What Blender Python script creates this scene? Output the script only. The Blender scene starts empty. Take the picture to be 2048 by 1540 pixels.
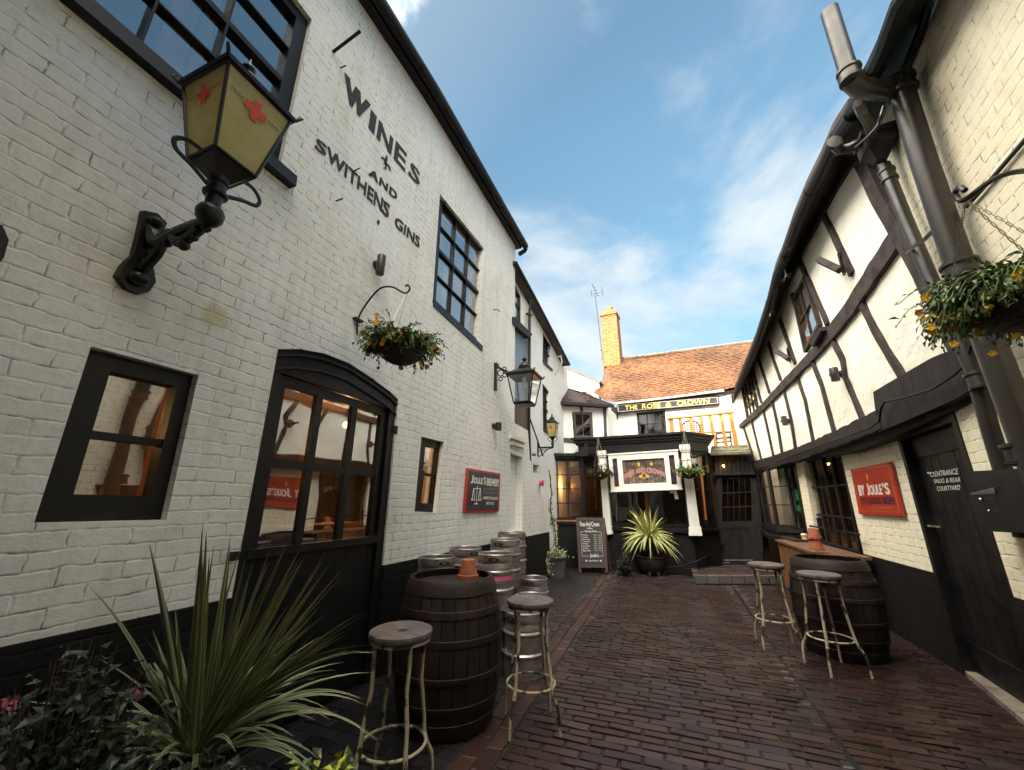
import bpy, math, random
from mathutils import Vector as V, Matrix, noise, geometry
random.seed(7)
R = math.radians
scn = bpy.context.scene
col = scn.collection
# ------------------------------------------------------------------ camera
F, CX, CY, HC = 792.0, 1024.0, 770.0, 1.42
_up = V((16.0, 2670.0, -F)).normalized()
_hy = CY + (324 * _up.x + (-F) * _up.z) / _up.y
_y = V((324.0, CY - _hy, -F)).normalized()
_x = _y.cross(_up)
RM = Matrix((_x, _y, _up))
cam = bpy.data.cameras.new('camera'); cam.sensor_width = 36; cam.lens = F / 2048 * 36
cam.clip_start = 0.05; cam.clip_end = 500
camo = bpy.data.objects.new('camera', cam); col.objects.link(camo)
camo.matrix_world = Matrix.Translation((0, 0, HC)) @ RM.to_4x4()
scn.camera = camo
# ------------------------------------------------------------------ world, sun, exposure
SUN_AZ, SUN_EL = R(197), R(18.5)     # azimuth of the sun, clockwise from +Y
w = bpy.data.worlds.new('World'); scn.world = w; w.use_nodes = True
nt = w.node_tree; N = nt.nodes; L = nt.links
N.clear()
out = N.new('ShaderNodeOutputWorld'); bg = N.new('ShaderNodeBackground'); bg.inputs[1].default_value = 0.15
sky = N.new('ShaderNodeTexSky'); sky.sky_type = 'NISHITA'; sky.sun_disc = False
sky.sun_elevation = SUN_EL; sky.sun_rotation = SUN_AZ; sky.air_density = 1.0; sky.dust_density = 0.3; sky.ozone_density = 1.3
tc = N.new('ShaderNodeTexCoord')
def wn(t, **k):
    n = N.new(t)
    for a, b in k.items():
        if a in n.inputs: n.inputs[a].default_value = b
        else: setattr(n, a, b)
    return n
mp = wn('ShaderNodeMapping'); mp.inputs['Scale'].default_value = (1.0, 0.75, 1.9); mp.inputs['Rotation'].default_value = (0.25, 0.35, 0.7)
mp.inputs['Location'].default_value = (2.35, 1.1, 3.0)
L.new(tc.outputs['Generated'], mp.inputs['Vector'])
cn = wn('ShaderNodeTexNoise', Scale=2.1, Detail=9.0, Roughness=0.55, Distortion=0.35); L.new(mp.outputs[0], cn.inputs['Vector'])
sx = wn('ShaderNodeSeparateXYZ'); L.new(tc.outputs['Generated'], sx.inputs[0])
# more cloud to the horizon; bright unseen cloud added behind camera to light walls
low = wn('ShaderNodeMapRange'); low.inputs[1].default_value = 0.9; low.inputs[2].default_value = 0.1; low.inputs[3].default_value = 0.0; low.inputs[4].default_value = 0.07; L.new(sx.outputs[2], low.inputs[0])
beh = wn('ShaderNodeMapRange'); beh.inputs[1].default_value = 0.22; beh.inputs[2].default_value = 0.72; beh.inputs[3].default_value = 0.0; beh.inputs[4].default_value = 0.3
bd = wn('ShaderNodeVectorMath', operation='DOT_PRODUCT'); bd.inputs[1].default_value = (-0.42, -0.62, 0.66); L.new(tc.outputs['Generated'], bd.inputs[0]); L.new(bd.outputs['Value'], beh.inputs[0])
a1 = wn('ShaderNodeMath', operation='ADD'); L.new(cn.outputs[0], a1.inputs[0]); L.new(low.outputs[0], a1.inputs[1])
a2 = wn('ShaderNodeMath', operation='ADD'); L.new(a1.outputs[0], a2.inputs[0]); L.new(beh.outputs[0], a2.inputs[1])
cr = wn('ShaderNodeMapRange', interpolation_type='SMOOTHSTEP'); cr.inputs[1].default_value = 0.46; cr.inputs[2].default_value = 0.74; cr.inputs[3].default_value = 0.03; L.new(a2.outputs[0], cr.inputs[0])
tint = wn('ShaderNodeMix', data_type='RGBA', blend_type='MULTIPLY'); tint.inputs[0].default_value = 1.0
tint.inputs[7].default_value = (0.66, 0.80, 0.72, 1); 
hz_ = wn('ShaderNodeMapRange'); hz_.inputs[1].default_value = 0.05; hz_.inputs[2].default_value = 0.75; hz_.inputs[3].default_value = 0.42; hz_.inputs[4].default_value = 1.0
skm = wn('ShaderNodeVectorMath', operation='SCALE'); L.new(sky.outputs[0], skm.inputs[0]); L.new(hz_.outputs[0], skm.inputs['Scale']); L.new(skm.outputs[0], tint.inputs[6])
cc = wn('ShaderNodeMix', data_type='RGBA'); L.new(beh.outputs[0], cc.inputs[0])
cf = wn('ShaderNodeMapRange'); cf.inputs[1].default_value = 0.0; cf.inputs[2].default_value = 0.3; L.new(beh.outputs[0], cf.inputs[0]); L.new(cf.outputs[0], cc.inputs[0])
cc.inputs[6].default_value = (2.0, 2.17, 2.24, 1); cc.inputs[7].default_value = (27.0, 25.4, 21.8, 1)  # second colour: the added bright cloud out of view that lights the walls
rd_ = (RM @ V((1440 - CX, CY - 470, -F))).normalized()
bd2 = wn('ShaderNodeVectorMath', operation='DOT_PRODUCT'); bd2.inputs[1].default_value = tuple(rd_); L.new(tc.outputs['Generated'], bd2.inputs[0])
m2 = wn('ShaderNodeMapRange', interpolation_type='SMOOTHSTEP'); m2.inputs[1].default_value = 0.72; m2.inputs[2].default_value = 0.97; m2.inputs[3].default_value = -0.06; m2.inputs[4].default_value = 0.03; L.new(bd2.outputs['Value'], m2.inputs[0])
a3 = wn('ShaderNodeMath', operation='ADD'); L.new(a2.outputs[0], a3.inputs[0]); L.new(m2.outputs[0], a3.inputs[1]); L.new(a3.outputs[0], cr.inputs[0])
L.new(sx.outputs[2], hz_.inputs[0])
mx = wn('ShaderNodeMix', data_type='RGBA'); L.new(cr.outputs[0], mx.inputs[0]); L.new(tint.outputs[2], mx.inputs[6]); L.new(cc.outputs[2], mx.inputs[7])
L.new(mx.outputs[2], bg.inputs[0]); L.new(bg.outputs[0], out.inputs[0])
sun = bpy.data.lights.new('sun', 'SUN'); sun.energy = 2.0; sun.angle = R(0.5); sun.color = (1.0, 0.86, 0.66)
suno = bpy.data.objects.new('sun', sun); col.objects.link(suno)
sd = V((math.sin(SUN_AZ) * math.cos(SUN_EL), math.cos(SUN_AZ) * math.cos(SUN_EL), math.sin(SUN_EL)))
suno.rotation_euler = sd.to_track_quat('Z', 'Y').to_euler(); suno.location = (0, -8, 14)
scn.view_settings.view_transform = 'Standard'; scn.view_settings.look = 'None'; scn.view_settings.gamma = 1
scn.view_settings.exposure = 1.6
scn.cycles.max_bounces = 8; scn.cycles.diffuse_bounces = 4; scn.cycles.glossy_bounces = 4; scn.cycles.transparent_max_bounces = 12
scn.cycles.caustics_reflective = False; scn.cycles.caustics_refractive = False; scn.cycles.sample_clamp_indirect = 6
# ------------------------------------------------------------------ planes
def ray(x, y): return (RM @ V((x - CX, CY - y, -F))).normalized()
O = V((0, 0, HC))
def gnd(x, y, z=0.0):
    r = ray(x, y); return O + r * ((z - HC) / r.z)
def proj(p):
    c = RM.transposed() @ (V(p) - O); return (CX + F * c.x / -c.z, CY - F * c.y / -c.z)
def depth(p): return -(RM.transposed() @ (V(p) - O)).z
def at(x, y, p):       # point on the ray through (x,y) at the depth of point p
    r = RM @ V((x - CX, CY - y, -F)); return O + r * (depth(p) / F)
class Pl:
    def __init__(s, x, y, az):
        a = R(az); s.p = V((x, y, 0)); s.u = V((math.sin(a), math.cos(a), 0)); s.n = V((math.cos(a), -math.sin(a), 0))
    def px(s, x, y, d=0.0):
        r = ray(x, y); return O + r * ((s.n.dot(s.p - O) + d) / s.n.dot(r))
    def uz(s, x, y, d=0.0):
        q = s.px(x, y, d); return (s.u.dot(q - s.p), q.z)
    def P(s, u, z, d=0.0): return s.p + s.u * u + V((0, 0, z)) + s.n * d
    def nn(s, q): return s.n
class Bent:             # two planes meeting at a vertical line
    def __init__(s, a, b, y): s.a = a; s.b = b; s.y = y
    def px(s, x, y, d=0.0):
        q = s.a.px(x, y, d); return q if 0 < q.y < s.y else s.b.px(x, y, d)
    def nn(s, q): return s.a.n if q.y < s.y else s.b.n
WL = Pl(-2.47, 0, 0)           # left wall
W2 = Pl(-2.60, 0, 0)           # left wall farther on
RB = Pl(2.2, 5.0, 185.75)      # near right wall
RG1 = Pl(2.23, 5.28, 180.4); RG2 = Pl(2.245, 7.6, 175.0); RG = Bent(RG1, RG2, 7.6)
RT1 = Pl(2.10, 5.28, 180.4); RT2 = Pl(2.115, 7.6, 175.0); RT = Bent(RT1, RT2, 7.6)
FF = Pl(0, 12.3, 95)           # far facade
BF = Pl(-1.0, 9.75, 95)        # shop bay front
DF = Pl(1.2, 10.5, 95)         # far door
AX = Pl(-2.2, 10.6, 70)        # timbered annex
WG = Pl(-2.1, 9.7, 70)         # glazed wing
# ------------------------------------------------------------------ materials
MATS = {}
def nodes(name):
    m = bpy.data.materials.new(name); m.use_nodes = True
    t = m.node_tree; b = t.nodes['Principled BSDF']
    def nd(ty, **k):
        n = t.nodes.new(ty)
        for a, v in k.items():
            if a in n.inputs: n.inputs[a].default_value = v
            else: setattr(n, a, v)
        return n
    MATS[name] = m
    return m, t, b, nd, t.links.new
def c4(c): return (c[0], c[1], c[2], 1)
def M(name, c1, c2=None, rough=0.6, metal=0.0, scale=6.0, stretch=(1, 1, 1), bump=0.0, bscale=None, detail=5, spec=0.5, island=0.0, lo=0.35, hi=0.65, bdist=0.01, emit=None, rvar=0.0):
    if name in MATS: return MATS[name]
    m, t, b, nd, lk = nodes(name)
    b.inputs['Roughness'].default_value = rough; b.inputs['Metallic'].default_value = metal; b.inputs['Specular IOR Level'].default_value = spec
    co = nd('ShaderNodeTexCoord'); ma = nd('ShaderNodeMapping'); ma.inputs['Scale'].default_value = stretch
    lk(co.outputs['Object'], ma.inputs['Vector'])
    cout = None
    if c2 is not None:
        n = nd('ShaderNodeTexNoise', Scale=scale, Detail=detail, Roughness=0.6); lk(ma.outputs[0], n.inputs['Vector'])
        r = nd('ShaderNodeMapRange'); r.inputs[1].default_value = lo; r.inputs[2].default_value = hi; lk(n.outputs[0], r.inputs[0])
        x = nd('ShaderNodeMix', data_type='RGBA'); x.inputs[6].default_value = c4(c1); x.inputs[7].default_value = c4(c2); lk(r.outputs[0], x.inputs[0])
        cout = x.outputs[2]
        if rvar:
            q = nd('ShaderNodeMapRange'); q.inputs[1].default_value = 0.3; q.inputs[2].default_value = 0.7; q.inputs[3].default_value = rough - rvar; q.inputs[4].default_value = rough + rvar
            lk(n.outputs[0], q.inputs[0]); lk(q.outputs[0], b.inputs['Roughness'])
    else: b.inputs['Base Color'].default_value = c4(c1)
    if island:
        g = nd('ShaderNodeNewGeometry'); h = nd('ShaderNodeHueSaturation')
        vr = nd('ShaderNodeMapRange'); vr.inputs[3].default_value = 1 - island; vr.inputs[4].default_value = 1 + island; lk(g.outputs['Random Per Island'], vr.inputs[0])
        hr = nd('ShaderNodeMath', operation='MULTIPLY_ADD'); hr.inputs[1].default_value = 0.05 * island; hr.inputs[2].default_value = 0.5 - 0.025 * island; lk(g.outputs['Random Per Island'], hr.inputs[0])
        lk(vr.outputs[0], h.inputs['Value']); lk(hr.outputs[0], h.inputs['Hue'])
        if cout is None: h.inputs['Color'].default_value = c4(c1)
        else: lk(cout, h.inputs['Color'])
        cout = h.outputs[0]
    if cout is not None: lk(cout, b.inputs['Base Color'])
    if bump:
        n2 = nd('ShaderNodeTexNoise', Scale=bscale or scale * 3, Detail=6, Roughness=0.65); lk(ma.outputs[0], n2.inputs['Vector'])
        bu = nd('ShaderNodeBump', Strength=bump, Distance=bdist); lk(n2.outputs[0], bu.inputs['Height']); lk(bu.outputs[0], b.inputs['Normal'])
    if emit:
        b.inputs['Emission Color'].default_value = c4(emit[0]); b.inputs['Emission Strength'].default_value = emit[1]
    return m
def brickmat(name, paint, paint2, crack, bw=0.225, rh=0.076, mortar=0.008, bumpd=0.0052, dirt=(0.45, 0.43, 0.38), red=None, peel=0.0, rough=0.75, stain=None, crackamt=0.8, bc=None):
    m, t, b, nd, lk = nodes(name)
    b.inputs['Roughness'].default_value = rough; b.inputs['Specular IOR Level'].default_value = 0.25
    uv = nd('ShaderNodeUVMap')
    n1 = nd('ShaderNodeTexNoise', Scale=3.2, Detail=4, Roughness=0.6); lk(uv.outputs[0], n1.inputs['Vector'])
    s1 = nd('ShaderNodeVectorMath', operation='SUBTRACT'); s1.inputs[1].default_value = (0.5, 0.5, 0.5); lk(n1.outputs['Color'], s1.inputs[0])
    sc = nd('ShaderNodeVectorMath', operation='SCALE'); sc.inputs['Scale'].default_value = 0.030; lk(s1.outputs[0], sc.inputs[0])
    n1b = nd('ShaderNodeTexNoise', Scale=17, Detail=3); lk(uv.outputs[0], n1b.inputs['Vector'])
    s2 = nd('ShaderNodeVectorMath', operation='SUBTRACT'); s2.inputs[1].default_value = (0.5, 0.5, 0.5); lk(n1b.outputs['Color'], s2.inputs[0])
    sc2 = nd('ShaderNodeVectorMath', operation='SCALE'); sc2.inputs['Scale'].default_value = 0.020; lk(s2.outputs[0], sc2.inputs[0])
    ad = nd('ShaderNodeVectorMath', operation='ADD'); lk(uv.outputs[0], ad.inputs[0]); lk(sc.outputs[0], ad.inputs[1])
    ad2 = nd('ShaderNodeVectorMath', operation='ADD'); lk(ad.outputs[0], ad2.inputs[0]); lk(sc2.outputs[0], ad2.inputs[1])
    def br(ms, sm):
        k = nd('ShaderNodeTexBrick', Scale=1.0); k.inputs['Mortar Size'].default_value = ms; k.inputs['Mortar Smooth'].default_value = sm
        k.inputs['Brick Width'].default_value = bw; k.inputs['Row Height'].default_value = rh; lk(ad2.outputs[0], k.inputs['Vector'])
        k.inputs['Color1'].default_value = (0, 0, 0, 1); k.inputs['Color2'].default_value = (1, 1, 1, 1); k.inputs['Mortar'].default_value = (0.5, 0.5, 0.5, 1)
        return k
    wide = br(mortar * 1.15, 1.0); thin = br(mortar * 0.55, 0.5)
    big = nd('ShaderNodeTexNoise', Scale=0.9, Detail=5, Roughness=0.65); lk(uv.outputs[0], big.inputs['Vector'])
    mid = nd('ShaderNodeTexNoise', Scale=12, Detail=7, Roughness=0.7); lk(uv.outputs[0], mid.inputs['Vector'])
    fine = nd('ShaderNodeTexNoise', Scale=70, Detail=5, Roughness=0.7); lk(uv.outputs[0], fine.inputs['Vector'])
    def rng(src, a, b_, c=0.0, d=1.0):
        q = nd('ShaderNodeMapRange'); q.inputs[1].default_value = a; q.inputs[2].default_value = b_; q.inputs[3].default_value = c; q.inputs[4].default_value = d; lk(src, q.inputs[0]); return q.outputs[0]
    def mixc(f, a, b_):
        x = nd('ShaderNodeMix', data_type='RGBA')
        for i, v in ((0, f), (6, a), (7, b_)):
            if isinstance(v, tuple): x.inputs[i].default_value = c4(v)
            elif isinstance(v, float): x.inputs[i].default_value = v
            else: lk(v, x.inputs[i])
        return x.outputs[2]
    def mul(a, b_):
        x = nd('ShaderNodeMath', operation='MULTIPLY')
        for i, v in ((0, a), (1, b_)):
            if isinstance(v, float): x.inputs[i].default_value = v
            else: lk(v, x.inputs[i])
        return x.outputs[0]
    if red:   # unpainted bricks: colour differs brick by brick
        k = nd('ShaderNodeSeparateColor'); lk(wide.outputs[0], k.inputs[0])
        c = mixc(k.outputs[0], red[0], red[1]); c = mixc(rng(mid.outputs[0], .4, .7, 0, .5), c, red[2])
        c = mixc(wide.outputs['Fac'], c, crack)
    else:
        c = mixc(rng(big.outputs[0], .35, .7), paint, paint2)
        c = mixc(mul(rng(mid.outputs[0], .52, .75), .35), c, dirt)
        cm = mul(mul(thin.outputs['Fac'], rng(big.outputs[0], .30, .55, .25, 1)), crackamt)
        sep = rng(n1b.outputs[0], .44, .60)
        c = mixc(mul(cm, sep), c, crack)
        if stain:
            vs = nd('ShaderNodeVectorMath', operation='DISTANCE'); vs.inputs[1].default_value = (stain[0], stain[1], 0); lk(ad2.outputs[0], vs.inputs[0])
            f1 = nd('ShaderNodeMath', operation='MULTIPLY_ADD'); f1.inputs[1].default_value = 0.12; lk(mid.outputs[0], f1.inputs[0]); lk(vs.outputs['Value'], f1.inputs[2])
            c = mixc(rng(f1.outputs[0], stain[2] + .05, stain[2] - .01, 0, .6), c, (0.50, 0.42, 0.14))
        al = nd('ShaderNodeTexNoise', Scale=1.3, Detail=9, Roughness=0.7); lk(uv.outputs[0], al.inputs['Vector'])
        c = mixc(rng(al.outputs[0], .54, .72, 0, .5), c, (dirt[0] * 1.15, dirt[1] * 1.12, dirt[2] * .85))
        gm = nd('ShaderNodeMapping'); gm.inputs['Scale'].default_value = (7.0, 0.55, 1); lk(uv.outputs[0], gm.inputs[0])
        gn = nd('ShaderNodeTexNoise', Scale=1.0, Detail=7, Roughness=0.7); lk(gm.outputs[0], gn.inputs['Vector'])
        c = mixc(mul(rng(gn.outputs[0], .50, .78), .45), c, dirt)
        sp = nd('ShaderNodeTexNoise', Scale=38, Detail=3, Roughness=0.8); lk(uv.outputs[0], sp.inputs['Vector'])
        c = mixc(rng(sp.outputs[0], .70, .74, 0, .6), c, crack)
        if peel:
            pn = nd('ShaderNodeTexNoise', Scale=2.6, Detail=8, Roughness=0.75); lk(uv.outputs[0], pn.inputs['Vector'])
            c = mixc(rng(pn.outputs[0], .66, .68, 0, peel), c, dirt)
    lk(c, b.inputs['Base Color'])
    # relief
    jn = rng(n1.outputs[0], .35, .65, -1.0, -.25)
    h = nd('ShaderNodeMath', operation='MULTIPLY'); lk(jn, h.inputs[1]); lk(wide.outputs['Fac'], h.inputs[0])
    h1 = nd('ShaderNodeMath', operation='MULTIPLY_ADD'); h1.inputs[1].default_value = 1.7; lk(mid.outputs[0], h1.inputs[0]); lk(h.outputs[0], h1.inputs[2])
    h2 = nd('ShaderNodeMath', operation='MULTIPLY_ADD'); h2.inputs[1].default_value = 0.22; lk(fine.outputs[0], h2.inputs[0]); lk(h1.outputs[0], h2.inputs[2])
    bu = nd('ShaderNodeBump', Strength=0.5, Distance=bumpd); lk(h2.outputs[0], bu.inputs['Height']); lk(bu.outputs[0], b.inputs['Normal'])
    return m
def glassmat(name, refl=0.22, tint=(0.55, 0.55, 0.55), wav=0.02):
    m, t, b, nd, lk = nodes(name); t.nodes.remove(b)
    g = nd('ShaderNodeBsdfGlossy', Roughness=0.015); g.inputs['Color'].default_value = (0.9, 0.92, 0.95, 1)
    tr = nd('ShaderNodeBsdfTransparent'); tr.inputs['Color'].default_value = c4(tint)
    fr = nd('ShaderNodeFresnel', IOR=1.5); ad = nd('ShaderNodeMath', operation='ADD', use_clamp=True); ad.inputs[1].default_value = refl; lk(fr.outputs[0], ad.inputs[0])
    co = nd('ShaderNodeTexCoord'); n = nd('ShaderNodeTexNoise', Scale=2.5, Detail=1); lk(co.outputs['Object'], n.inputs['Vector'])
    bu = nd('ShaderNodeBump', Strength=wav * 10, Distance=0.01); lk(n.outputs[0], bu.inputs['Height']); lk(bu.outputs[0], g.inputs['Normal'])
    ge_ = nd('ShaderNodeNewGeometry'); om = nd('ShaderNodeMath', operation='SUBTRACT'); om.inputs[0].default_value = 1.0; lk(ge_.outputs['Backfacing'], om.inputs[1])
    mu = nd('ShaderNodeMath', operation='MULTIPLY'); lk(ad.outputs[0], mu.inputs[0]); lk(om.outputs[0], mu.inputs[1])
    mi = nd('ShaderNodeMixShader'); lk(mu.outputs[0], mi.inputs[0]); lk(tr.outputs[0], mi.inputs[1]); lk(g.outputs[0], mi.inputs[2])
    lk(mi.outputs[0], t.nodes['Material Output'].inputs[0])
    return m
brickmat('white brick', (0.82, 0.81, 0.78), (0.73, 0.715, 0.67), (0.10, 0.09, 0.08), peel=0.75, stain=(1.37, 2.49, 0.12))
brickmat('white brick far', (0.80, 0.81, 0.80), (0.74, 0.74, 0.72), (0.25, 0.22, 0.19), peel=0.3)
brickmat('cream brick', (0.90, 0.83, 0.65), (0.84, 0.76, 0.57), (0.14, 0.10, 0.06), dirt=(0.55, 0.47, 0.33), rh=0.078, crackamt=1.0)
brickmat('black brick', (0.005, 0.0045, 0.005), (0.009, 0.008, 0.008), (0.003, 0.003, 0.003), dirt=(0.016, 0.014, 0.013), rough=0.6)
brickmat('orange brick', (0, 0, 0), (0, 0, 0), (0.35, 0.27, 0.19), red=((0.27, 0.085, 0.022), (0.38, 0.14, 0.035), (0.17, 0.055, 0.02)), rh=0.08)
brickmat('orange brick dark', (0, 0, 0), (0, 0, 0), (0.12, 0.10, 0.08), red=((0.14, 0.06, 0.035), (0.20, 0.09, 0.05), (0.08, 0.045, 0.03)), rh=0.08)
M('white render', (0.80, 0.81, 0.80), (0.72, 0.72, 0.70), 0.8, scale=1.6, bump=0.5, bscale=5, bdist=0.03)
M('cream render', (0.90, 0.87, 0.78), (0.72, 0.66, 0.52), 0.75, scale=1.5, detail=9, lo=.42, hi=.75, bump=0.8, bscale=4, bdist=0.045)
M('black paint', (0.0055, 0.005, 0.0055), (0.011, 0.0095, 0.0095), 0.45, spec=0.3, scale=7, bump=0.25, bscale=22, bdist=0.004, rvar=0.12)
M('black timber', (0.008, 0.0065, 0.0065), (0.024, 0.019, 0.018), 0.62, spec=0.3, scale=9, stretch=(1, 1, 0.25), bump=0.7, bscale=28, bdist=0.008)
M('grey timber', (0.024, 0.018, 0.017), (0.065, 0.050, 0.044), 0.78, spec=0.3, scale=8, bump=0.8, bscale=26, bdist=0.01)
M('far timber', (0.045, 0.033, 0.035), (0.08, 0.062, 0.06), 0.7, scale=6, bump=0.6, bscale=20, bdist=0.01)
M('cast iron', (0.006, 0.005, 0.005), (0.013, 0.011, 0.011), 0.4, spec=0.35, scale=14, bump=0.35, bscale=60, bdist=0.003, rvar=0.1)
M('pipe iron', (0.030, 0.024, 0.019), (0.014, 0.011, 0.010), 0.38, scale=5, bump=0.3, bscale=50, bdist=0.003, rvar=0.12)
M('gutter black', (0.004, 0.0035, 0.004), (0.008, 0.007, 0.007), 0.5, spec=0.3, scale=6, bump=0.3, bscale=30, bdist=0.004)
M('sky sheen boards', (0.22, 0.29, 0.36), (0.16, 0.22, 0.28), 0.5, scale=3, stretch=(1, 1, .2), bump=0.3, bscale=20)  # sky reflection on glossy boards put into the blue colour
M('brown boards', (0.13, 0.095, 0.07), (0.075, 0.055, 0.045), 0.75, scale=12, stretch=(1, 1, .15), bump=0.6, bscale=30)
M('white paint', (0.82, 0.81, 0.77), (0.74, 0.73, 0.68), 0.45, scale=5, bump=0.15)
M('slate', (0.05, 0.045, 0.045), (0.09, 0.08, 0.075), 0.7, scale=4, bump=0.5)
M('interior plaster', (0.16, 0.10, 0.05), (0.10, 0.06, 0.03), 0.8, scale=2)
M('pine', (0.42, 0.17, 0.045), (0.28, 0.10, 0.028), 0.5, scale=8, stretch=(1, 1, .12), bump=0.2)
M('gold pine', (0.52, 0.25, 0.03), (0.38, 0.16, 0.02), 0.55, scale=7, stretch=(1, 1, .2), bump=0.3)
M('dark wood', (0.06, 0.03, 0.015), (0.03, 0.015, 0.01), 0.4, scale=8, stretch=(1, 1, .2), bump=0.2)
M('lettering brown', (0.022, 0.013, 0.012), (0.045, 0.028, 0.026), 0.7, scale=20)
M('white lettering', (0.78, 0.76, 0.70), None, 0.6)
M('gold lettering', (0.80, 0.60, 0.10), None, 0.45)
M('keg steel', (0.44, 0.42, 0.41), (0.19, 0.17, 0.16), 0.45, 0.85, scale=9, stretch=(1, 1, 3), bump=0.3, bscale=25, bdist=0.004, rvar=0.1, island=0.0)
M('terracotta', (0.33, 0.095, 0.038), (0.22, 0.06, 0.028), 0.75, scale=10, bump=0.3)
M('old stool wood', (0.14, 0.115, 0.11), (0.04, 0.03, 0.03), 0.55, scale=5, stretch=(1, 6, 1), bump=0.6, bscale=18, bdist=0.006, lo=.3, hi=.7)
M('chipped paint', (0.36, 0.31, 0.215), (0.025, 0.018, 0.015), 0.5, scale=9, stretch=(1, 1, .5), bump=0.6, bscale=22, lo=.535, hi=.565, bdist=0.004)
M('barrel wood', (0.008, 0.005, 0.004), (0.027, 0.017, 0.013), 0.72, spec=0.25, scale=10, stretch=(1, 1, .1), bump=0.7, bscale=18, bdist=0.006)
M('barrel hoop', (0.009, 0.006, 0.0055), (0.024, 0.013, 0.010), 0.62, 0.1, spec=0.3, scale=10, bump=0.4, bscale=40)
M('leaf green', (0.05, 0.10, 0.02), (0.13, 0.20, 0.035), 0.5, scale=5, island=0.45)
M('leaf dark', (0.011, 0.018, 0.006), (0.022, 0.035, 0.012), 0.45, scale=6, island=0.5)
M('leaf variegated', (0.05, 0.10, 0.03), (0.50, 0.52, 0.07), 0.45, scale=16, island=0.35, lo=.53, hi=.58)
M('ivy pale', (0.13, 0.17, 0.08), (0.45, 0.46, 0.30), 0.5, scale=30, island=0.35, lo=.5, hi=.56)
M('petal yellow', (0.90, 0.52, 0.02), (0.85, 0.40, 0.01), 0.6, scale=40, island=0.2)
M('petal purple', (0.07, 0.02, 0.06), (0.12, 0.03, 0.08), 0.6, scale=40, island=0.4)
M('petal blue', (0.03, 0.035, 0.11), None, 0.6, island=0.4)
M('petal pink', (0.36, 0.09, 0.10), (0.22, 0.06, 0.09), 0.6, scale=30, island=0.4)
M('petal red', (0.62, 0.05, 0.09), None, 0.6, island=0.3)
M('wicker', (0.022, 0.014, 0.010), (0.05, 0.032, 0.02), 0.75, scale=30, stretch=(1, 1, 4), bump=1.0, bscale=60, bdist=0.01)
M('soil', (0.03, 0.022, 0.016), (0.015, 0.011, 0.009), 0.9, scale=20, bump=0.8)
M('chrome', (0.6, 0.58, 0.55), None, 0.25, 1.0)
M('chain steel', (0.42, 0.38, 0.30), None, 0.4, 0.8)
M('cross red', (0.62, 0.06, 0.025), None, 0.5)
M('small print', (0.10, 0.075, 0.03), None, 0.6)
M('sign red', (0.46, 0.032, 0.017), (0.36, 0.028, 0.018), 0.35, scale=5)
M('sign navy', (0.016, 0.018, 0.035), (0.03, 0.028, 0.045), 0.3, scale=4)
M('sign rust', (0.16, 0.06, 0.03), None, 0.7)
M('dull print', (0.30, 0.29, 0.28), None, 0.6)
M('chalkboard', (0.016, 0.015, 0.016), (0.028, 0.026, 0.027), 0.65, scale=4)
M('board frame', (0.06, 0.028, 0.022), (0.035, 0.018, 0.015), 0.5, scale=8)
M('moss slab', (0.20, 0.18, 0.09), (0.07, 0.065, 0.05), 0.85, scale=9, bump=0.8, bscale=20)
M('stone kerb', (0.22, 0.18, 0.14), (0.10, 0.08, 0.065), 0.8, scale=6, bump=0.5)
M('yellow cup', (0.75, 0.45, 0.04), None, 0.5)
M('cup white', (0.8, 0.78, 0.72), None, 0.4)
M('bench wood', (0.20, 0.10, 0.055), (0.10, 0.055, 0.035), 0.5, scale=10, stretch=(6, 1, 1), bump=0.4)
M('bench slat wood', (0.26, 0.11, 0.04), (0.13, 0.055, 0.025), 0.5, scale=10, stretch=(1, 1, .2), bump=0.4)
M('grey slab', (0.11, 0.10, 0.10), (0.07, 0.065, 0.065), 0.6, scale=5, bump=0.4)
M('bulb warm', (1, 0.6, 0.2), None, 0.5, emit=((1.0, 0.50, 0.12), 30.0))
M('label pink', (.6, .12, .25), None, .5)
M('bulb clear', (0.8, 0.78, 0.7), None, 0.2)
M('poster red', (0.6, 0.08, 0.03), None, 0.5)
M('exit green', (0.01, 0.12, 0.05), None, 0.5)
M('lead dark', (0.04, 0.038, 0.04), None, 0.5)
M('stain mix', (0.09, 0.10, 0.075), (0.16, 0.09, 0.07), 0.25, scale=26, detail=2, island=0.5)
M('stain side', (0.03, 0.045, 0.07), (0.10, 0.03, 0.03), 0.2, scale=9, detail=2, island=0.6)
M('stain pink', (0.42, 0.20, 0.20), None, 0.35)
M('stain gold', (0.62, 0.40, 0.06), None, 0.35)
M('curtain', (0.20, 0.13, 0.08), (0.10, 0.065, 0.04), 0.9, scale=6, stretch=(6, 6, .3))
M('curtain blue', (0.045, 0.06, 0.085), (0.015, 0.02, 0.03), 0.9, scale=5, stretch=(6, 6, .3))
M('net blind', (0.72, 0.72, 0.70), (0.55, 0.56, 0.56), 0.8, scale=3)
M('bark', (0.10, 0.065, 0.045), (0.05, 0.035, 0.025), 0.85, scale=10, bump=0.6)
glassmat('window glass', 0.26, (0.62, 0.60, 0.56)); glassmat('upper glass', 0.30, (0.75, 0.75, 0.75), 0.04)
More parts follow.
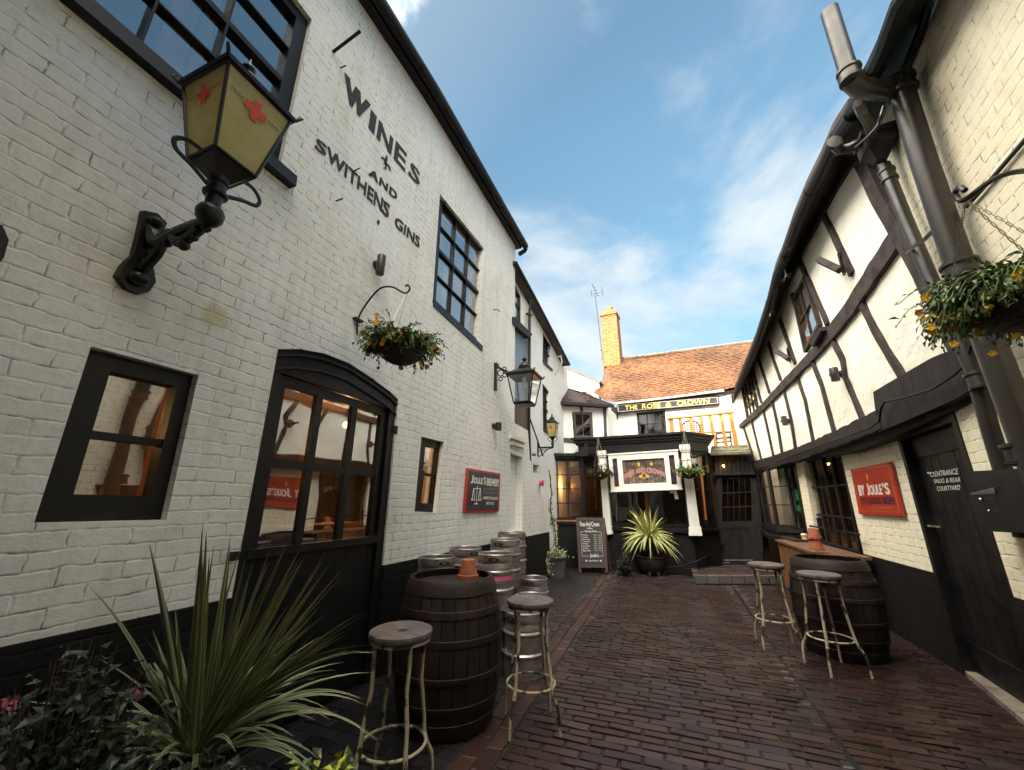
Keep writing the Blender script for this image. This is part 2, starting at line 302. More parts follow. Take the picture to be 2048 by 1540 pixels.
def lampglass():
    m, t, b, nd, lk = nodes('lamp yellow glass'); b.inputs['Roughness'].default_value = .3
    co = nd('ShaderNodeTexCoord'); n = nd('ShaderNodeTexNoise', Scale=5, Detail=7, Roughness=.7); lk(co.outputs['Object'], n.inputs['Vector'])
    r = nd('ShaderNodeMapRange'); r.inputs[1].default_value = .35; r.inputs[2].default_value = .7; lk(n.outputs[0], r.inputs[0])
    x = nd('ShaderNodeMix', data_type='RGBA'); lk(r.outputs[0], x.inputs[0]); x.inputs[6].default_value = (.74, .68, .36, 1); x.inputs[7].default_value = (.60, .48, .16, 1); lk(x.outputs[2], b.inputs['Base Color'])
    tr = nd('ShaderNodeBsdfTranslucent'); lk(x.outputs[2], tr.inputs[0]); mi = nd('ShaderNodeMixShader'); mi.inputs[0].default_value = .5; lk(b.outputs[0], mi.inputs[1]); lk(tr.outputs[0], mi.inputs[2]); lk(mi.outputs[0], t.nodes['Material Output'].inputs[0])
lampglass()
glassmat('lamp glass', 0.05, (0.9, 0.93, 0.95)); glassmat('bay glass', 0.05, (0.7, 0.68, 0.62))
# tile and paver materials: each tile or brick an island of its own
M('roof tile', (0.17, 0.068, 0.025), (0.085, 0.038, 0.017), 0.8, scale=1.0, island=0.26, bump=0.4, bscale=30)
M('roof tile dark', (0.075, 0.045, 0.035), (0.04, 0.03, 0.027), 0.8, scale=3, island=0.4, bump=0.4, bscale=30)
M('paver', (0.029, 0.0130, 0.0100), (0.015, 0.0092, 0.0088), 0.36, scale=1.1, island=0.5, bump=0.55, bscale=45, bdist=0.003, rvar=0.1)
M('paver red', (0.042, 0.016, 0.011), (0.022, 0.010, 0.008), 0.45, scale=1.5, island=0.4, bump=0.5, bscale=45, bdist=0.003)
M('paver blue', (0.011, 0.010, 0.012), (0.019, 0.015, 0.016), 0.33, scale=1.5, island=0.4, bump=0.5, bscale=45, bdist=0.003)
M('joint grit', (0.004, 0.003, 0.0026), (0.009, 0.0065, 0.0055), 0.75, scale=14, bump=0.8, bscale=60)
def bladmat():
    m, t, b, nd, lk = nodes('blade'); b.inputs['Roughness'].default_value = 0.42
    uv = nd('ShaderNodeUVMap'); s = nd('ShaderNodeSeparateXYZ'); lk(uv.outputs[0], s.inputs[0])
    q = nd('ShaderNodeMath', operation='SUBTRACT'); q.inputs[1].default_value = 0.5; lk(s.outputs[0], q.inputs[0])
    a = nd('ShaderNodeMath', operation='ABSOLUTE'); lk(q.outputs[0], a.inputs[0])
    r = nd('ShaderNodeMapRange'); r.inputs[1].default_value = 0.30; r.inputs[2].default_value = 0.38; lk(a.outputs[0], r.inputs[0])
    wv = nd('ShaderNodeTexNoise', Scale=8, Detail=2); mp_ = nd('ShaderNodeMapping'); mp_.inputs['Scale'].default_value = (3.0, 0.15, 1); lk(uv.outputs[0], mp_.inputs[0]); lk(mp_.outputs[0], wv.inputs['Vector'])
    x = nd('ShaderNodeMix', data_type='RGBA'); lk(r.outputs[0], x.inputs[0]); x.inputs[7].default_value = (0.40, 0.41, 0.17, 1)
    y = nd('ShaderNodeMix', data_type='RGBA'); y.inputs[6].default_value = (0.085, 0.11, 0.065, 1); y.inputs[7].default_value = (0.18, 0.21, 0.13, 1)
    r2 = nd('ShaderNodeMapRange'); r2.inputs[1].default_value = .4; r2.inputs[2].default_value = .6; lk(wv.outputs[0], r2.inputs[0]); lk(r2.outputs[0], y.inputs[0]); lk(y.outputs[2], x.inputs[6])
    g = nd('ShaderNodeNewGeometry'); h = nd('ShaderNodeHueSaturation'); vr = nd('ShaderNodeMapRange'); vr.inputs[3].default_value = .65; vr.inputs[4].default_value = 1.3
    lk(g.outputs['Random Per Island'], vr.inputs[0]); lk(vr.outputs[0], h.inputs['Value']); lk(x.outputs[2], h.inputs['Color']); lk(h.outputs[0], b.inputs['Base Color'])
    m2, t, b, nd, lk = nodes('blade bright'); b.inputs['Roughness'].default_value = 0.45
    uv = nd('ShaderNodeUVMap'); s = nd('ShaderNodeSeparateXYZ'); lk(uv.outputs[0], s.inputs[0])
    q = nd('ShaderNodeMath', operation='SUBTRACT'); q.inputs[1].default_value = 0.5; lk(s.outputs[0], q.inputs[0]); a = nd('ShaderNodeMath', operation='ABSOLUTE'); lk(q.outputs[0], a.inputs[0])
    r = nd('ShaderNodeMapRange'); r.inputs[1].default_value = 0.14; r.inputs[2].default_value = 0.24; lk(a.outputs[0], r.inputs[0])
    x = nd('ShaderNodeMix', data_type='RGBA'); lk(r.outputs[0], x.inputs[0]); x.inputs[6].default_value = (0.10, 0.17, 0.035, 1); x.inputs[7].default_value = (0.58, 0.56, 0.20, 1)
    g = nd('ShaderNodeNewGeometry'); h = nd('ShaderNodeHueSaturation'); vr = nd('ShaderNodeMapRange'); vr.inputs[3].default_value = .6; vr.inputs[4].default_value = 1.25
    lk(g.outputs['Random Per Island'], vr.inputs[0]); lk(vr.outputs[0], h.inputs['Value']); lk(x.outputs[2], h.inputs['Color']); lk(h.outputs[0], b.inputs['Base Color'])
bladmat()
# ------------------------------------------------------------------ geometry helpers
WLOC = {}
def link(o, parent=None, loc=None):
    col.objects.link(o)
    wl = V(loc) if loc is not None else V((0, 0, 0))
    if parent is not None:
        o.parent = parent; o.location = wl - WLOC[parent.name]
    else: o.location = wl
    WLOC[o.name] = wl
def thing(name, label, cat, loc, group=None):
    o = bpy.data.objects.new(name, None); o.empty_display_size = 0.1; link(o, None, loc)
    o['label'] = label; o['category'] = cat
    if group: o['group'] = group
    return o
def tag(o, label, cat, group=None):
    o['label'] = label; o['category'] = cat
    if group: o['group'] = group
    return o
class G:
    def __init__(s): s.v = []; s.f = []; s.uv = {}; s.mi = []; s.cm = 0
    def add(s, vs, fs, uvs=None):
        o = len(s.v); s.v += [V(p) for p in vs]
        for i, f in enumerate(fs):
            if uvs: s.uv[len(s.f)] = [uvs[j] for j in f]
            s.f.append([o + j for j in f]); s.mi.append(s.cm)
        return s
    def hexa(s, a, b):
        s.add(list(a) + list(b), [(0, 1, 2, 3), (7, 6, 5, 4), (0, 4, 5, 1), (1, 5, 6, 2), (2, 6, 7, 3), (3, 7, 4, 0)]); return s
    def box(s, c, sz, M3=None, taper=1.0):
        x, y, z = sz[0] / 2, sz[1] / 2, sz[2] / 2; c = V(c)
        p = [V((i * x * (taper if k > 0 else 1), j * y * (taper if k > 0 else 1), k * z)) for k in (-1, 1) for i, j in ((-1, -1), (1, -1), (1, 1), (-1, 1))]
        if M3: p = [M3 @ q for q in p]
        p = [q + c for q in p]
        s.add(p, [(3, 2, 1, 0), (4, 5, 6, 7), (0, 1, 5, 4), (1, 2, 6, 5), (2, 3, 7, 6), (3, 0, 4, 7)]); return s
    def prism(s, a, b):
        n = len(a); s.add(list(a) + list(b), [tuple(range(n)), tuple(range(2 * n - 1, n - 1, -1))] + [(i, i + n, (i + 1) % n + n, (i + 1) % n) for i in range(n)]); return s
    def tube(s, pts, r, n=10, cap=True, flat=None):
        pts = [V(p) for p in pts]
        if not isinstance(r, (list, tuple)): r = [r] * len(pts)
        rings = []; ref = None
        for i, p in enumerate(pts):
            t = (pts[min(i + 1, len(pts) - 1)] - pts[max(i - 1, 0)]).normalized()
            if ref is None: ref = V((0, 0, 1)) if abs(t.z) < 0.9 else V((1, 0, 0))
            a = (ref - t * ref.dot(t)).normalized(); ref = a; b = t.cross(a)
            rings.append([p + (a * math.cos(2 * math.pi * k / n) * (flat or 1) + b * math.sin(2 * math.pi * k / n)) * r[i] for k in range(n)])
        vs = [q for g in rings for q in g]; fs = []
        for i in range(len(pts) - 1):
            for k in range(n): fs.append((i * n + k, i * n + (k + 1) % n, (i + 1) * n + (k + 1) % n, (i + 1) * n + k))
        if cap: fs.append(tuple(range(n - 1, -1, -1))); fs.append(tuple(range((len(pts) - 1) * n, len(pts) * n)))
        s.add(vs, fs); return s
    def lathe(s, c, prof, n=24, M3=None, cap=True, ph=0.0):
        c = V(c); vs = []; fs = []
        for r, z in prof:
            for k in range(n):
                a = 2 * math.pi * k / n + ph; q = V((r * math.cos(a), r * math.sin(a), z)); vs.append((M3 @ q if M3 else q) + c)
        for i in range(len(prof) - 1):
            for k in range(n): fs.append((i * n + k, i * n + (k + 1) % n, (i + 1) * n + (k + 1) % n, (i + 1) * n + k))
        if cap:
            fs.append(tuple(range(n - 1, -1, -1))); fs.append(tuple(range((len(prof) - 1) * n, len(prof) * n)))
        s.add(vs, fs); return s
    def sph(s, c, r, n=12, sq=1.0):
        prof = [(max(1e-4, r * math.sin(math.pi * i / (n // 2 + 2))), -r * sq * math.cos(math.pi * i / (n // 2 + 2))) for i in range(n // 2 + 3)]
        return s.lathe(c, prof, n)
    def torus(s, c, Rr, r, n=28, m=8, ez=0.0, M3=None, arc=1.0):
        pts = []
        for k in range(n + (0 if arc == 1.0 else 1)):
            a = 2 * math.pi * k / n * arc; q = V((Rr * math.cos(a), Rr * math.sin(a), 0)); pts.append((M3 @ q if M3 else q) + V(c))
        if arc == 1.0: pts = pts + pts[:1]
        return s.tube(pts, r, m, cap=arc != 1.0)
    def obj(s, name, mat, parent=None, smooth=35, loc=None, label=None, pl=None):
        me = bpy.data.meshes.new(name)
        mats = mat if isinstance(mat, (list, tuple)) else [mat]
        if loc is None:
            if parent is not None: loc = WLOC[parent.name]
            else:
                xs = [p.x for p in s.v]; ys = [p.y for p in s.v]; loc = V(((min(xs) + max(xs)) / 2, (min(ys) + max(ys)) / 2, min(p.z for p in s.v)))
        loc = V(loc)
        me.from_pydata([tuple(p - loc) for p in s.v], [], s.f)
        for m_ in mats: me.materials.append(MATS[m_])
        if len(mats) > 1: me.polygons.foreach_set('material_index', s.mi)
        if s.uv or pl:
            ul = me.uv_layers.new(name='UVMap')
            for p in me.polygons:
                for j, li in enumerate(p.loop_indices):
                    if p.index in s.uv: ul.data[li].uv = s.uv[p.index][j]
                    elif pl:
                        q = s.v[me.loops[li].vertex_index]; nrm = p.normal
                        uu = pl.u.dot(q - pl.p)
                        if abs(nrm.dot(pl.u)) > 0.7: uu = pl.n.dot(q - pl.p) + 5
                        ul.data[li].uv = (uu, q.z)
        if smooth:
            me.shade_smooth(); me.set_sharp_from_angle(angle=R(smooth))
        me.validate(clean_customdata=False)
        o = bpy.data.objects.new(name, me); link(o, parent, loc)
        if label: o['label'] = label
        return o
def inpoly(x, y, P):
    r = False; j = len(P) - 1
    for i in range(len(P)):
        if (P[i][1] > y) != (P[j][1] > y) and x < (P[j][0] - P[i][0]) * (y - P[i][1]) / (P[j][1] - P[i][1]) + P[i][0]: r = not r
        j = i
    return r
def plate(g, pl, outline, holes, d1, d0):       # a slab in plane coordinates (u,z) with real openings
    loops = [outline] + holes; vs = []; ed = []
    for lp in loops:
        o = len(vs); vs += [V(p) for p in lp]; ed += [(o + i, o + (i + 1) % len(lp)) for i in range(len(lp))]
    r = geometry.delaunay_2d_cdt([V((p[0], p[1])) for p in vs], ed, [], 0, 1e-5)
    cv, ce, cf = r[0], r[1], r[2]; n = len(cv)
    keep = []
    for f in cf:
        cx_ = sum(cv[i][0] for i in f) / len(f); cy_ = sum(cv[i][1] for i in f) / len(f)
        if inpoly(cx_, cy_, outline) and not any(inpoly(cx_, cy_, h) for h in holes): keep.append(f)
    def area(f): return sum(cv[f[i]][0] * cv[f[(i + 1) % len(f)]][1] - cv[f[(i + 1) % len(f)]][0] * cv[f[i]][1] for i in range(len(f)))
    keep = [f if area(f) > 0 else f[::-1] for f in keep]
    cnt = {}
    for f in keep:
        for i in range(len(f)): cnt[(f[i], f[(i + 1) % len(f)])] = 1
    fs = [tuple(f) for f in keep] + [tuple(i + n for i in f[::-1]) for f in keep]
    for (a, b) in cnt:
        if (b, a) not in cnt: fs.append((b, a, a + n, b + n))
    g.add([pl.P(p[0], p[1], d1) for p in cv] + [pl.P(p[0], p[1], d0) for p in cv], fs)
    return g
def slab(g, pl, pxs, d1, d0):                    # px outline on plane, extruded d0..d1
    a = [pl.px(x, y, d1) for x, y in pxs]; b = [q - pl.nn(q) * (d1 - d0) for q in a]
    return g.prism(a, b)
def beam(g, pl, pts, w, d1, d0, wob=0.006, seg=0.12):
    P_ = [pl.px(x, y, d1) for x, y in pts]
    if not isinstance(w, (list, tuple)): w = [w] * len(pts)
    fine = []
    for i in range(len(P_) - 1):
        n = max(1, int((P_[i + 1] - P_[i]).length / seg))
        for k in range(n): fine.append((P_[i].lerp(P_[i + 1], k / n), w[i] + (w[i + 1] - w[i]) * k / n))
    fine.append((P_[-1], w[-1])); rows = []
    for i, (p, ww) in enumerate(fine):
        t = (fine[min(i + 1, len(fine) - 1)][0] - fine[max(i - 1, 0)][0]).normalized(); n_ = pl.nn(p); s_ = t.cross(n_).normalized()
        hw = ww / 2 * depth(p) / F * .9
        jl, jr = hw + random.uniform(-wob, wob), hw + random.uniform(-wob, wob)
        rows.append((p - s_ * jl, p + s_ * jr, p + s_ * (jr + .004) - n_ * (d1 - d0), p - s_ * (jl + .004) - n_ * (d1 - d0)))
    vs = [q for r_ in rows for q in r_]; fs = []
    for i in range(len(rows) - 1):
        for k in range(4): fs.append((i * 4 + k, i * 4 + (k + 1) % 4, (i + 1) * 4 + (k + 1) % 4, (i + 1) * 4 + k))
    fs += [(3, 2, 1, 0), tuple(len(vs) - 4 + k for k in range(4))]
    g.add(vs, fs); return g
class Q:              # bilinear patch of four px corners (TL,TR,BR,BL) on a plane
    def __init__(s, pl, c, d=0.0):
        s.c = [pl.px(x, y, d) for x, y in c]; s.n = pl.nn(s.c[0])
        s.W = ((s.c[1] - s.c[0]).length + (s.c[2] - s.c[3]).length) / 2; s.H = ((s.c[3] - s.c[0]).length + (s.c[2] - s.c[1]).length) / 2
    def __call__(s, a, b, dd=0.0): return s.c[0].lerp(s.c[1], a).lerp(s.c[3].lerp(s.c[2], a), b) + s.n * dd
    def bar(s, g, a0, b0, a1, b1, d1, d0):
        g.hexa([s(a0, b1, d1), s(a1, b1, d1), s(a1, b0, d1), s(a0, b0, d1)], [s(a0, b1, d0), s(a1, b1, d0), s(a1, b0, d0), s(a0, b0, d0)])
def window(bld, pl, c, cols, rows, fw=0.06, bw=0.02, d=0.0, dep=0.07, mf='black paint', mg='window glass', name='window', rails=(), sill=None, pd=None, bot=None, label=None, mul_w=None):
    q = Q(pl, c, d); g = G(); fa, fb = fw / q.W, fw / q.H; bb = (bot or fw) / q.H
    q.bar(g, 0, 0, fa, 1, 0, -dep); q.bar(g, 1 - fa, 0, 1, 1, 0, -dep); q.bar(g, fa, 0, 1 - fa, fb, -.002, -dep); q.bar(g, fa, 1 - bb, 1 - fa, 1, -.002, -dep)
    ia, ib = 1 - 2 * fa, 1 - fb - bb
    cs = [fa + ia * (k / cols if isinstance(cols, int) else cols[k - 1]) for k in range(1, cols if isinstance(cols, int) else len(cols) + 1)]
    rs = [fb + ib * (k / rows if isinstance(rows, int) else rows[k - 1]) for k in range(1, rows if isinstance(rows, int) else len(rows) + 1)]
    for k, a in enumerate(cs):
        hw = (mul_w if mul_w else bw) / 2 / q.W; q.bar(g, a - hw, fb, a + hw, 1 - bb, -.012, -dep + .01)
    for k, b in enumerate(rs):
        hb = (0.045 if k in rails else bw) / 2 / q.H; q.bar(g, fa, b - hb, 1 - fa, b + hb, -.010 if k in rails else -.014, -dep + .012)
    fo = g.obj(name, mf, bld, label=label)
    if mg:
        g = G(); pd_ = pd if pd is not None else -dep * .6
        q.bar(g, fa * .7, fb * .7, 1 - fa * .7, 1 - bb * .7, pd_, pd_ - .005); g.obj('pane', mg, fo)
    if sill:
        g = G(); e = 0.05 / q.W; q.bar(g, -e, 1.0, 1 + e, 1 + sill / q.H, 0.05, -.03); g.obj('sill', mf, fo)
    return fo
def textmesh(s, off=0.0, space=1.0):
    cu = bpy.data.curves.new('t', 'FONT'); cu.body = s; cu.size = 1; cu.offset = off; cu.space_character = space; cu.resolution_u = 3; cu.fill_mode = 'FRONT'
    o = bpy.data.objects.new('t', cu); col.objects.link(o); bpy.context.view_layer.update()
    me = o.evaluated_get(bpy.context.evaluated_depsgraph_get()).to_mesh()
    vs = [v.co.copy() for v in me.vertices]; fs = [tuple(p.vertices) for p in me.polygons]
    bpy.data.objects.remove(o); bpy.data.curves.remove(cu)
    x0, x1 = min(v.x for v in vs), max(v.x for v in vs); y0, y1 = min(v.y for v in vs), max(v.y for v in vs)
    return [((v.x - x0) / (x1 - x0), 1 - (v.y - y0) / (y1 - y0)) for v in vs], fs
def text(g, s, fn, off=0.0, space=1.0, bold=0.0):
    vs, fs = textmesh(s, 0.0, space)
    n = len(s)
    for k, (i, j) in enumerate([(0, 0)] if not bold else [(-1, -1), (1, -1), (0, 0), (-1, 1), (1, 1)]):
        e = bold / n; P_ = [fn(e + (1 - 2 * e) * a + i * e, bold * .7 + (1 - 1.4 * bold) * b + j * bold * .7) + V((.00025, -.0004, 0)) * k * (1 if bold else 0) for a, b in vs]; g.add(P_, fs)
    return g
def polyat(pts, t):
    for i in range(len(pts) - 1):
        if t <= pts[i + 1][0] or i == len(pts) - 2:
            k = (t - pts[i][0]) / (pts[i + 1][0] - pts[i][0]); return pts[i][1].lerp(pts[i + 1][1], k)
REARH = 7.6
def BX(g, u0, u1, z0, z1, d1, d0, pl=WL): g.hexa([pl.P(u0, z0, d1), pl.P(u1, z0, d1), pl.P(u1, z1, d1), pl.P(u0, z1, d1)], [pl.P(u0, z0, d0), pl.P(u1, z0, d0), pl.P(u1, z1, d0), pl.P(u0, z1, d0)])
# ------------------------------------------------------------------ ground and paving
def struct(o): o['kind'] = 'structure'; return o
g = G(); g.add([(-150, -150, -.05), (150, -150, -.05), (150, 150, -.05), (-150, 150, -.05)], [(0, 1, 2, 3)])
struct(g.obj('ground', 'joint grit', smooth=0))
g = G(); g.add([(-2.5, -4, -.009), (3.0, -4, -.009), (3.0, 12.5, -.009), (-3.0, 12.5, -.009)], [(0, 1, 2, 3)])
struct(g.obj('paving_bed', 'joint grit', smooth=0))
def pavers(name, mat, x0, x1, y0, y1, bl, bw, gap, along='x', edge0=None, edge1=None, z0=0.0, clip=None, tilt=.0025):
    g = G(); rows = int(((y1 - y0) if along == 'x' else (x1 - x0)) / bw)
    for r in range(rows):
        off = (bl / 2 if r % 2 else 0) + random.uniform(-.02, .02)
        a = ((x0 if along == 'x' else y0) - bl + off)
        while a < (x1 if along == 'x' else y1):
            l_ = bl * random.uniform(.96, 1.04)
            if along == 'x':
                yc = y0 + r * bw; e0 = edge0(yc) if edge0 else x0; e1 = edge1(yc) if edge1 else x1
                xa, xb = max(a, e0), min(a + l_ - gap, e1); ya, yb = yc, yc + bw - gap
            else:
                e0 = y0; e1 = y1; xa, xb = x0 + r * bw, x0 + (r + 1) * bw - gap; ya, yb = max(a, e0), min(a + l_ - gap, e1)
            a += l_
            if xb - xa < .03 or yb - ya < .03: continue
            if clip and not clip((xa + xb) / 2, (ya + yb) / 2): continue
            sk = random.uniform(-.004, .004); j = lambda: random.uniform(-.0035, .0035)
            sx_ = 0.0
            if along == 'y' and edge0: sx_ = edge0((ya + yb) / 2); xa += sx_; xb += sx_
            wav = 0.012 * noise.noise((xa * .7, ya * .7, 0)) ; yo = 0.02 * math.sin(xa * 1.3 + 1) if along == 'x' else 0
            lo = [V((xa + j(), ya + sk + j() + yo, 0)), V((xb + j(), ya + j() + yo, 0)), V((xb + j(), yb + j() + yo, 0)), V((xa + j(), yb + sk + j() + yo, 0))]
            c = (lo[0] + lo[1] + lo[2] + lo[3]) / 4; ch = .006
            hi = [p + (c - p).normalized() * ch for p in lo]; t1, t2 = random.uniform(-tilt, tilt), random.uniform(-tilt, tilt); h0 = random.uniform(-.002, .002)
            hi2 = [V((p.x, p.y, z0 + wav + h0 + (1 if i in (0, 3) else -1) * t1 + (1 if i < 2 else -1) * t2)) for i, p in enumerate(hi)]
            md = [V((p.x, p.y, q.z - .005)) for p, q in zip(lo, hi2)]; bt = [V((p.x, p.y, z0 - .03)) for p in lo]
            g.add(hi2 + md + bt, [(0, 1, 2, 3)] + [(4 + i, 4 + (i + 1) % 4, (i + 1) % 4, i) for i in range(4)] + [(8 + i, 8 + (i + 1) % 4, 4 + (i + 1) % 4, 4 + i) for i in range(4)])
    return struct(g.obj(name, mat, smooth=20))
eL = lambda y: -1.06 - (y - 2.75) * .043 - .03 * math.sin(y * .6)
platL = lambda x: 8.65 + (x - .25) * .41
notplat = lambda x, y: not (x > .22 and y > platL(x))
bay_clip = lambda x, y: y < 10.3 and notplat(x, y)
pavers('brick_paving', 'paver', -2.0, .80, -1.5, 10.3, .225, .079, .013, edge0=lambda y: eL(y) + .005, edge1=lambda y: .80, clip=bay_clip)
pavers('border_course', 'paver red', -.2355, .0005, -1.5, 10.2, .225, .1175, .010, along='y', edge0=eL)
pavers('side_paving', 'paver blue', -2.47, -1.2, -1.5, 10.0, .21, .105, .008, edge1=lambda y: eL(y) - .245)
pavers('edge_paving', 'paver', .83, 2.5, -1.5, 9.2, .225, .079, .013, edge0=lambda y: .83 + .02 * math.sin(y), clip=notplat)
g = G(); n = 40
g.add([(.797 + .02 * math.sin(-3.5 + i * .3) * (1 if s else 0) + s * .03, -3.5 + i * .31, -.004) for i in range(n) for s in (0, 1)], [(2 * i, 2 * i + 1, 2 * i + 3, 2 * i + 2) for i in range(n - 1)])
struct(g.obj('drain_channel', 'gutter black', smooth=0))
# raised step before the far door
g = G(); st = [(.22, 8.64), (1.9, 9.33), (2.12, 9.4), (2.0, 11.3), (.6, 11.3), (.15, 10.4)]
g.prism([V((x, y, .125)) for x, y in st], [V((x, y, -.03)) for x, y in st]); struct(g.obj('step_riser', 'paver blue'))
inst = lambda x, y: inpoly(x, y, [(p[0], p[1]) for p in st])
pavers('step_paving', 'paver red', .2, 2.1, 8.6, 11.2, .22, .085, .01, z0=.150, clip=lambda x, y: inst(x, y) and y > platL(x) + .10)
g = G(); a, b = V((.22, 8.64, 0)), V((2.12, 9.42, 0)); m_ = 9; nrm = V((-.38, .92, 0))
for i in range(m_):
    p, q_ = a.lerp(b, i / m_ + .004), a.lerp(b, (i + 1) / m_ - .004)
    g.hexa([p + V((0, 0, .152)), q_ + V((0, 0, .152)), q_ + nrm * .1 + V((0, 0, .152)), p + nrm * .1 + V((0, 0, .152))], [p + V((0, 0, .02)), q_ + V((0, 0, .02)), q_ + nrm * .1 + V((0, 0, .02)), p + nrm * .1 + V((0, 0, .02))])
struct(g.obj('step_edge', 'grey slab'))
g = G(); c = gnd(1130, 1240); g.lathe(c + V((0, 0, -.01)), [(.15, 0), (.15, .016), (.125, .018), (.123, .014)], 24); tag(g.obj('manhole_cover', 'cast iron'), 'round dark iron cover set in the blue pavers beside the kegs', 'manhole cover')
g = G(); p0, p1 = gnd(1925, 1345), gnd(2048, 1450); dr = (p1 - p0).normalized()
for i in range(-1, 5):
    a_, b_ = p0 + dr * (i * .45), p0 + dr * (i * .45 + .44); n_ = V((.99, -.1, 0)) * .5
    g.hexa([a_ + V((0, 0, .035)), b_ + V((0, 0, .035)), b_ + n_ + V((0, 0, .05)), a_ + n_ + V((0, 0, .05))], [a_ + V((0, 0, -.03)), b_ + V((0, 0, -.03)), b_ + n_ + V((0, 0, -.03)), a_ + n_ + V((0, 0, -.03))])
struct(g.obj('threshold_kerb', 'stone kerb'))
# ------------------------------------------------------------------ left building
LB = thing('brick_pub_building', 'white painted brick pub wall with black plinth and WINES lettering, on the left', 'building', (-2.47, 3.0, 0))
def uzl(pl, pts, d=0): return [pl.uz(x, y, d) for x, y in pts]
winS = [(182, 693), (397, 750), (333, 1040), (68, 1046)]
doorT = [(553, 697), (600, 698), (650, 707), (700, 727), (745, 757), (780, 783), (798, 800)]
win3 = [(843, 873), (888, 884), (873, 1025), (829, 1023)]
winU = [(880, 388), (968, 497), (957, 690), (865, 605)]
dT = uzl(WL, doorT); uD0, uD1 = 1.805, 3.165
dT[0] = (uD0, dT[0][1]); dT[-1] = (uD1, dT[-1][1])
bigW = [(-.30, 3.78), (1.56, 3.78), (1.56, 5.36), (-.30, 5.36)]
steps = uzl(WL, [(1097, 1060), (1095, 1045), (1093, 1023), (1088, 1021), (1087, 997), (1082, 995), (1080, 962), (1076, 961), (1075, 946), (1066, 945), (1064, 929), (1060, 918), (1056, 861)])
outl = [(-4.0, .875)] + [(uD0, .875), (uD0, .878)] + [(uD1, .874), (6.0, .855)] + [(steps[0][0], .84)] + steps[1:] + [(6.40, 2.76), (6.40, 6.43), (3.2, 6.43), (-4.0, 5.86)]
outl = [(-4.0, .875), (uD0, .875)] + dT + [(uD1, .874), (steps[0][0], .84)] + steps[1:] + [(6.40, 2.76), (6.40, 6.43), (3.2, 6.43), (-4.0, 5.86)]
alc = uzl(WL, [(1025, 907), (1045, 914), (1044, 1062), (1021, 1061)])
alc = [(6.22, 2.22), (6.80, 2.20), (6.80, .90), (6.22, .90)]
g = G(); plate(g, WL, outl, [uzl(WL, winS), uzl(WL, win3), uzl(WL, winU), bigW, alc], 0, -.22)
g.obj('wall', 'white brick', LB, smooth=0, pl=WL)
g = G(); plate(g, WL, [(-4, -.02), (uD0, -.02), (uD0, .872), (-4, .885)], [], .012, -.2); g.obj('plinth', 'black brick', LB, smooth=0, pl=WL)
g = G(); plate(g, WL, [(uD1, -.02), (steps[0][0] + .02, -.02), (steps[0][0] + .02, .84), (6, .857), (uD1, .876)], [], .012, -.2); g.obj('plinth', 'black brick', LB, smooth=0, pl=WL)
g = G(); g.hexa([WL.P(6.22, .9, -.20), WL.P(6.80, .9, -.20), WL.P(6.80, 2.22, -.20), WL.P(6.22, 2.24, -.20)], [WL.P(6.22, .9, -.3), WL.P(6.80, .9, -.3), WL.P(6.80, 2.22, -.3), WL.P(6.22, 2.24, -.3)])
g.obj('blocked_doorway', 'cream render', LB)
g = G(); g.hexa([WL.P(6.402, 2.6, 0), WL.P(6.402, 6.43, 0), WL.P(6.402, 8.2, -3), WL.P(6.402, 2.6, -3)], [WL.P(6.2, 2.6, -.23), WL.P(6.2, 6.43, -.23), WL.P(6.2, 8.2, -3), WL.P(6.2, 2.6, -3)])
g.obj('end_wall', 'white brick far', LB, pl=Pl(-2.47, 6.4, 90))
# roof edge: fascia, gutter, slates
def zt(u): return 6.40 - max(0, 3.2 - u) * .08
g = G()
for d1, d0, a, b in ((.10, -.05, .09, .08),):
    g.hexa([WL.P(-4, zt(-4) - .02, d1), WL.P(3.198, 6.38, d1), WL.P(3.198, 6.47, d1), WL.P(-4, zt(-4) + .07, d1)], [WL.P(-4, zt(-4) - .02, d0), WL.P(3.198, 6.38, d0), WL.P(3.198, 6.47, d0), WL.P(-4, zt(-4) + .07, d0)])
    g.hexa([WL.P(3.2, 6.38, d1), WL.P(6.52, 6.38, d1), WL.P(6.52, 6.47, d1), WL.P(3.2, 6.47, d1)], [WL.P(3.2, 6.38, d0), WL.P(6.52, 6.38, d0), WL.P(6.52, 6.47, d0), WL.P(3.2, 6.47, d0)])
g.obj('fascia', 'gutter black', LB)
g = G(); g.tube([WL.P(-4 + i * .44, zt(-4 + i * .44) + .03 + .006 * math.sin(i * 1.7), .165) for i in range(25)], .062, 10)
for i in range(9): u = -3 + i * 1.16; g.tube([WL.P(u, zt(u) + .03, .165), WL.P(u + .06, zt(u) + .03, .165)], .068, 10)
g.tube([WL.P(6.60, zt(6.5) + .03, .165), WL.P(6.62, zt(6.5) - .02, .12), WL.P(6.55, zt(6.5) - .12, .04)], .045, 10)
g.obj('gutter', 'gutter black', LB)
g = G(); K = V((-3, 0, 2.0))
for a, b in ((-4, 3.2), (3.2, 6.6)):
    p, q_ = WL.P(a, zt(a) + .06, .20), WL.P(b, zt(b) + .06, .20); g.hexa([p, q_, q_ + K, p + K], [x + V((0, 0, .05)) for x in (p, q_, q_ + K, p + K)])
g.obj('roof', 'slate', LB)
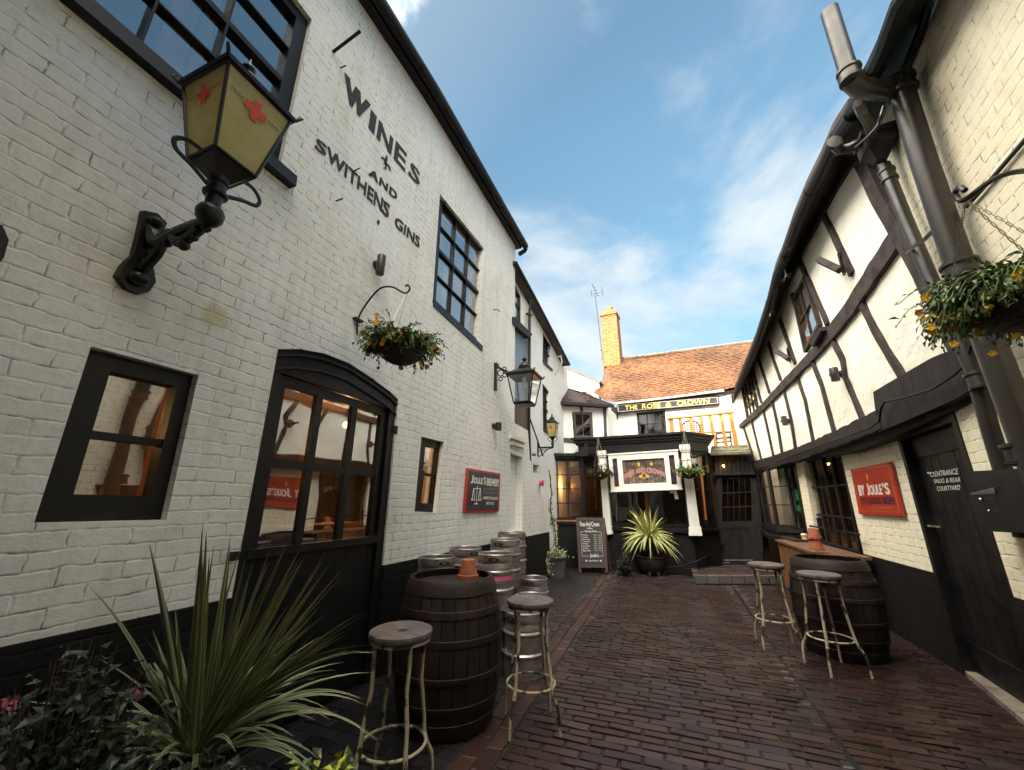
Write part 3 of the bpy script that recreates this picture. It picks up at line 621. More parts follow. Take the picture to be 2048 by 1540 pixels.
# windows
window(LB, WL, winS, 0 or 1, [.53], fw=.095, bw=.035, d=-.05, dep=.08, name='window', bot=.12)
window(LB, WL, win3, 0 or 1, [.5], fw=.09, bw=.03, d=-.05, dep=.07, mg='window glass')
window(LB, WL, winU, 3, [.25, .5, .75], fw=.07, bw=.013, d=-.04, dep=.08, mg='upper glass', rails=(1,), sill=.09)
class QW(Q):
    def __init__(s, pts, n): s.c = pts; s.n = n; s.W = (pts[1] - pts[0]).length; s.H = (pts[3] - pts[0]).length
def wquad(bld, pts, n, cols, rows, **k):       # window from world corners TL,TR,BR,BL
    class T: pass
    global Q
    old = Q; Q = lambda pl, c, d=0: QW([p + n * d for p in pts], n)
    try: return window(bld, None, None, cols, rows, **k)
    finally: Q = old
wquad(LB, [WL.P(-.30, 5.36), WL.P(1.56, 5.36), WL.P(1.56, 3.78), WL.P(-.30, 3.78)], WL.n, [.138, .343, .548, .753], [.25, .5, .75], fw=.10, bw=.014, d=-.04, dep=.09, mg='upper glass', rails=(1,))
g = G(); g.hexa([WL.P(-.4, 3.68, .07), WL.P(1.66, 3.68, .07), WL.P(1.66, 3.78, .06), WL.P(-.4, 3.78, .06)], [WL.P(-.4, 3.68, -.04), WL.P(1.66, 3.68, -.04), WL.P(1.66, 3.78, -.04), WL.P(-.4, 3.78, -.04)]); g.obj('window_sill', 'black paint', LB)
# arched door with glazed upper half
dr = None; g = G()
fr = [(uD0, -.02), (uD0, dT[0][1])] + dT[1:-1] + [(uD1, dT[-1][1]), (uD1, -.02)]
inn = [(uD0 + .07, .0), (uD0 + .07, 2.29), (uD1 - .09, 2.29), (uD1 - .09, .0)]
plate(g, WL, fr, [inn], -.02, -.14); dr = g.obj('arched_door', 'black paint', LB)
g = G(); ua, ub = uD0 + .075, uD1 - .095
BX(g, ua, ua + .07, .03, 2.285, -.05, -.10); BX(g, ub - .07, ub, .03, 2.285, -.05, -.10)
BX(g, ua + .07, ub - .07, .03, 1.12, -.052, -.10); BX(g, ua + .07, ub - .07, 2.215, 2.285, -.052, -.10)
for u_ in (2.27, 2.655): BX(g, u_ - .03, u_ + .03, 1.12, 2.215, -.054, -.10)
BX(g, ua + .07, ub - .07, 1.64, 1.70, -.056, -.10)
g.obj('leaf', 'black paint', dr)
g = G(); BX(g, ua - .02, ub + .02, 1.075, 1.13, -.0, -.05); g.obj('weather_bar', 'black paint', dr)
g = G(); BX(g, ua + .06, ub - .06, 1.10, 2.23, -.075, -.08); g.obj('pane', 'window glass', dr)
g = G()
for k, dz in ((0, .015), (1, .0)):
    pts = [WL.P(u, z - .09 - k * .0, -.012) for u, z in dT]
    g.tube([WL.P(u, z - .05 - k * .1, -.01 - k * .004) for u, z in dT], .012, 6)
g.obj('arch_moulding', 'black paint', dr)
g = G(); c = WL.px(470, 1112, .03); g.box(c, (.03, .05, .05)); g.obj('latch', 'cast iron', dr); g = G(); g.box(WL.px(792, 860, .0), (.02, .03, .08)); g.obj('hinge', 'cast iron', dr)
# rooms behind the glass
def room(bld, y0, y1, z0, z1, x0, x1, mat, name='interior'):
    g = G(); p = [V((x, y, z)) for z in (z0, z1) for x, y in ((x0, y0), (x1, y0), (x1, y1), (x0, y1))]
    g.add(p, [(0, 1, 2, 3), (4, 7, 6, 5), (0, 3, 7, 4), (0, 4, 5, 1), (2, 6, 7, 3)]); return g.obj(name, mat, bld, smooth=0)
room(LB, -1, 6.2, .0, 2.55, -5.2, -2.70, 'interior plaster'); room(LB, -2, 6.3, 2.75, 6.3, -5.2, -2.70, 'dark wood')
g = G()
for y0, y1 in ((.2, 1.7), (1.9, 3.3), (3.5, 4.6)):
    g.box((-2.98, (y0 + y1) / 2, .60), (.06, y1 - y0, 1.2)); g.box((-3.02, (y0 + y1) / 2, 1.2), (.25, y1 - y0, .05))
g.obj('window_bench', 'pine', LB)
g = G()
for y in (.55, 1.45, 2.15, 2.95, 3.7): g.box((-4.2, y, 1.2), (.12, .12, 2.4))
for y in (.9, 2.5): g.box((-4.3, y, 1.35), (.05, .75, .07)); g.box((-4.3, y, .95), (.05, .75, .07))
g.obj('timber_screen', 'pine', LB)
g = G(); BX(g, .80, .94, 3.8, 5.3, -.16, -.18); BX(g, .97, 1.03, 3.8, 5.3, -.17, -.2); g.obj('shutter', 'gold pine', LB)
g = G(); BX(g, 3.72, 3.80, 3.8, 5.2, -.2, -.22); BX(g, 4.15, 4.35, 3.8, 4.6, -.2, -.22); g.obj('curtain', 'net blind', LB)
def pend(p, e, label, r=.035):
    t = thing('pendant_lamp', label, 'lamp', p + V((0, 0, .2)))
    g = G(); g.sph(p, r, 12); g.obj('bulb', 'bulb warm', t)
    g = G(); g.tube([p + V((0, 0, .03)), p + V((0, 0, .2))], .012, 6); g.tube([p + V((0, 0, .2)), p + V((0, 0, .6))], .004, 5); g.obj('flex', 'cast iron', t)
    li = bpy.data.lights.new('bulb_light', 'POINT'); li.energy = e; li.color = (1, .55, .22); li.shadow_soft_size = .05
    lo = bpy.data.objects.new('bulb_light', li); link(lo, t, p + V((0, 0, -.12)))
r_ = ray(692, 850); pend(O + r_ * (-3.5 / r_.x), 26, 'lit bare bulb glowing inside the arched door of the left wall')
r_ = ray(150, 850); pend(O + r_ * (-3.9 / r_.x) + V((0, -.5, .2)), 12, 'warm lamp inside the room behind the small square window')
# painted lettering on the wall
g = G(); z_ = lambda x, y: (620 + x / 4.277, 140 + y / 4.277)
tp = [(0, (295, 15)), (.22, (432, 185)), (.37, (520, 335)), (.49, (590, 425)), (.70, (735, 600)), (.86, (870, 775)), (1, (952, 880))]
bt = [(0, (300, 255)), (.20, (455, 445)), (.33, (500, 492)), (.45, (565, 582)), (.66, (715, 765)), (.86, (845, 905)), (1, (935, 1005))]
W_ = lambda pts: [(t, WL.px(*z_(*p), .003)) for t, p in pts]
TP, BT = W_(tp), W_(bt)
def put(s, tl, tr, br_, bl, off=.0, pl=WL, d=.003, g=None, zf=z_, space=1.0, bold=(0, 0)):
    c = [pl.px(*zf(*p), d) for p in (tl, tr, br_, bl)]; ba, bb = bold
    sh = [(0, 0)] if not (ba or bb) else [(i_, j_) for i_ in (-1, 0, 1) for j_ in (-1, 1)]
    for n_, (i_, j_) in enumerate(sh):
        e = pl.n * (n_ * .0004)
        text(g, s, lambda a, b: c[0].lerp(c[1], ba + (1 - 2 * ba) * a + i_ * ba).lerp(c[3].lerp(c[2], ba + (1 - 2 * ba) * a + i_ * ba), bb + (1 - 2 * bb) * b + j_ * bb) + e, off, space)
seg = [('W', (295, 15), (520, 297), (455, 445), (300, 256)), ('I', (522, 335), (572, 400), (548, 556), (498, 492)), ('N', (590, 422), (714, 590), (693, 732), (566, 580)), ('E', (735, 600), (830, 718), (812, 875), (714, 760)), ('S', (868, 775), (942, 880), (937, 1000), (835, 900))]
for s, a, b, c, d in seg: put(s, a, b, c, d, .02, g=g, bold=({'I': .08}.get(s, .055), .035))
g.obj('painted_lettering', 'lettering brown', LB, smooth=0); g = G()
for s, a, b, c, d in (('S', (56, 572), (146, 648), (134, 748), (40, 668)), ('WITHEN', (150, 645), (628, 1100), (612, 1218), (137, 764)), ("'", (628, 1113), (642, 1122), (638, 1140), (624, 1128)), ('S', (633, 1108), (686, 1158), (670, 1274), (611, 1222)), ('GINS', (735, 1245), (942, 1435), (935, 1530), (716, 1330))):
    if s == 'GINS': g.obj('painted_lettering', 'lettering brown', LB, smooth=0); g = G()
    put(s, a, b, c, d, .01, g=g, bold=({'WITHEN': .007, 'GINS': .014, "'": .0}.get(s, .06), .045 if s != "'" else 0))
g.obj('painted_lettering', 'lettering brown', LB, smooth=0); g = G()
put('AND', (515, 832), (748, 1050), (742, 1122), (497, 895), .01, g=g, space=1.15, bold=(.018, .05)); g.obj('painted_lettering', 'lettering brown', LB, smooth=0); g = G()
def flat(g, pl, pts, zf, d=.003):
    a = [pl.px(*zf(*p), d) for p in pts]; g.add(a, [tuple(range(len(a)))])
flat(g, WL, [(582, 1275), (600, 1298), (588, 1333), (568, 1302)], z_); g.obj('painted_diamond', 'lettering brown', LB, smooth=0); g = G()
for pts in ([(640, 760), (655, 725), (668, 740), (660, 790), (640, 800)], [(605, 745), (625, 740), (650, 775), (655, 800), (640, 795), (622, 760), (610, 765)], [(640, 800), (660, 795), (690, 830), (692, 862), (680, 862), (672, 835)], [(632, 790), (668, 808), (664, 818), (628, 800)], [(640, 805), (655, 815), (655, 862), (645, 850)], [(628, 840), (650, 812), (654, 822), (634, 852)]): flat(g, WL, pts, z_)
g.obj('painted_fleur_de_lis', 'lettering brown', LB, smooth=0)
# ------------------------------------------------------------------ left wing beyond
LW = thing('rendered_wing_building', 'narrow white rendered wing with boarded loft door, beyond the left brick wall', 'building', (-2.6, 8.8, 0))
ends = W2.uz(1130, 900)[0]
ztop = lambda u: W2.uz(1030, 532)[1] + (u - 6.8) * (W2.uz(1128, 722)[1] - W2.uz(1030, 532)[1]) / (11.0 - 6.8)
wA = [(1086, 664), (1102, 691), (1101, 738), (1085, 722)]; wB = [(1085, 766), (1098, 784), (1099, 866), (1086, 858)]
g = G(); plate(g, W2, [(6.42, .0), (11.2, .0), (11.2, ztop(11.2) + .1), (6.42, ztop(6.42) + .1)], [uzl(W2, wA), uzl(W2, wB), uzl(W2, [(1066, 928), (1078, 931), (1078, 946), (1066, 945)])], 0, -.2); g.obj('wall', 'white render', LW, smooth=0)
g = G(); g.hexa([W2.P(11.19, 0, -.001), W2.P(11.19, ztop(11.2) + .1, -.001), W2.P(11.19, ztop(11.2) + .1, -2), W2.P(11.19, 0, -2)], [W2.P(11, 0, -.21), W2.P(11, ztop(11.2) + .1, -.21), W2.P(11, ztop(11.2) + .1, -2), W2.P(11, 0, -2)]); g.obj('end_wall', 'white render', LW)
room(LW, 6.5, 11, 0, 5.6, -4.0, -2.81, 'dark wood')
window(LW, W2, wA, 3, [.5], fw=.06, bw=.02, d=-.02, mg='upper glass', sill=.06); window(LW, W2, wB, 3, [.25, .5, .75], fw=.06, bw=.02, d=-.02, mg='upper glass', rails=(1,), sill=.06)
g = G(); window(LW, W2, [(1027, 560), (1041, 594), (1041, 645), (1027, 632)], 1, [.5], fw=.05, bw=.03, d=.05, dep=.06, mg='upper glass')
g = G(); slab(g, W2, [(1042, 590), (1058, 612), (1058, 662), (1042, 645)], .03, -.01); g.obj('cream_panel', 'cream render', LW)
g = G(); slab(g, W2, [(1027, 633), (1065, 668), (1060, 676), (1027, 648)], .16, 0); g.obj('canopy', 'black timber', LW)
zz = lambda t: None
def boards(name, mat, pl, q4, n, d1, d0, parent, gap=.12, horiz=False):
    q = Q(pl, q4, d1); g = G()
    for i in range(n):
        a, b = (i + gap / 2) / n, (i + 1 - gap / 2) / n
        j = random.uniform(-.004, .004)
        if horiz: q.bar(g, 0, a, 1, b, j, d0 - d1)
        else: q.bar(g, a, 0, b, 1, j, d0 - d1)
    return g.obj(name, mat, parent)
boards('loft_door', 'sky sheen boards', W2, [(1028, 648), (1060, 676), (1058, 812), (1027, 795)], 6, .05, 0, LW)
boards('lower_boards', 'brown boards', W2, [(1027, 797), (1058, 813), (1057, 863), (1026, 848)], 5, .06, 0, LW)
g = G(); g.tube([W2.px(1062, 600, .14), W2.px(1059, 625, .1), W2.px(1059, 680, .1), W2.px(1058, 860, .09), W2.px(1060, 925, .09)], .03, 8); g.tube([W2.px(1054, 628, .1), W2.px(1062, 630, .1)], .03, 8); g.obj('downpipe', 'gutter black', LW)
g = G(); slab(g, WL, [(1026, 870), (1054, 881), (1054, 887), (1026, 877)], .07, -.01); slab(g, WL, [(1026, 883), (1048, 891), (1048, 896), (1026, 889)], .05, -.01); g.obj('brick_ledges', 'white brick far', LW, pl=WL)
g = G(); rt = [(1029, 522), (1065, 588), (1105, 664), (1137, 727)]
top = [W2.px(x, y, .17) for x, y in rt]; 
for d_ in (0,):
    lo = [W2.px(x, y, .17) - V((0, 0, .07)) for x, y in rt]; bk = [p - W2.n * .19 for p in lo]; tb = [p - W2.n * 2.2 + V((0, 0, 1.3)) for p in top]
    for i in range(3): g.hexa([lo[i], lo[i + 1], top[i + 1], top[i]], [bk[i], bk[i + 1], tb[i + 1] - V((0, 0, .1)), tb[i] - V((0, 0, .1))])
g.obj('roof', 'slate', LW)
g = G(); g.tube([p + W2.n * .02 - V((0, 0, .04)) for p in top], .04, 8); g.obj('gutter', 'gutter black', LW)
g = G(); g.tube([W2.px(1115, 714, .05), W2.px(1122, 712, .3), W2.px(1124, 725, .3), W2.px(1118, 738, .2), W2.px(1110, 750, .05)], .018, 6); g.obj('overflow_pipe', 'white paint', LW)
# white gable wall behind
g = G(); BG = Pl(-2.0, 13.5, 92); slab(g, BG, [(1120, 730), (1128, 736), (1160, 748), (1198, 763), (1198, 830), (1120, 830)], 0, -.4)
WGb = tag(g.obj('gable_wall', 'cream render'), 'low cream gable wall with sloping coping between the white wing and tiled roof', 'wall')
g = G(); beam(g, BG, [(1124, 733), (1160, 747), (1200, 764)], 5, .06, -.4, .0, 1.0); g.obj('coping', 'grey slab', WGb)
# ------------------------------------------------------------------ unseen building added behind the camera to block sun and darken the yard
RBk = thing('sun_block_building', 'unseen brick block with an archway, added behind the camera to shade the yard', 'building', (0, -1.6, 0))
SB = Pl(0, -1.4, 270); SC2 = Pl(0, -5.0, 270)
g = G(); plate(g, SB, [(-6, 0), (-1.3, 0), (-1.3, 2.3), (-.6, 2.7), (.6, 2.7), (1.3, 2.3), (1.3, 0), (8, 0), (8, REARH), (-6, REARH)], [], 0, -.4); g.obj('wall', 'orange brick dark', RBk, smooth=0, pl=SB)
g = G(); plate(g, SC2, [(-6, 0), (8, 0), (8, REARH), (-6, REARH)], [], 0, -.4); g.obj('sun_stop_wall', 'orange brick dark', RBk, smooth=0, pl=SC2)  # unseen wall added to stop low sun coming through the arch
g = G(); BX(g, -6, 8, 2.75, 2.85, -.4, -3.6, SB); g.obj('passage_ceiling', 'dark wood', RBk)
g = G(); g.hexa([(-7, -1.2, REARH), (8, -1.2, REARH), (8, -5.5, REARH + 1.2), (-7, -5.5, REARH + 1.2)], [(-7, -1.2, REARH - .1), (8, -1.2, REARH - .1), (8, -5.5, REARH), (-7, -5.5, REARH)]); g.obj('roof', 'slate', RBk)
# ------------------------------------------------------------------ near right brick building
RN = thing('cream_brick_building', 'cream painted brick wall with black door and iron pipes, nearest on the right', 'building', (2.2, 4.0, 0))
doorR = [(1793, 866), (1905, 817), (2035, 1290), (1915, 1345)]
uR = [RB.uz(1793, 864)[0], RB.uz(1913, 860)[0]]; uR = [-.26, .94]; zR = 2.13
g = G(); plate(g, RB, [(-.30, .80), (uR[0], .80), (uR[0], zR), (uR[1], zR), (uR[1], .82), (9.5, .84), (9.5, 4.62), (2.2, 4.64), (.9, 4.74), (.2, 4.86), (-.30, 4.92)], [], 0, -.25); g.obj('wall', 'cream brick', RN, smooth=0, pl=RB)
g = G(); plate(g, RB, [(uR[1], -.02), (9.5, -.02), (9.5, .85), (uR[1], .82)], [], .012, -.2); g.obj('plinth', 'black brick', RN, smooth=0, pl=RB)
# door
q4 = [RB.P(uR[0], zR), RB.P(uR[1], zR), RB.P(uR[1], -.02), RB.P(uR[0], -.02)]
g = G()
BX(g, uR[0], uR[0] + .07, 0, zR, .01, -.14, RB); BX(g, uR[1] - .07, uR[1], 0, zR, .01, -.14, RB); BX(g, uR[0] + .07, uR[1] - .07, zR - .08, zR, .008, -.14, RB)
rd = g.obj('entrance_door', 'black paint', RN)
g = G(); n_ = 7
for i in range(n_):
    a = uR[0] + .075 + (uR[1] - uR[0] - .15) * i / n_; b = a + (uR[1] - uR[0] - .15) / n_ - .006; BX(g, a, b, .04, zR - .085, -.07 + random.uniform(-.001, .001), -.11, RB)
for z0, z1 in ((1.86, 2.04), (.10, .28)): BX(g, uR[0] + .08, uR[1] - .08, z0, z1, -.055, -.072, RB)
g.obj('boarded_leaf', 'black paint', rd)
g = G(); c = RB.px(1866, 1057, -.05); slab(g, RB, [(1860, 1039), (1867, 1038), (1877, 1076), (1870, 1077)], -.055, -.07)
g.tube([RB.px(1864, 1053, -.05), RB.px(1864, 1053, -.01), RB.px(1857, 1052, .0)], .010, 8); g.tube([RB.px(1864, 1052, -.01), RB.px(1883, 1054, -.0)], .010, 8); g.obj('handle', 'chrome', rd)
g = G(); zs = lambda x, y: (1680 + x / 5.565, 900 + y / 5.56)
put('ENTRANCE', (1053, 238), (1312, 203), (1312, 268), (1058, 297), .0, RB, -.048, g, zs); put('SNUG & REAR', (1045, 325), (1340, 300), (1342, 355), (1050, 372), .0, RB, -.048, g, zs); put('COURTYARD', (1075, 405), (1335, 388), (1338, 440), (1085, 457), .0, RB, -.048, g, zs)
def strokes(g, pl, pts, zf, r, d):
    P_ = [pl.px(*zf(*p), d) for p in pts]
    for a, b in zip(P_, P_[1:]):
        t = (b - a).normalized(); s_ = t.cross(pl.nn(a)) * r; e = t * r * .6; g.add([a - s_ - e, b - s_ + e, b + s_ + e, a + s_ - e], [(0, 1, 2, 3)])
strokes(g, RB, [(970, 250), (1010, 250), (1010, 290), (1042, 292), (1045, 252), (1018, 250)], zs, .003, -.048); strokes(g, RB, [(968, 252), (985, 262), (1005, 262)], zs, .003, -.048)
g.obj('painted_lettering', 'white lettering', rd, smooth=0)
# wall-mounted black box and small white dots
bx = thing('wall_bin', 'black metal ash bin box fixed to the wall right of the entrance door', 'bin', RB.px(1990, 1060, .0))
g = G(); slab(g, RB, [(1934, 943), (2075, 935), (2090, 1068), (1958, 1062)], .16, 0); g.obj('body', 'black paint', bx)
g = G(); slab(g, RB, [(1940, 986), (1988, 975), (1990, 987), (1942, 990)], .168, .15); g.obj('slot', 'grey slab', bx)
g = G(); g.sph(RB.px(1962, 999, .17), .012, 8); g.sph(RB.px(1978, 1022, .17), .008, 8); g.obj('rivet', 'chrome', bx)
# eaves over the near wall
g = G(); ge = [(2050, -560), (1935, -240), (1860, -90), (1798, 0), (1762, 95), (1725, 170), (1690, 235), (1668, 268)]
OFG = .26
gut = [RB.px(x + 8, y, OFG) for x, y in ge]
el = [(2130, -560), (1990, -240), (1915, -90), (1868, 0), (1838, 70), (1808, 140), (1775, 205), (1738, 262)]
inn_ = [RB.px(x, y, .0) for x, y in el]
print('RB eave z', [round(p.z, 2) for p in gut], [round(p.z, 2) for p in inn_])
g.tube(gut, .062, 10); g.tube([gut[5].lerp(gut[4], .2), gut[5].lerp(gut[4], .5)], .072, 10); g.obj('gutter', 'gutter black', RN)
g = G()
for i in range(len(gut) - 1):
    a, b, c, d = gut[i], gut[i + 1], inn_[i + 1], inn_[i]; u_ = V((0, 0, 1))
    g.hexa([a + u_ * .02, b + u_ * .02, c, d], [a + u_ * .10, b + u_ * .10, c + u_ * .10 - RB.n * .05, d + u_ * .10 - RB.n * .05])
    a, b = a + u_ * .08, b + u_ * .08; k = -RB.n * 3.2 + u_ * 2.3
    g.hexa([a, b, b + k, a + k], [a + u_ * .06, b + u_ * .06, b + k + u_ * .06, a + k + u_ * .06])
g.obj('eaves', 'black timber', RN)
# conduit on the brick
g = G(); g.tube([RB.px(1870, -30, .03), RB.px(1842, 60, .03), RB.px(1812, 135, .03), RB.px(1800, 165, .03)], .03, 8); g.obj('conduit', 'pipe iron', RN)
g = G(); g.tube([RB.px(1933, 414, .02), RB.px(1990, 350, .02), RB.px(2060, 268, .02)], .012, 6); tag(g.obj('wall_cable', 'pipe iron'), 'thin dark cable clipped diagonally across the upper cream brick', 'cable')
# ------------------------------------------------------------------ timber framed range
TF = thing('timber_framed_building', 'long timber framed range with cream plaster panels and dark beams on the right', 'building', (2.2, 8.0, 0))
def both(fn):
    fn(0); fn(1)
zb = 2.36
g = G()
plate(g, RT1, [(-.01 - (5.28 - 4.05) * 0 - 0, 0), (0, 0)], [], 0, -.1) if False else None
# plane 1 covers y 4.0..7.6, u of RT1 is towards the camera
u0, u1 = RT1.u.dot(V((2.115, 7.6, 0)) - RT1.p), RT1.u.dot(V((2.07, 4.12, 0)) - RT1.p)
ut = lambda y: RT1.u.dot(V((2.10, y, 0)) - RT1.p)
plate(g, RT1, [(u0, zb), (ut(3.86), zb), (ut(4.30), 4.9), (ut(5.3), 4.97), (ut(6.0), 5.0), (u0, 4.97)], [], 0, -.1)
g.obj('plaster', 'cream render', TF, smooth=0)
g = G(); U2 = lambda y: RT2.u.dot(V((2.115 - (y - 7.6) * .087, y, 0)) - RT2.p)
U1a, U1b = U2(12.4), U2(7.6)
fw_ = [(1470, 775), (1500, 752), (1514, 824), (1489, 846)]
plate(g, RT2, [(U1a, zb), (U1b, zb), (U1b, 4.97), (U2(8.3), 4.74), (U2(9.1), 4.48), (U2(10.3), 4.29), (U1a, 4.03)], [], 0, -.1); g.obj('plaster', 'cream render', TF, smooth=0)
# timbers
def bm(name, pts, w, d1=.035, mat='grey timber', wob=.008): g = G(); beam(g, RT, pts, w, d1, -.02, wob); return g.obj(name, mat, TF, smooth=50)
bm('corner_post', [(1714, 318), (1750, 395), (1795, 475), (1832, 548), (1868, 620), (1905, 700)], [38, 42, 38, 34, 34, 36], .05)
bm('rail', [(1786, 478), (1742, 545), (1700, 612), (1662, 662), (1632, 700), (1598, 736), (1560, 775), (1530, 808), (1500, 836), (1478, 853)], [44, 42, 38, 30, 24, 20, 18, 15, 12, 9], .05)
for nm, pts, w in (('stud', [(1641, 425), (1668, 480), (1700, 548)], [15, 15, 16]), ('stud', [(1594, 518), (1622, 580), (1652, 650)], [13, 14, 14]), ('stud', [(1581, 588), (1596, 640), (1611, 702)], [10, 8, 8]),
                   ('stud', [(1557, 640), (1572, 680), (1588, 728)], [10, 9, 9]), ('stud', [(1534, 685), (1545, 720), (1559, 760)], [8, 7, 7]), ('stud', [(1514, 716), (1527, 755), (1537, 786)], [7, 6, 6]), ('stud', [(1503, 738), (1512, 772), (1521, 806)], [6, 5, 5]),
                   ('stud', [(1713, 598), (1756, 680), (1802, 758)], [17, 18, 20]), ('stud', [(1655, 668), (1682, 720), (1687, 755), (1722, 838)], [14, 14, 12, 16]), ('stud', [(1616, 708), (1641, 772), (1666, 868)], [11, 11, 13]),
                   ('stud', [(1591, 750), (1608, 802), (1624, 886)], [8, 8, 9]), ('stud', [(1565, 778), (1580, 840), (1589, 900)], [7, 7, 7]), ('stud', [(1542, 800), (1553, 850), (1563, 912)], [6, 6, 6]),
                   ('stud', [(1525, 822), (1536, 870), (1546, 918)], [5, 5, 6]), ('stud', [(1501, 840), (1512, 885), (1523, 928)], [5, 5, 5]), ('stud', [(1485, 852), (1497, 890), (1509, 930)], [5, 5, 7])):
    bm(nm, pts, w)
# jetty bressumer
bm('bressumer', [(1506, 937), (1552, 922), (1592, 909), (1640, 890), (1700, 865), (1757, 838)], [20, 24, 26, 30, 36, 44], .11, 'black timber', .012)
g = G(); slab(g, RT1, [(1746, 784), (1800, 752), (1862, 716), (1945, 682), (1975, 760), (1900, 803), (1800, 846), (1756, 864)], .10, -.05); g.obj('door_lintel', 'black timber', TF)
g = G(); slab(g, RT1, [(1740, 858), (1800, 838), (1905, 795), (1975, 768), (1980, 790), (1905, 822), (1800, 868), (1700, 905), (1640, 915), (1640, 885)], .02, -.12); g.obj('lintel_board', 'black timber', TF)
for nm, c, cl, rw, mgl in (('window', [(1583, 597), (1605, 553), (1637, 650), (1607, 706)], 2, [.5], 'upper glass'), ('window', [(1481, 772), (1500, 751), (1515, 824), (1494, 846)], 3, [.33, .66], 'upper glass')):
    wf = window(TF, RT, c, cl, rw, fw=.05, bw=.018, d=.05, dep=.055, mf='grey timber', mg=mgl, pd=-.03, name=nm)
    g = G(); q = Q(RT, c, .014); q.bar(g, .06, .06, .45, .94, 0, -.008); g.obj('curtain', 'gold pine', wf)
g = G(); slab(g, RT, [(1619, 686), (1637, 655), (1641, 662), (1624, 694)], .12, .03); g.obj('window_vent', 'black timber', TF)
# eaves and gutter
gl = [(1694, 228), (1664, 272), (1640, 325), (1610, 382), (1585, 440), (1560, 510), (1545, 545), (1530, 605), (1505, 680), (1482, 735), (1462, 782)]
el = [(1735, 285), (1700, 322), (1672, 368), (1642, 425), (1612, 478), (1580, 548), (1560, 590), (1540, 645), (1518, 702), (1492, 752), (1466, 800)]
gp = [RT.px(x + 10, y + 3, .30) for x, y in gl]; ep = [RT.px(x, y, .0) for x, y in el]
g = G(); g.tube(gp, .062, 10)
for i in (1, 3, 5, 7, 9): g.tube([gp[i], gp[i].lerp(gp[i - 1], .08)], .07, 10)
g.obj('gutter', 'gutter black', TF)
g = G()
for i in range(len(gp) - 1):
    a, b, c, d = gp[i], gp[i + 1], ep[i + 1], ep[i]; dz = V((0, 0, .05)); nb = RT.nn(a)
    g.hexa([a + dz * .6, b + dz * .6, c, d], [a + dz * 2.5, b + dz * 2.5, c + V((0, 0, .12)), d + V((0, 0, .12))])
    g.hexa([c + nb * .04 - V((0, 0, .10)), d + nb * .04 - V((0, 0, .10)), d + nb * .04 + V((0, 0, .1)), c + nb * .04 + V((0, 0, .1))], [c - nb * .04 - V((0, 0, .10)), d - nb * .04 - V((0, 0, .10)), d - nb * .04 + V((0, 0, .1)), c - nb * .04 + V((0, 0, .1))])
g.obj('eaves', 'black timber', TF); print('TF z', [round(p.z, 2) for p in gp], [(round(p.y, 1), round(p.z, 2)) for p in ep])
g = G()
for i in range(len(gp) - 1):
    a, b = gp[i] + V((0, 0, .10)), gp[i + 1] + V((0, 0, .10)); k = V((3.4, 0, 2.5)); g.hexa([a, b, b + k, a + k], [a + V((0, 0, .08)), b + V((0, 0, .08)), b + k + V((0, 0, .08)), a + k + V((0, 0, .08))])
g.obj('roof', 'roof tile dark', TF)
# ground floor
U = lambda x, y: RG1.uz(x, y)
uW0 = RG1.u.dot(V((2.245, 7.6, 0)) - RG1.p)
g = G(); wpan = [RG1.uz(1682, 880), RG1.uz(1793, 850), RG1.uz(1869, 1146), RG1.uz(1722, 1114)]
uL = (wpan[0][0] + wpan[3][0]) / 2; print('panel', wpan)
plate(g, RG1, [(uL, .80), (.02, .80), (.02, 2.40), (uL, 2.40)], [], .0, -.2); g.obj('brick_panel', 'cream brick', TF, smooth=0, pl=RG1)
g = G(); plate(g, RG1, [(uL - 1.4, -.02), (.02, -.02), (.02, .805), (uL, .805), (uL, .74), (uL - 1.4, .74)], [], .008, -.2); plate(g, RG2, [(U2(11.9), -.02), (U2(7.5), -.02), (U2(7.5), .80), (U2(11.9), .80)], [], .008, -.2); g.obj('plinth', 'black brick', TF, smooth=0, pl=RG1)
g = G()
for c in ([(1553, 934), (1563, 932), (1584, 1070), (1573, 1070)], [(1591, 924), (1605, 921), (1634, 1082), (1618, 1078)]): slab(g, RG, c, .02, -.2); 
g.obj('pier', 'cream brick', TF, smooth=0, pl=RG2)
g = G(); 
for y0, y1, pl_, in ((6.9, 7.6, RG1),): pass
window(TF, RG, [(1606, 920), (1681, 893), (1722, 1114), (1640, 1086)], [.18, .5, .75], [.34, .68], fw=.06, bw=.022, d=-.03, dep=.07, mf='black timber', mg='bay glass')
window(TF, RG, [(1566, 932), (1591, 924), (1618, 1082), (1584, 1070)], [.5], [.34, .68], fw=.05, bw=.02, d=-.03, dep=.07, mf='black timber', mg='bay glass')
g = G(); q = Q(RG, [(1606, 920), (1681, 893), (1722, 1114), (1640, 1086)], -.10)
for a in (.10, .30, .52): q.bar(g, a, .05, a + .045, .95, -.10, -.14)
g.obj('interior_post', 'gold pine', TF)
g = G(); q.bar(g, 0.1, .84, 1, .97, -.06, -.12); g.obj('interior_bench', 'pine', TF)
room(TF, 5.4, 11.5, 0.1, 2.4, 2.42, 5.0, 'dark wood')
bpy.data.objects[-1] if False else None
g = G(); q2 = Q(RG, [(1566, 932), (1591, 924), (1618, 1082), (1584, 1070)], -.05)
q2.bar(g, .5, .36, .8, .50, 0.0, -.01); q2.bar(g, .52, .56, .82, .64, 0, -.01); g.obj('green_notice', 'exit green', TF)
g = G(); beam(g, RG, [(1618, 1052), (1660, 1059), (1717, 1069)], 3, .09, .07, .001); g.tube([RG.px(1640, 1056, 0), RG.px(1640, 1056, .08)], .01, 6); g.obj('window_rail', 'cast iron', TF)
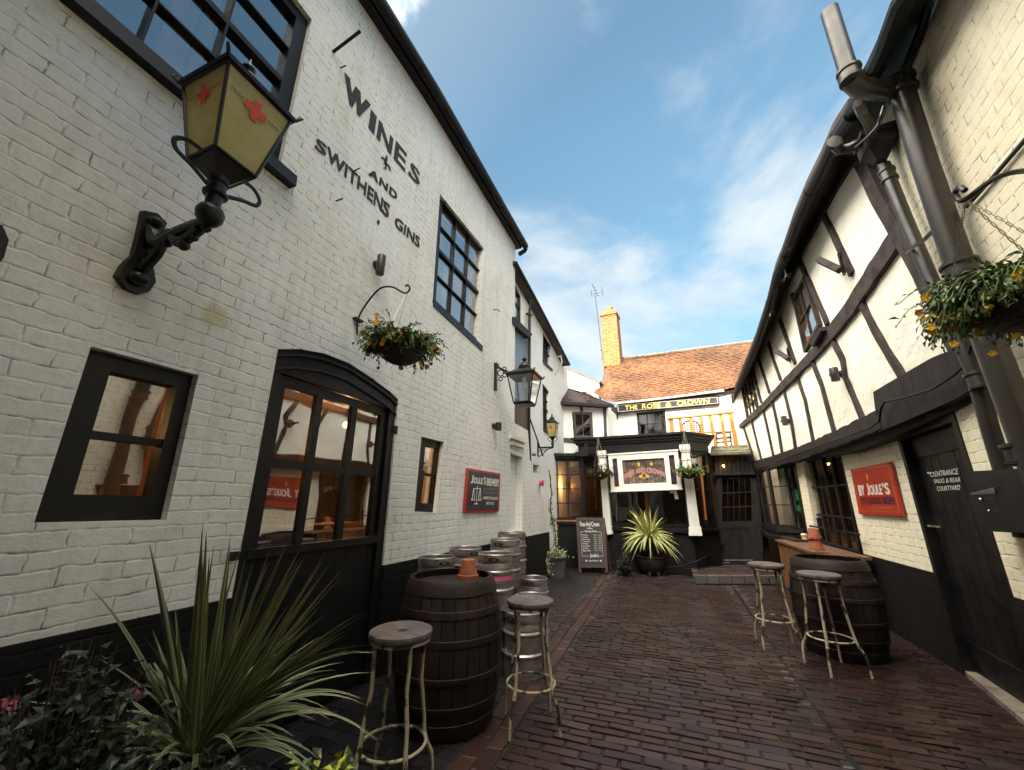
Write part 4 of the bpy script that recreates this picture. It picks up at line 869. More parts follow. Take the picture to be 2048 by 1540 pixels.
# projecting oriel by the far door
ow = thing('oriel_window', 'black leaded oriel window bulging from the right wall beside the far door', 'window', RG2.P(U2(9.6), .9, .1))
oc = [RG2.P(U2(11.0), 0, .01), RG2.P(U2(10.7), 0, .26), RG2.P(U2(9.55), 0, .26), RG2.P(U2(9.25), 0, .01)]
def lift(p, z): return V((p.x, p.y, z))
for i in range(3):
    a, b = oc[i], oc[i + 1]; n__ = V(((b - a).y, -(b - a).x, 0)).normalized()
    if n__.dot(RG2.n) < 0: n__ = -n__
    wquad(ow, [lift(a, 2.15), lift(b, 2.15), lift(b, 1.0), lift(a, 1.0)], n__, 3 if i == 1 else 1, [.33, .66], fw=.04, bw=.018, d=0, dep=.05, mf='black timber', mg='bay glass', name='casement')
g = G()
for z0, z1, e in ((.90, 1.0, .05), (.82, .90, .0), (.74, .82, -.06), (2.15, 2.32, .05)):
    cc_ = sum(oc, V((0, 0, 0))) / 4; P2 = [p + (p - cc_).normalized() * e for p in oc]; P2[0] -= RG2.n * .1; P2[3] -= RG2.n * .1
    g.prism([lift(p, z1) for p in P2], [lift(p, z0) for p in P2])
g.obj('sill_and_head', 'black timber', ow)
g = G(); beam(g, RG2, [(1505, 1050), (1535, 1072), (1590, 1085)], 8, .3, .1, .01); g.obj('bracket', 'black timber', ow)
# ------------------------------------------------------------------ far range: tiled roof, facade, chimney
FA = thing('tiled_roof_building', 'far white building with orange clay tiled roof closing the courtyard', 'building', (0, 12.3, 0))
g = G(); f0, f1 = FF.uz(1212, 900)[0], 2.6
wq = [(1273, 826), (1330, 820), (1334, 871), (1276, 873)]
plate(g, FF, [(f0, 0), (f1, 0), (f1, 4.45), (f0, 4.35)], [uzl(FF, wq)], 0, -.2); g.obj('wall', 'white render', FA, smooth=0)
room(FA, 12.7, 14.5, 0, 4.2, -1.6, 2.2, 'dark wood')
wf = window(FA, FF, wq, 3, [.5], fw=.06, bw=.025, d=.0, dep=.07, mf='grey timber', mg='upper glass', name='window')
g = G(); q = Q(FF, wq, -.12); q.bar(g, .05, .05, .95, .48, 0, -.01); q.bar(g, .35, .48, .5, .7, 0, -.01); q.bar(g, .62, .48, .85, .75, 0, -.01); g.obj('net_curtain', 'net blind', wf)
def tiles(name, mat, par, E0, E1, R0, R1, rows, cols, w0=None):   # eave left/right, ridge left/right
    g = G(); nrm = (E1 - E0).cross(R0 - E0).normalized()
    if nrm.z < 0: nrm = -nrm
    for r in range(rows):
        a0, a1 = r / rows, (r + 1.35) / rows
        sag = lambda t: nrm * (-.05 * math.sin(math.pi * t) + .02 * math.sin(t * 9 + r * .3))
        for c in range(-1, cols):
            t0 = (c + (.5 if r % 2 else 0)) / cols; t1 = t0 + .97 / cols
            t0, t1 = max(t0, 0), min(t1, 1)
            if t1 - t0 < .2 / cols: continue
            j = random.uniform(-.012, .012); lift_ = random.uniform(.012, .028)
            def pt(t, a, h): return E0.lerp(E1, t).lerp(R0.lerp(R1, t), min(a, 1.0)) + nrm * h + sag(t)
            A = [pt(t0, a0 + j / 3, lift_), pt(t1, a0 + j / 3, lift_ + random.uniform(-.004, .004)), pt(t1, a1, .0), pt(t0, a1, .0)]
            B = [p - nrm * .014 for p in A]
            g.add(A + B, [(0, 1, 2, 3), (4, 5, 1, 0), (0, 3, 7, 4), (1, 5, 6, 2)])
    return g.obj(name, mat, par, smooth=0)
E0, E1 = FF.px(1236, 806, .20), FF.px(1490, 773.5, .20); R0, R1 = FF.px(1209, 721, -2.4), FF.px(1535, 679, -2.4)
V0 = FF.px(1196, 768, -.9)
tiles('roof', 'roof tile', FA, E0, E1, R0, R1, 30, 58)
g = G(); nn_ = (E1 - E0).cross(R0 - E0).normalized(); nn_ = nn_ if nn_.z > 0 else -nn_
g.prism([E0 - nn_ * .07, E1 - nn_ * .07, R1 - nn_ * .07, R0 - nn_ * .07], [E0 - nn_ * .12, E1 - nn_ * .12, R1 - nn_ * .12, R0 - nn_ * .12]); g.obj('roof_deck', 'dark wood', FA)
# small left slope running down to the valley
E2 = FF.px(1198, 803, .22); tiles('valley_slope', 'roof tile', FA, FF.px(1186, 786, -.3), E0 + V((0, 0, -.02)), R0 + V((-.12, 0, -.9)), R0, 17, 9)
g = G()
for i in range(22):
    p, q_ = R0.lerp(R1, i / 22), R0.lerp(R1, (i + .96) / 22); g.tube([p + V((0, 0, -.02 + random.uniform(-.008, .008))), q_ + V((0, 0, -.02))], .085, 8, flat=.8)
g.obj('ridge_tiles', 'stone kerb', FA)
g = G(); g.tube([FF.px(1233, 807, .24), FF.px(1300, 800, .24), FF.px(1380, 790, .24), FF.px(1448, 781, .24)], .03, 8); g.obj('gutter', 'white paint', FA)
g = G(); ch = FF.px(1226, 716, -2.2); s_ = depth(ch) / F
cw = 33 * s_; top_z = FF.px(1226, 628, -2.2).z
fr_ = FF.u; c0 = ch + V((0, 0, -.4))
RotF = Matrix.Rotation(-R(5), 3, 'Z')
hgt = top_z - c0.z - .14; CH = G(); CH.box(c0 + V((0, 0, hgt / 2)), (cw, .6, hgt), RotF, .93)
cho = CH.obj('chimney', 'orange brick', FA, smooth=0, pl=FF)
g = G(); g.box(c0 + V((0, 0, hgt + .05)), (cw * 1.02, .66, .10), RotF); g.box(c0 + V((0, 0, hgt + .145)), (cw * .92, .6, .09), RotF, .9); g.obj('cap', 'orange brick', cho, smooth=0, pl=FF)
g = G(); g.lathe(c0 + V((.0, 0, hgt + .19)), [(.12, 0), (.11, .2), (.13, .21), (.13, .24), (.09, .24)], 14); g.obj('chimney_pot', 'gold pine', cho)
# sign board
sg = thing('pub_name_board', 'long black fascia board with gold THE ROSE & CROWN lettering under the tiled roof', 'sign', FF.px(1335, 815, .05))
g = G(); sgq = [(1233, 810), (1437, 793), (1439, 807), (1234, 825)]; q = Q(FF, sgq, .20); q.bar(g, 0, 0, 1, 1, 0, -.20); g.obj('board', 'black paint', sg)
g = G(); q.bar(g, .012, .07, .988, .10, .004, 0); q.bar(g, .012, .90, .988, .93, .004, 0); q.bar(g, .012, .1, .016, .9, .004, 0); q.bar(g, .984, .1, .988, .9, .004, 0); g.obj('border_line', 'white lettering', sg)
g = G(); zf4 = lambda x, y: (1100 + x / 5.12, 740 + y / 5.12)
for s, a, b, c, d in (('T', (768, 366), (812, 362), (812, 408), (768, 412)), ('HE', (818, 362), (893, 356), (895, 400), (820, 407)), ('R', (942, 350), (985, 345), (985, 392), (942, 397)), ('OSE', (990, 348), (1128, 336), (1130, 384), (990, 394)), ('&', (1184, 330), (1243, 325), (1243, 374), (1184, 378)), ('C', (1300, 318), (1348, 312), (1350, 364), (1300, 368)), ('ROWN', (1352, 314), (1630, 290), (1632, 340), (1354, 362))): put(s, a, b, c, d, .0, FF, .206, g, zf4, bold=(.022 / len(s), .025))
g.obj('lettering', 'gold lettering', sg, smooth=0)
g = G(); slab(g, FF, [(1222, 815), (1234, 814), (1233, 838), (1229, 843), (1225, 843), (1222, 836)], .2, .02); g.tube([FF.px(1229, 843, .1), FF.px(1232, 905, .1)], .04, 8); g.tube([FF.px(1229, 838, .1), FF.px(1229, 846, .1)], .06, 8); tag(g.obj('downpipe_hopper', 'cast iron'), 'black iron rainwater hopper and downpipe left of the pub name board', 'downpipe')
# round leaded light, dark window with blind
rw = thing('round_window', 'round leaded window in the white facade behind the wooden screen', 'window', FF.px(1382, 873, .01))
c = FF.px(1382, 858, .01); rr = 17 * depth(c) / F; MF = Matrix((FF.u, V((0, 0, 1)), FF.n)).transposed()
g = G(); g.lathe(c, [(rr, 0), (rr, .02), (.001, .02)], 28, MF, cap=False); g.obj('pane', 'dark wood', rw)
g = G()
for k in range(-3, 4):
    h = math.sqrt(max(0, 1 - (k / 4) ** 2)) * rr; d_ = rr * k / 4
    g.tube([c + FF.u * d_ + V((0, 0, h)) + FF.n * .03, c + FF.u * d_ - V((0, 0, h)) + FF.n * .03], .008, 5); g.tube([c + FF.u * h + V((0, 0, d_)) + FF.n * .03, c - FF.u * h + V((0, 0, d_)) + FF.n * .03], .008, 5)
g.obj('lead_bars', 'net blind', rw); g = G(); g.torus(c + FF.n * .02, rr, .025, 28, 6, M3=MF); g.obj('ring', 'grey timber', rw)
fwin = window(FA, FF, [(1431, 866), (1461, 862), (1464, 892), (1433, 896)], 1, [.33, .66], fw=.03, bw=.025, d=.06, dep=.05, mg=None, name='window', mf='black timber')
g = G(); slab(g, FF, [(1432, 867), (1460, 863), (1463, 892), (1434, 896)], .02, .0); g.obj('blind', 'net blind', fwin)
# wooden screen on the flat roof
SC = Pl(*(FF.P(1.0, 0, 1.3)[:2]), 95)
ws = thing('wooden_screen', 'golden softwood slatted screen standing on the flat roof below the tiles', 'fence', SC.px(1400, 900, 0))
for a, b, w_ in (((1341, 836), (1349, 905), 8), ((1460, 825), (1474, 893), 8)): g = G(); beam(g, SC, [a, b], w_, .04, -.04, .003); g.obj('post', 'gold pine', ws)
g = G(); beam(g, SC, [(1334, 837), (1400, 830), (1468, 823)], 3.5, .08, -.05, .002); g.obj('top_rail', 'gold pine', ws)
for a, b in (((1360, 838), (1368, 905)), ((1381, 836), (1390, 905)), ((1402, 834), (1411, 905)), ((1420, 832), (1432, 895)), ((1441, 828), (1453, 893))): g = G(); beam(g, SC, [a, b], 6.5, .02, -.01, .004); g.obj('slat', 'gold pine', ws)
g = G(); beam(g, SC, [(1345, 868), (1470, 862)], 3, -.012, -.04, .002); g.obj('back_rail', 'gold pine', ws)
# aerial
ae = thing('tv_aerial', 'thin television aerial mast beside the brick chimney', 'aerial', FF.px(1207, 728, -2.0))
g = G(); ap = lambda x, y, d=-2.0: FF.px(x, y, d); g.tube([ap(1207, 730), ap(1190, 588)], .016, 6); g.tube([ap(1201, 701), ap(1214, 700)], .012, 5); g.tube([ap(1203, 719), ap(1214, 718)], .012, 5); g.obj('mast', 'cast iron', ae)
g = G(); g.tube([ap(1185, 569, -1.6), ap(1196, 592, -2.3)], .01, 5)
for t in (0, .25, .5, .75, 1): p = ap(1185, 569, -1.6).lerp(ap(1196, 592, -2.3), t); g.tube([p - FF.u * .09, p + FF.u * .09], .006, 4)
g.tube([ap(1182, 580), ap(1184, 594)], .012, 5); g.tube([ap(1203, 574), ap(1206, 592)], .012, 5); g.tube([ap(1183, 588), ap(1205, 584)], .006, 5); g.obj('antenna', 'cast iron', ae)
# ------------------------------------------------------------------ timbered annex
AN = thing('timbered_annex', 'small black and white timbered upper storey with hipped dark tile roof', 'building', AX.px(1160, 905, 0))
g = G(); wn_ = [(1145, 823), (1184, 824), (1187, 876), (1148, 876)]
l0, l1 = AX.uz(1107, 850)[0], AX.uz(1216, 850)[0]
plate(g, AX, [(l0, 2.2), (l1, 2.2), (l1, 4.05), (l0, 4.15)], [uzl(AX, wn_)], 0, -.15); g.obj('plaster', 'white render', AN, smooth=0)
g = G(); p0, p1 = AX.P(l1, 0), AX.P(l1, 0) + V((.1, 1.6, 0)); g.hexa([lift(p0, 2.2), lift(p1, 2.2), lift(p1, 4.0), lift(p0, 4.0)], [lift(p0 + V((-.1, 0, 0)), 2.2), lift(p1 + V((-.1, 0, 0)), 2.2), lift(p1 + V((-.1, 0, 0)), 4.0), lift(p0 + V((-.1, 0, 0)), 4.0)]); g.obj('side_wall', 'white render', AN)
for nm, pts, w_ in (('post', [(1112, 806), (1118, 910)], 9), ('post', [(1209, 812), (1212, 880)], 6), ('wall_plate', [(1106, 806), (1216, 813)], 8), ('short_post', [(1163, 812), (1164, 824)], 7), ('middle_rail', [(1114, 879), (1214, 884)], 9), ('post', [(1146, 826), (1150, 880)], 3)):
    g = G(); beam(g, AX, pts, w_, .03, -.01, .006); g.obj(nm, 'far timber', AN)
window(AN, AX, wn_, 2, [.55], fw=.07, bw=.022, d=.03, dep=.07, mf='far timber', mg='window glass', sill=.08)
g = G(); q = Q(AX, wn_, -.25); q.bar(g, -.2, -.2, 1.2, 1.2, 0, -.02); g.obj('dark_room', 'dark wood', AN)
tiles('roof', 'roof tile dark', AN, AX.px(1104, 803, .22), AX.px(1229, 811, .22), AX.px(1130, 772, -.7), AX.px(1168, 783, -.7), 14, 20)
g = G(); aa = [AX.px(1104, 803, .22), AX.px(1229, 811, .22), AX.px(1168, 783, -.7), AX.px(1130, 772, -.7)]; g.prism([p - V((0, 0, .03)) for p in aa], [p - V((0, 0, .06)) for p in aa]); g.obj('roof_deck', 'dark wood', AN)
g = G(); beam(g, AX, [(1105, 804), (1229, 812)], 6, .25, .17, .004); g.obj('gutter', 'gutter black', AN)
# ------------------------------------------------------------------ pub bay front
PB = thing('pub_bay_front', 'black timber bay front with white pilasters and brick base at the end of the yard', 'shopfront', (-.7, 9.7, 0))
gp_ = lambda pl, x, z=0: lift(pl.px(x, 1000), z)
cA, cB, cC, cD = gp_(WG, 1166), gp_(BF, 1204), gp_(BF, 1378), None
cD = V((.82, 10.25, 0)); cE = V((.82, 11.6, 0)); cZ = V((cA.x, 11.6, 0))
print('bay', cA, cB, cC, cD, proj(lift(cD, 1.0)))
foot = [cA, cB, cC, cD, cE, cZ]; ctr = V((-.6, 10.8, 0))
def offs(P_, e):
    n = len(P_); out_ = []
    for i in range(n):
        a, b, c = P_[i - 1], P_[i], P_[(i + 1) % n]; d1, d2 = (b - a).normalized(), (c - b).normalized(); n1, n2 = V((d1.y, -d1.x, 0)), V((d2.y, -d2.x, 0)); m_ = (n1 + n2); m_ = m_ / max(.3, m_.length_squared / 2) ; out_.append(b + m_ * e * (.5 if True else 1) * 1.0 if False else b + (n1 + n2) / (1 + n1.dot(n2)) * e)
    return out_
zc = BF.px(1285, 868, .2).z; zc2 = BF.px(1285, 903, .05).z; zs_ = BF.px(1300, 1054, 0).z; print('z cornice', zc, zc2, zs_)
def ring(name, mat, z0, z1, e, P_=foot, par=PB, pl=None): g = G(); o_ = offs(P_, e); g.prism([lift(p, z1) for p in o_], [lift(p, z0) for p in o_]); return g.obj(name, mat, par, smooth=20, pl=pl)
hh = zc - zc2
ring('cornice', 'black paint', zc - .05, zc, .20); ring('cornice', 'black paint', zc - .12, zc - .05, .14); ring('cornice', 'black paint', zc - .17, zc - .12, .10); ring('frieze', 'black paint', zc2, zc - .17, .05)
ring('flat_roof', 'slate', zc - .04, zc + .01, .15)
ring('sill', 'black paint', zs_ - .09, zs_ - .02, .07); ring('base', 'black brick', -.02, zs_ - .09, .0, pl=BF); ring('base_step', 'black brick', -.02, .16, .05, pl=BF)
def face(a, b, z0, z1, cols, rows, fw=.06, name='window', mg='bay glass', bw=.03, d=0.0, mf='black paint', pn=None):
    n__ = V(((b - a).y, -(b - a).x, 0)).normalized(); return wquad(PB, [lift(a, z1), lift(b, z1), lift(b, z0), lift(a, z0)], n__, cols, rows, fw=fw, bw=bw, d=d, dep=.07, mf=mf, mg=mg, name=name)
face(cA, cB, zs_ - .02, zc2, 1, [.5], .05); face(cB, cC, zs_ - .02, zc2, [], [.47], .09); face(cC, cD, zs_ - .02, zc2, 1, [.5], .07)
# timber edging inside of the shop window (orange line)
g = G(); q = Q(BF, [(1232, 985), (1368, 980), (1370, 1053), (1232, 1052)], -.09); q.bar(g, 0, .955, 1, 1.0, 0, -.02); q.bar(g, 0, 0, .012, .95, 0, -.02); g.obj('window_bead', 'pine', PB)
g = G(); n_ = 16
for i in range(n_): q.bar(g, (i + .1) / n_, -.2, (i + .75) / n_, .95, -.35 - .05 * (i % 2), -.37 - .05 * (i % 2))
g.obj('curtain', 'curtain blue', PB)
g = G(); beam(g, BF, [(1292, 985), (1300, 1055)], 11, -.12, -.2, .003); g.obj('interior_post', 'gold pine', PB)
g = G()
for x in (1138, ): beam(g, WG, [(x - 3, 918), (x + 1, 1040)], 11, -.13, -.2, .003)
beam(g, WG, [(1097, 925), (1100, 1035)], 6, -.13, -.2, .003); beam(g, WG, [(1190, 950), (1193, 1020)], 4, -.3, -.36, .003); beam(g, BF, [(1400, 915), (1412, 1040)], 3.5, -.40, -.45, .003); g.obj('interior_post', 'pine', PB)
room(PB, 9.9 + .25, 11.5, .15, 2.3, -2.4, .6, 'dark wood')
# left glazed wing
wl, wr = lift(WG.px(1086, 1000), 0), cA
zw = WG.px(1120, 908, .1).z; zw2 = WG.px(1120, 918, 0).z; zws = WG.px(1130, 1040, 0).z; print('wing', zw, zw2, zws)
face(wl, wr, zws, zw2, [.2, .36, .66], [.25, .5, .75], .05, bw=.022)
gfoot = [wl, wr, wr + V((0, .9, 0)), wl + V((0, .9, 0))]
ring('wing_cornice', 'black paint', zw - .05, zw + .02, .10, gfoot); ring('wing_frieze', 'black paint', zw2, zw - .05, .05, gfoot); ring('wing_base', 'black brick', -.02, zws - .10, .0, gfoot, pl=WG); ring('wing_sill', 'pine', zws - .03, zws, .005, gfoot); ring('wing_sill', 'black paint', zws - .1, zws - .03, .04, gfoot)
g = G(); beam(g, WG, [(1086, 905), (1090, 1060)], 9, .04, -.05, .01); g.obj('corner_post', 'black timber', PB)
# upswept piece linking the two cornices
g = G(); sw = [(1150, 905), (1160, 902), (1167, 895), (1171, 884), (1176, 884), (1176, 912), (1150, 912)]; slab(g, WG, sw, .16, .0); g.obj('scroll_end', 'black paint', PB)
# pilasters
for (tl, tr, br_, bl) in (((1197, 905), (1210, 904), (1223, 1068), (1209, 1069)), ((1361, 893), (1377, 892), (1402, 1071), (1381, 1071))):
    q = Q(BF, [tl, tr, br_, bl], .10); g = G(); q.bar(g, 0, 0, 1, 1, 0, -.12)
    for a in (.2, .42, .64): q.bar(g, a, .1, a + .12, .93, .012, 0)
    po = g.obj('pilaster', 'white paint', PB)
    g = G(); q.bar(g, -.15, -.02, 1.15, .04, .04, -.1); q.bar(g, -.08, .04, 1.08, .065, .02, -.1); g.obj('capital', 'white paint', po); g = G(); q.bar(g, -.08, .14, 1.08, .16, .025, -.1); g.obj('neck_band', 'white paint', po)
    g = G(); q.bar(g, -.1, .91, 1.1, 1.0, .03, -.1); q.bar(g, -.14, .965, 1.14, 1.002, .045, -.1); g.obj('foot_block', 'white paint', po)
# stained glass sign
sgn = thing('stained_glass_sign', 'white framed leaded stained glass panel reading ROSE AND CROWN on the bay front', 'sign', BF.px(1290, 983, .1))
fq = [(1216, 909), (1355, 900), (1364, 978), (1222, 983)]; q = Q(BF, fq, .22); g = G()
e = (.205, .80)   # openings
q.bar(g, 0, 0, 1, .12, 0, -.08); q.bar(g, 0, .88, 1, 1, 0, -.08); q.bar(g, 0, .12, .055, .88, 0, -.08); q.bar(g, .945, .12, 1, .88, 0, -.08); q.bar(g, .13, .12, .20, .88, -.004, -.08); q.bar(g, .805, .12, .87, .88, -.004, -.08); q.bar(g, .20, .12, .805, .18, -.004, -.08); q.bar(g, .20, .82, .805, .88, -.004, -.08)
q.bar(g, -.01, -.015, 1.01, .02, .02, 0); q.bar(g, -.01, .98, 1.01, 1.015, .02, 0); g.obj('frame', 'white paint', sgn)
g = G()
for i in range(14):
    for j in range(8):
        a0, b0 = .2 + .605 * i / 14, .18 + .64 * j / 8; q.bar(g, a0 + .002, b0 + .003, a0 + .605 / 14 - .001, b0 + .08 - .002, -.045 + random.uniform(0, .002), -.055)
g.obj('leaded_glass', 'stain mix', sgn)
g = G()
for s0, s1 in ((.055, .13), (.87, .945)):
    for j in range(8):
        for i in range(2): a0 = s0 + (s1 - s0) * i / 2; q.bar(g, a0 + .001, .12 + .76 * j / 8 + .003, a0 + (s1 - s0) / 2 - .001, .12 + .76 * (j + 1) / 8 - .003, -.045, -.055)
    g.obj('side_glass', 'stain side', sgn); g = G()
g = G(); q.bar(g, .05, .11, .95, .89, -.056, -.06); g.obj('backing', 'lead dark', sgn)
g = G()
arc = lambda a, b: q(.215 + .575 * a, .40 + .15 * b + .15 * (2 * a - 1) ** 2 , -.036)
text(g, 'ROSE AND CROWN', arc, .0, 1.1, .12); g.obj('lettering', 'stain pink', sgn, smooth=0)
g = G(); cc1 = q(.5, .62, -.042); g.torus(cc1, .055, .013, 20, 5, M3=MF); 
for (a, b, r0) in ((.45, .64, .035), (.55, .64, .035), (.30, .60, .05), (.44, .30, .035), (.62, .32, .035), (.44, .34, .025)): g.lathe(q(a, b, -.043), [(r0, 0), (.001, .004)], 10, MF, cap=False)
g.obj('gold_motif', 'stain gold', sgn, smooth=0)
g = G()
for k in range(10):
    a = .26 + k * .055; g.torus(q(a, .72 + .04 * math.sin(k * 2), -.043), .04, .0035, 14, 4, M3=MF, arc=.7)
for k in range(9): a = .24 + k * .065; g.torus(q(a, .28 + .02 * math.sin(k), -.043), .035, .003, 14, 4, M3=MF, arc=.6)
g.obj('lead_scrolls', 'dull print', sgn)
g = G(); slab(g, BF, [(1340, 980), (1352, 980), (1357, 998), (1350, 998), (1347, 986), (1340, 986)], .05, 0); tag(g.obj('shelf_bracket', 'white paint'), 'small white bracket just under the right corner of the stained glass sign', 'bracket')
# ------------------------------------------------------------------ far door with lean-to
LD = thing('far_door_porch', 'dark boarded porch with part glazed door beneath a mossy lean-to roof', 'porch', DF.px(1475, 1130, 0))
dq = [(1437, 950), (1509, 947), (1515, 1130), (1437, 1130)]
g = G(); q = Q(DF, dq, -.03)
q.bar(g, -.06, 0, .10, 1, 0, -.1); q.bar(g, .90, 0, 1.15, 1, 0, -.1); q.bar(g, .1, 0, .9, .05, -.002, -.1); q.bar(g, .1, .53, .9, .60, -.01, -.08); q.bar(g, .1, .95, .9, 1, -.01, -.08); q.bar(g, .1, .60, .16, .95, -.012, -.08); q.bar(g, .84, .60, .9, .95, -.012, -.08); q.bar(g, .47, .60, .53, .95, -.012, -.08)
do = g.obj('door', 'black timber', LD)
g = G(); q.bar(g, .16, .6, .84, .95, -.035, -.06); g.obj('panel', 'black timber', do)
g = G()
for k in range(1, 5): q.bar(g, .1 + .16 * k - .008, .05, .1 + .16 * k + .008, .53, -.012, -.05)
for k in (1, 2): q.bar(g, .1, .05 + .16 * k - .006, .9, .05 + .16 * k + .006, -.008, -.05)
g.obj('glazing_bars', 'black timber', do)
g = G(); q.bar(g, .09, .04, .91, .54, -.035, -.04); g.obj('pane', 'bay glass', do)
g = G(); q.bar(g, .12, .97, .30, .975, .004, -.01); q.bar(g, .12, .945, .88, .952, .004, -.01); g.obj('threshold_trim', 'dull print', do)
boards('over_panel', 'black timber', DF, [(1428, 912), (1506, 912), (1508, 944), (1430, 946)], 9, .02, -.08, LD)
g = G(); beam(g, DF, [(1425, 948), (1512, 946)], 6, .08, -.06, .004); g.obj('lintel', 'black timber', LD)
rq = [DF.px(1421, 908, .30), DF.px(1501, 905, .30), DF.px(1496, 893, -.3), DF.px(1423, 895, -.3)]
g = G()
for k in range(4):
    a, b = k / 4, (k + 1) / 4 + .03; p = [rq[0].lerp(rq[3], a), rq[1].lerp(rq[2], a), rq[1].lerp(rq[2], b), rq[0].lerp(rq[3], b)]; up_ = V((0, 0, .02 + .015 * (k % 2))); g.hexa([x + up_ for x in p], [x - V((0, 0, .03)) for x in p])
g.obj('lean_to_roof', 'moss slab', LD)
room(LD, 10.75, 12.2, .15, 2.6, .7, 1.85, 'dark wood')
g = G(); beam(g, DF, [(1440, 990), (1443, 1000)], 5, -.3, -.32, 0); q.bar(g, .08, .10, .14, .22, -.2, -.22); g.obj('lit_poster', 'bulb_poster' if False else 'pine', LD)
r_ = ray(1447, 932); p_ = O + r_ * (10.36 / r_.y); g = G(); g.sph(p_, .022, 10); tag(g.obj('door_light', 'bulb warm'), 'tiny lit round light above the far door', 'lamp')
r_ = ray(1133, 962); pend(O + r_ * (9.95 / r_.y), 5, 'orange shaded lamp behind the glazed wing left of the bay', .03)
r_ = ray(1445, 968); pend(O + r_ * (11.2 / r_.y), 15, 'warm lamp inside the far door glass', .03)
r_ = ray(1660, 960); pend(V((3.0, 8.2, 1.95)), 22, 'warm lamp inside the room behind the bench window', .03)
# ------------------------------------------------------------------ pipes on the right
def pr(pl, x, y, d, w): p = pl.px(x, y, d); return p, w / 2 * depth(p) / F / 1.38
sp = thing('soil_pipe', 'thick black iron soil pipe with collars and tilted vent stub on the near right wall', 'pipe', RB.px(2048, 900, .12))
g = G(); path = [(1801, 172, 54), (1850, 330, 56), (1912, 510, 66), (1985, 700, 80), (2050, 870, 92), (2130, 1080, 100)]
P_ = [pr(RB, x, y, .12, w_) for x, y, w_ in path]; r0 = P_[1][1]; print('pipe r', [round(r, 3) for p, r in P_], [tuple(round(c, 2) for c in p) for p, r in P_])
top_, bot_ = P_[0][0], P_[3][0]
ax = RB.P(RB.u.dot(P_[2][0] - RB.p), 0, .12)
pts = [p for p, r in P_]; g.tube(pts, r0, 16); g.obj('pipe', 'pipe iron', sp)
def collar(g, c, t, r, k=1.0):
    t = t.normalized(); Mz = t.to_track_quat('Z', 'Y').to_matrix()
    g.lathe(c, [(r * 1.02, -.07 * k), (r * 1.28, -.065 * k), (r * 1.3, -.045 * k), (r * 1.14, -.04 * k), (r * 1.14, .02 * k), (r * 1.32, .03 * k), (r * 1.32, .05 * k), (r * 1.02, .055 * k)], 18, Mz)
g = G(); collar(g, RB.px(1922, 540, .12), pts[2] - pts[3], r0); g.obj('collar', 'pipe iron', sp); g = G(); collar(g, RB.px(2052, 905, .12), pts[3] - pts[4], r0); g.obj('collar', 'pipe iron', sp); g = G(); collar(g, pts[0], pts[0] - pts[1], r0, 1.1)
g.box(pts[0] - RB.u * -.0 + RB.u * .07, (.05, .05, .04)); g.obj('collar', 'pipe iron', sp)
g = G(); q0, q1, q2_, q3 = RB.px(1795, 178, .12), RB.px(1760, 182, .26), RB.px(1720, 176, .42), RB.px(1700, 158, .50)
g.tube([pts[0], q0, q1, q2_, q3, RB.px(1697, 145, .50)], r0 * .95, 14); g.obj('elbow', 'pipe iron', sp)
s0, s1 = RB.px(1696, 140, .50), RB.px(1659, 22, .50); rs_ = 15.5 * depth(s0) / F
g = G(); g.tube([s0, s1], [rs_, rs_], 16, cap=False); g.tube([s1, s0], [rs_ * .9, rs_ * .9], 16, cap=False); g.lathe(s1, [(rs_, 0), (rs_ * .9, 0)], 16, (s1 - s0).normalized().to_track_quat('Z', 'Y').to_matrix(), cap=False); g.obj('vent_stub', 'pipe iron', sp)
g = G(); collar(g, RB.px(1700, 150, .50), s1 - s0, rs_, .9); g.obj('collar', 'pipe iron', sp)
dp = thing('rainwater_downpipe', 'slimmer black downpipe running from a cast hopper down beside the corner post', 'downpipe', RB.px(2030, 1020, .10))
g = G(); pts2 = [RB.px(x, y, .10) for x, y in ((1768, 330), (1776, 350), (1812, 440), (1858, 550), (1905, 645), (1950, 745), (1978, 850), (2012, 960), (2048, 1075))]
r1 = 10.5 * depth(pts2[1]) / F; g.tube(pts2, r1, 12); g.obj('pipe', 'pipe iron', dp)
g = G(); collar(g, pts2[1], pts2[0] - pts2[2], r1); g.obj('collar', 'pipe iron', dp); g = G(); collar(g, RB.px(1956, 760, .10), pts2[4] - pts2[5], r1); g.obj('collar', 'pipe iron', dp)
g = G(); h0 = RB.px(1762, 318, .12); h1 = h0 + V((0, 0, .26)); Mz = Matrix.Rotation(R(45 - 5.75), 3, 'Z')
g.lathe(h0, [(.05, -.02), (.07, .0), (.12, .09), (.14, .10), (.145, .20), (.17, .21), (.17, .25), (.13, .25)], 4, Mz); g.obj('hopper', 'black timber', dp)
g = G(); g.tube([RB.px(1668, 288, .42), RB.px(1680, 300, .36), RB.px(1700, 296, .30), RB.px(1728, 280, .2), RB.px(1748, 272, .12)], .045, 10); g.lathe(RB.px(1668, 286, .42), [(.045, -.02), (.06, -.02), (.06, .02), (.045, .02)], 12, Matrix.Rotation(R(90), 3, 'X')); g.obj('swan_neck', 'pipe iron', dp)
g = G(); g.tube([RB.px(1716, 205, .40), RB.px(1724, 225, .34), RB.px(1736, 245, .26), RB.px(1745, 275, .18)], .035, 8); g.tube([RB.px(1768, 212, .2), RB.px(1757, 250, .26), RB.px(1738, 272, .30), RB.px(1712, 294, .34)], .012, 6); g.obj('waste_pipe', 'pipe iron', dp)
g = G(); g.tube([RB.px(1812, 505, .08), RB.px(1826, 494, .22), RB.px(1850, 478, .22), RB.px(1872, 455, .1)], .014, 6); g.obj('pipe_bracket', 'cast iron', dp)
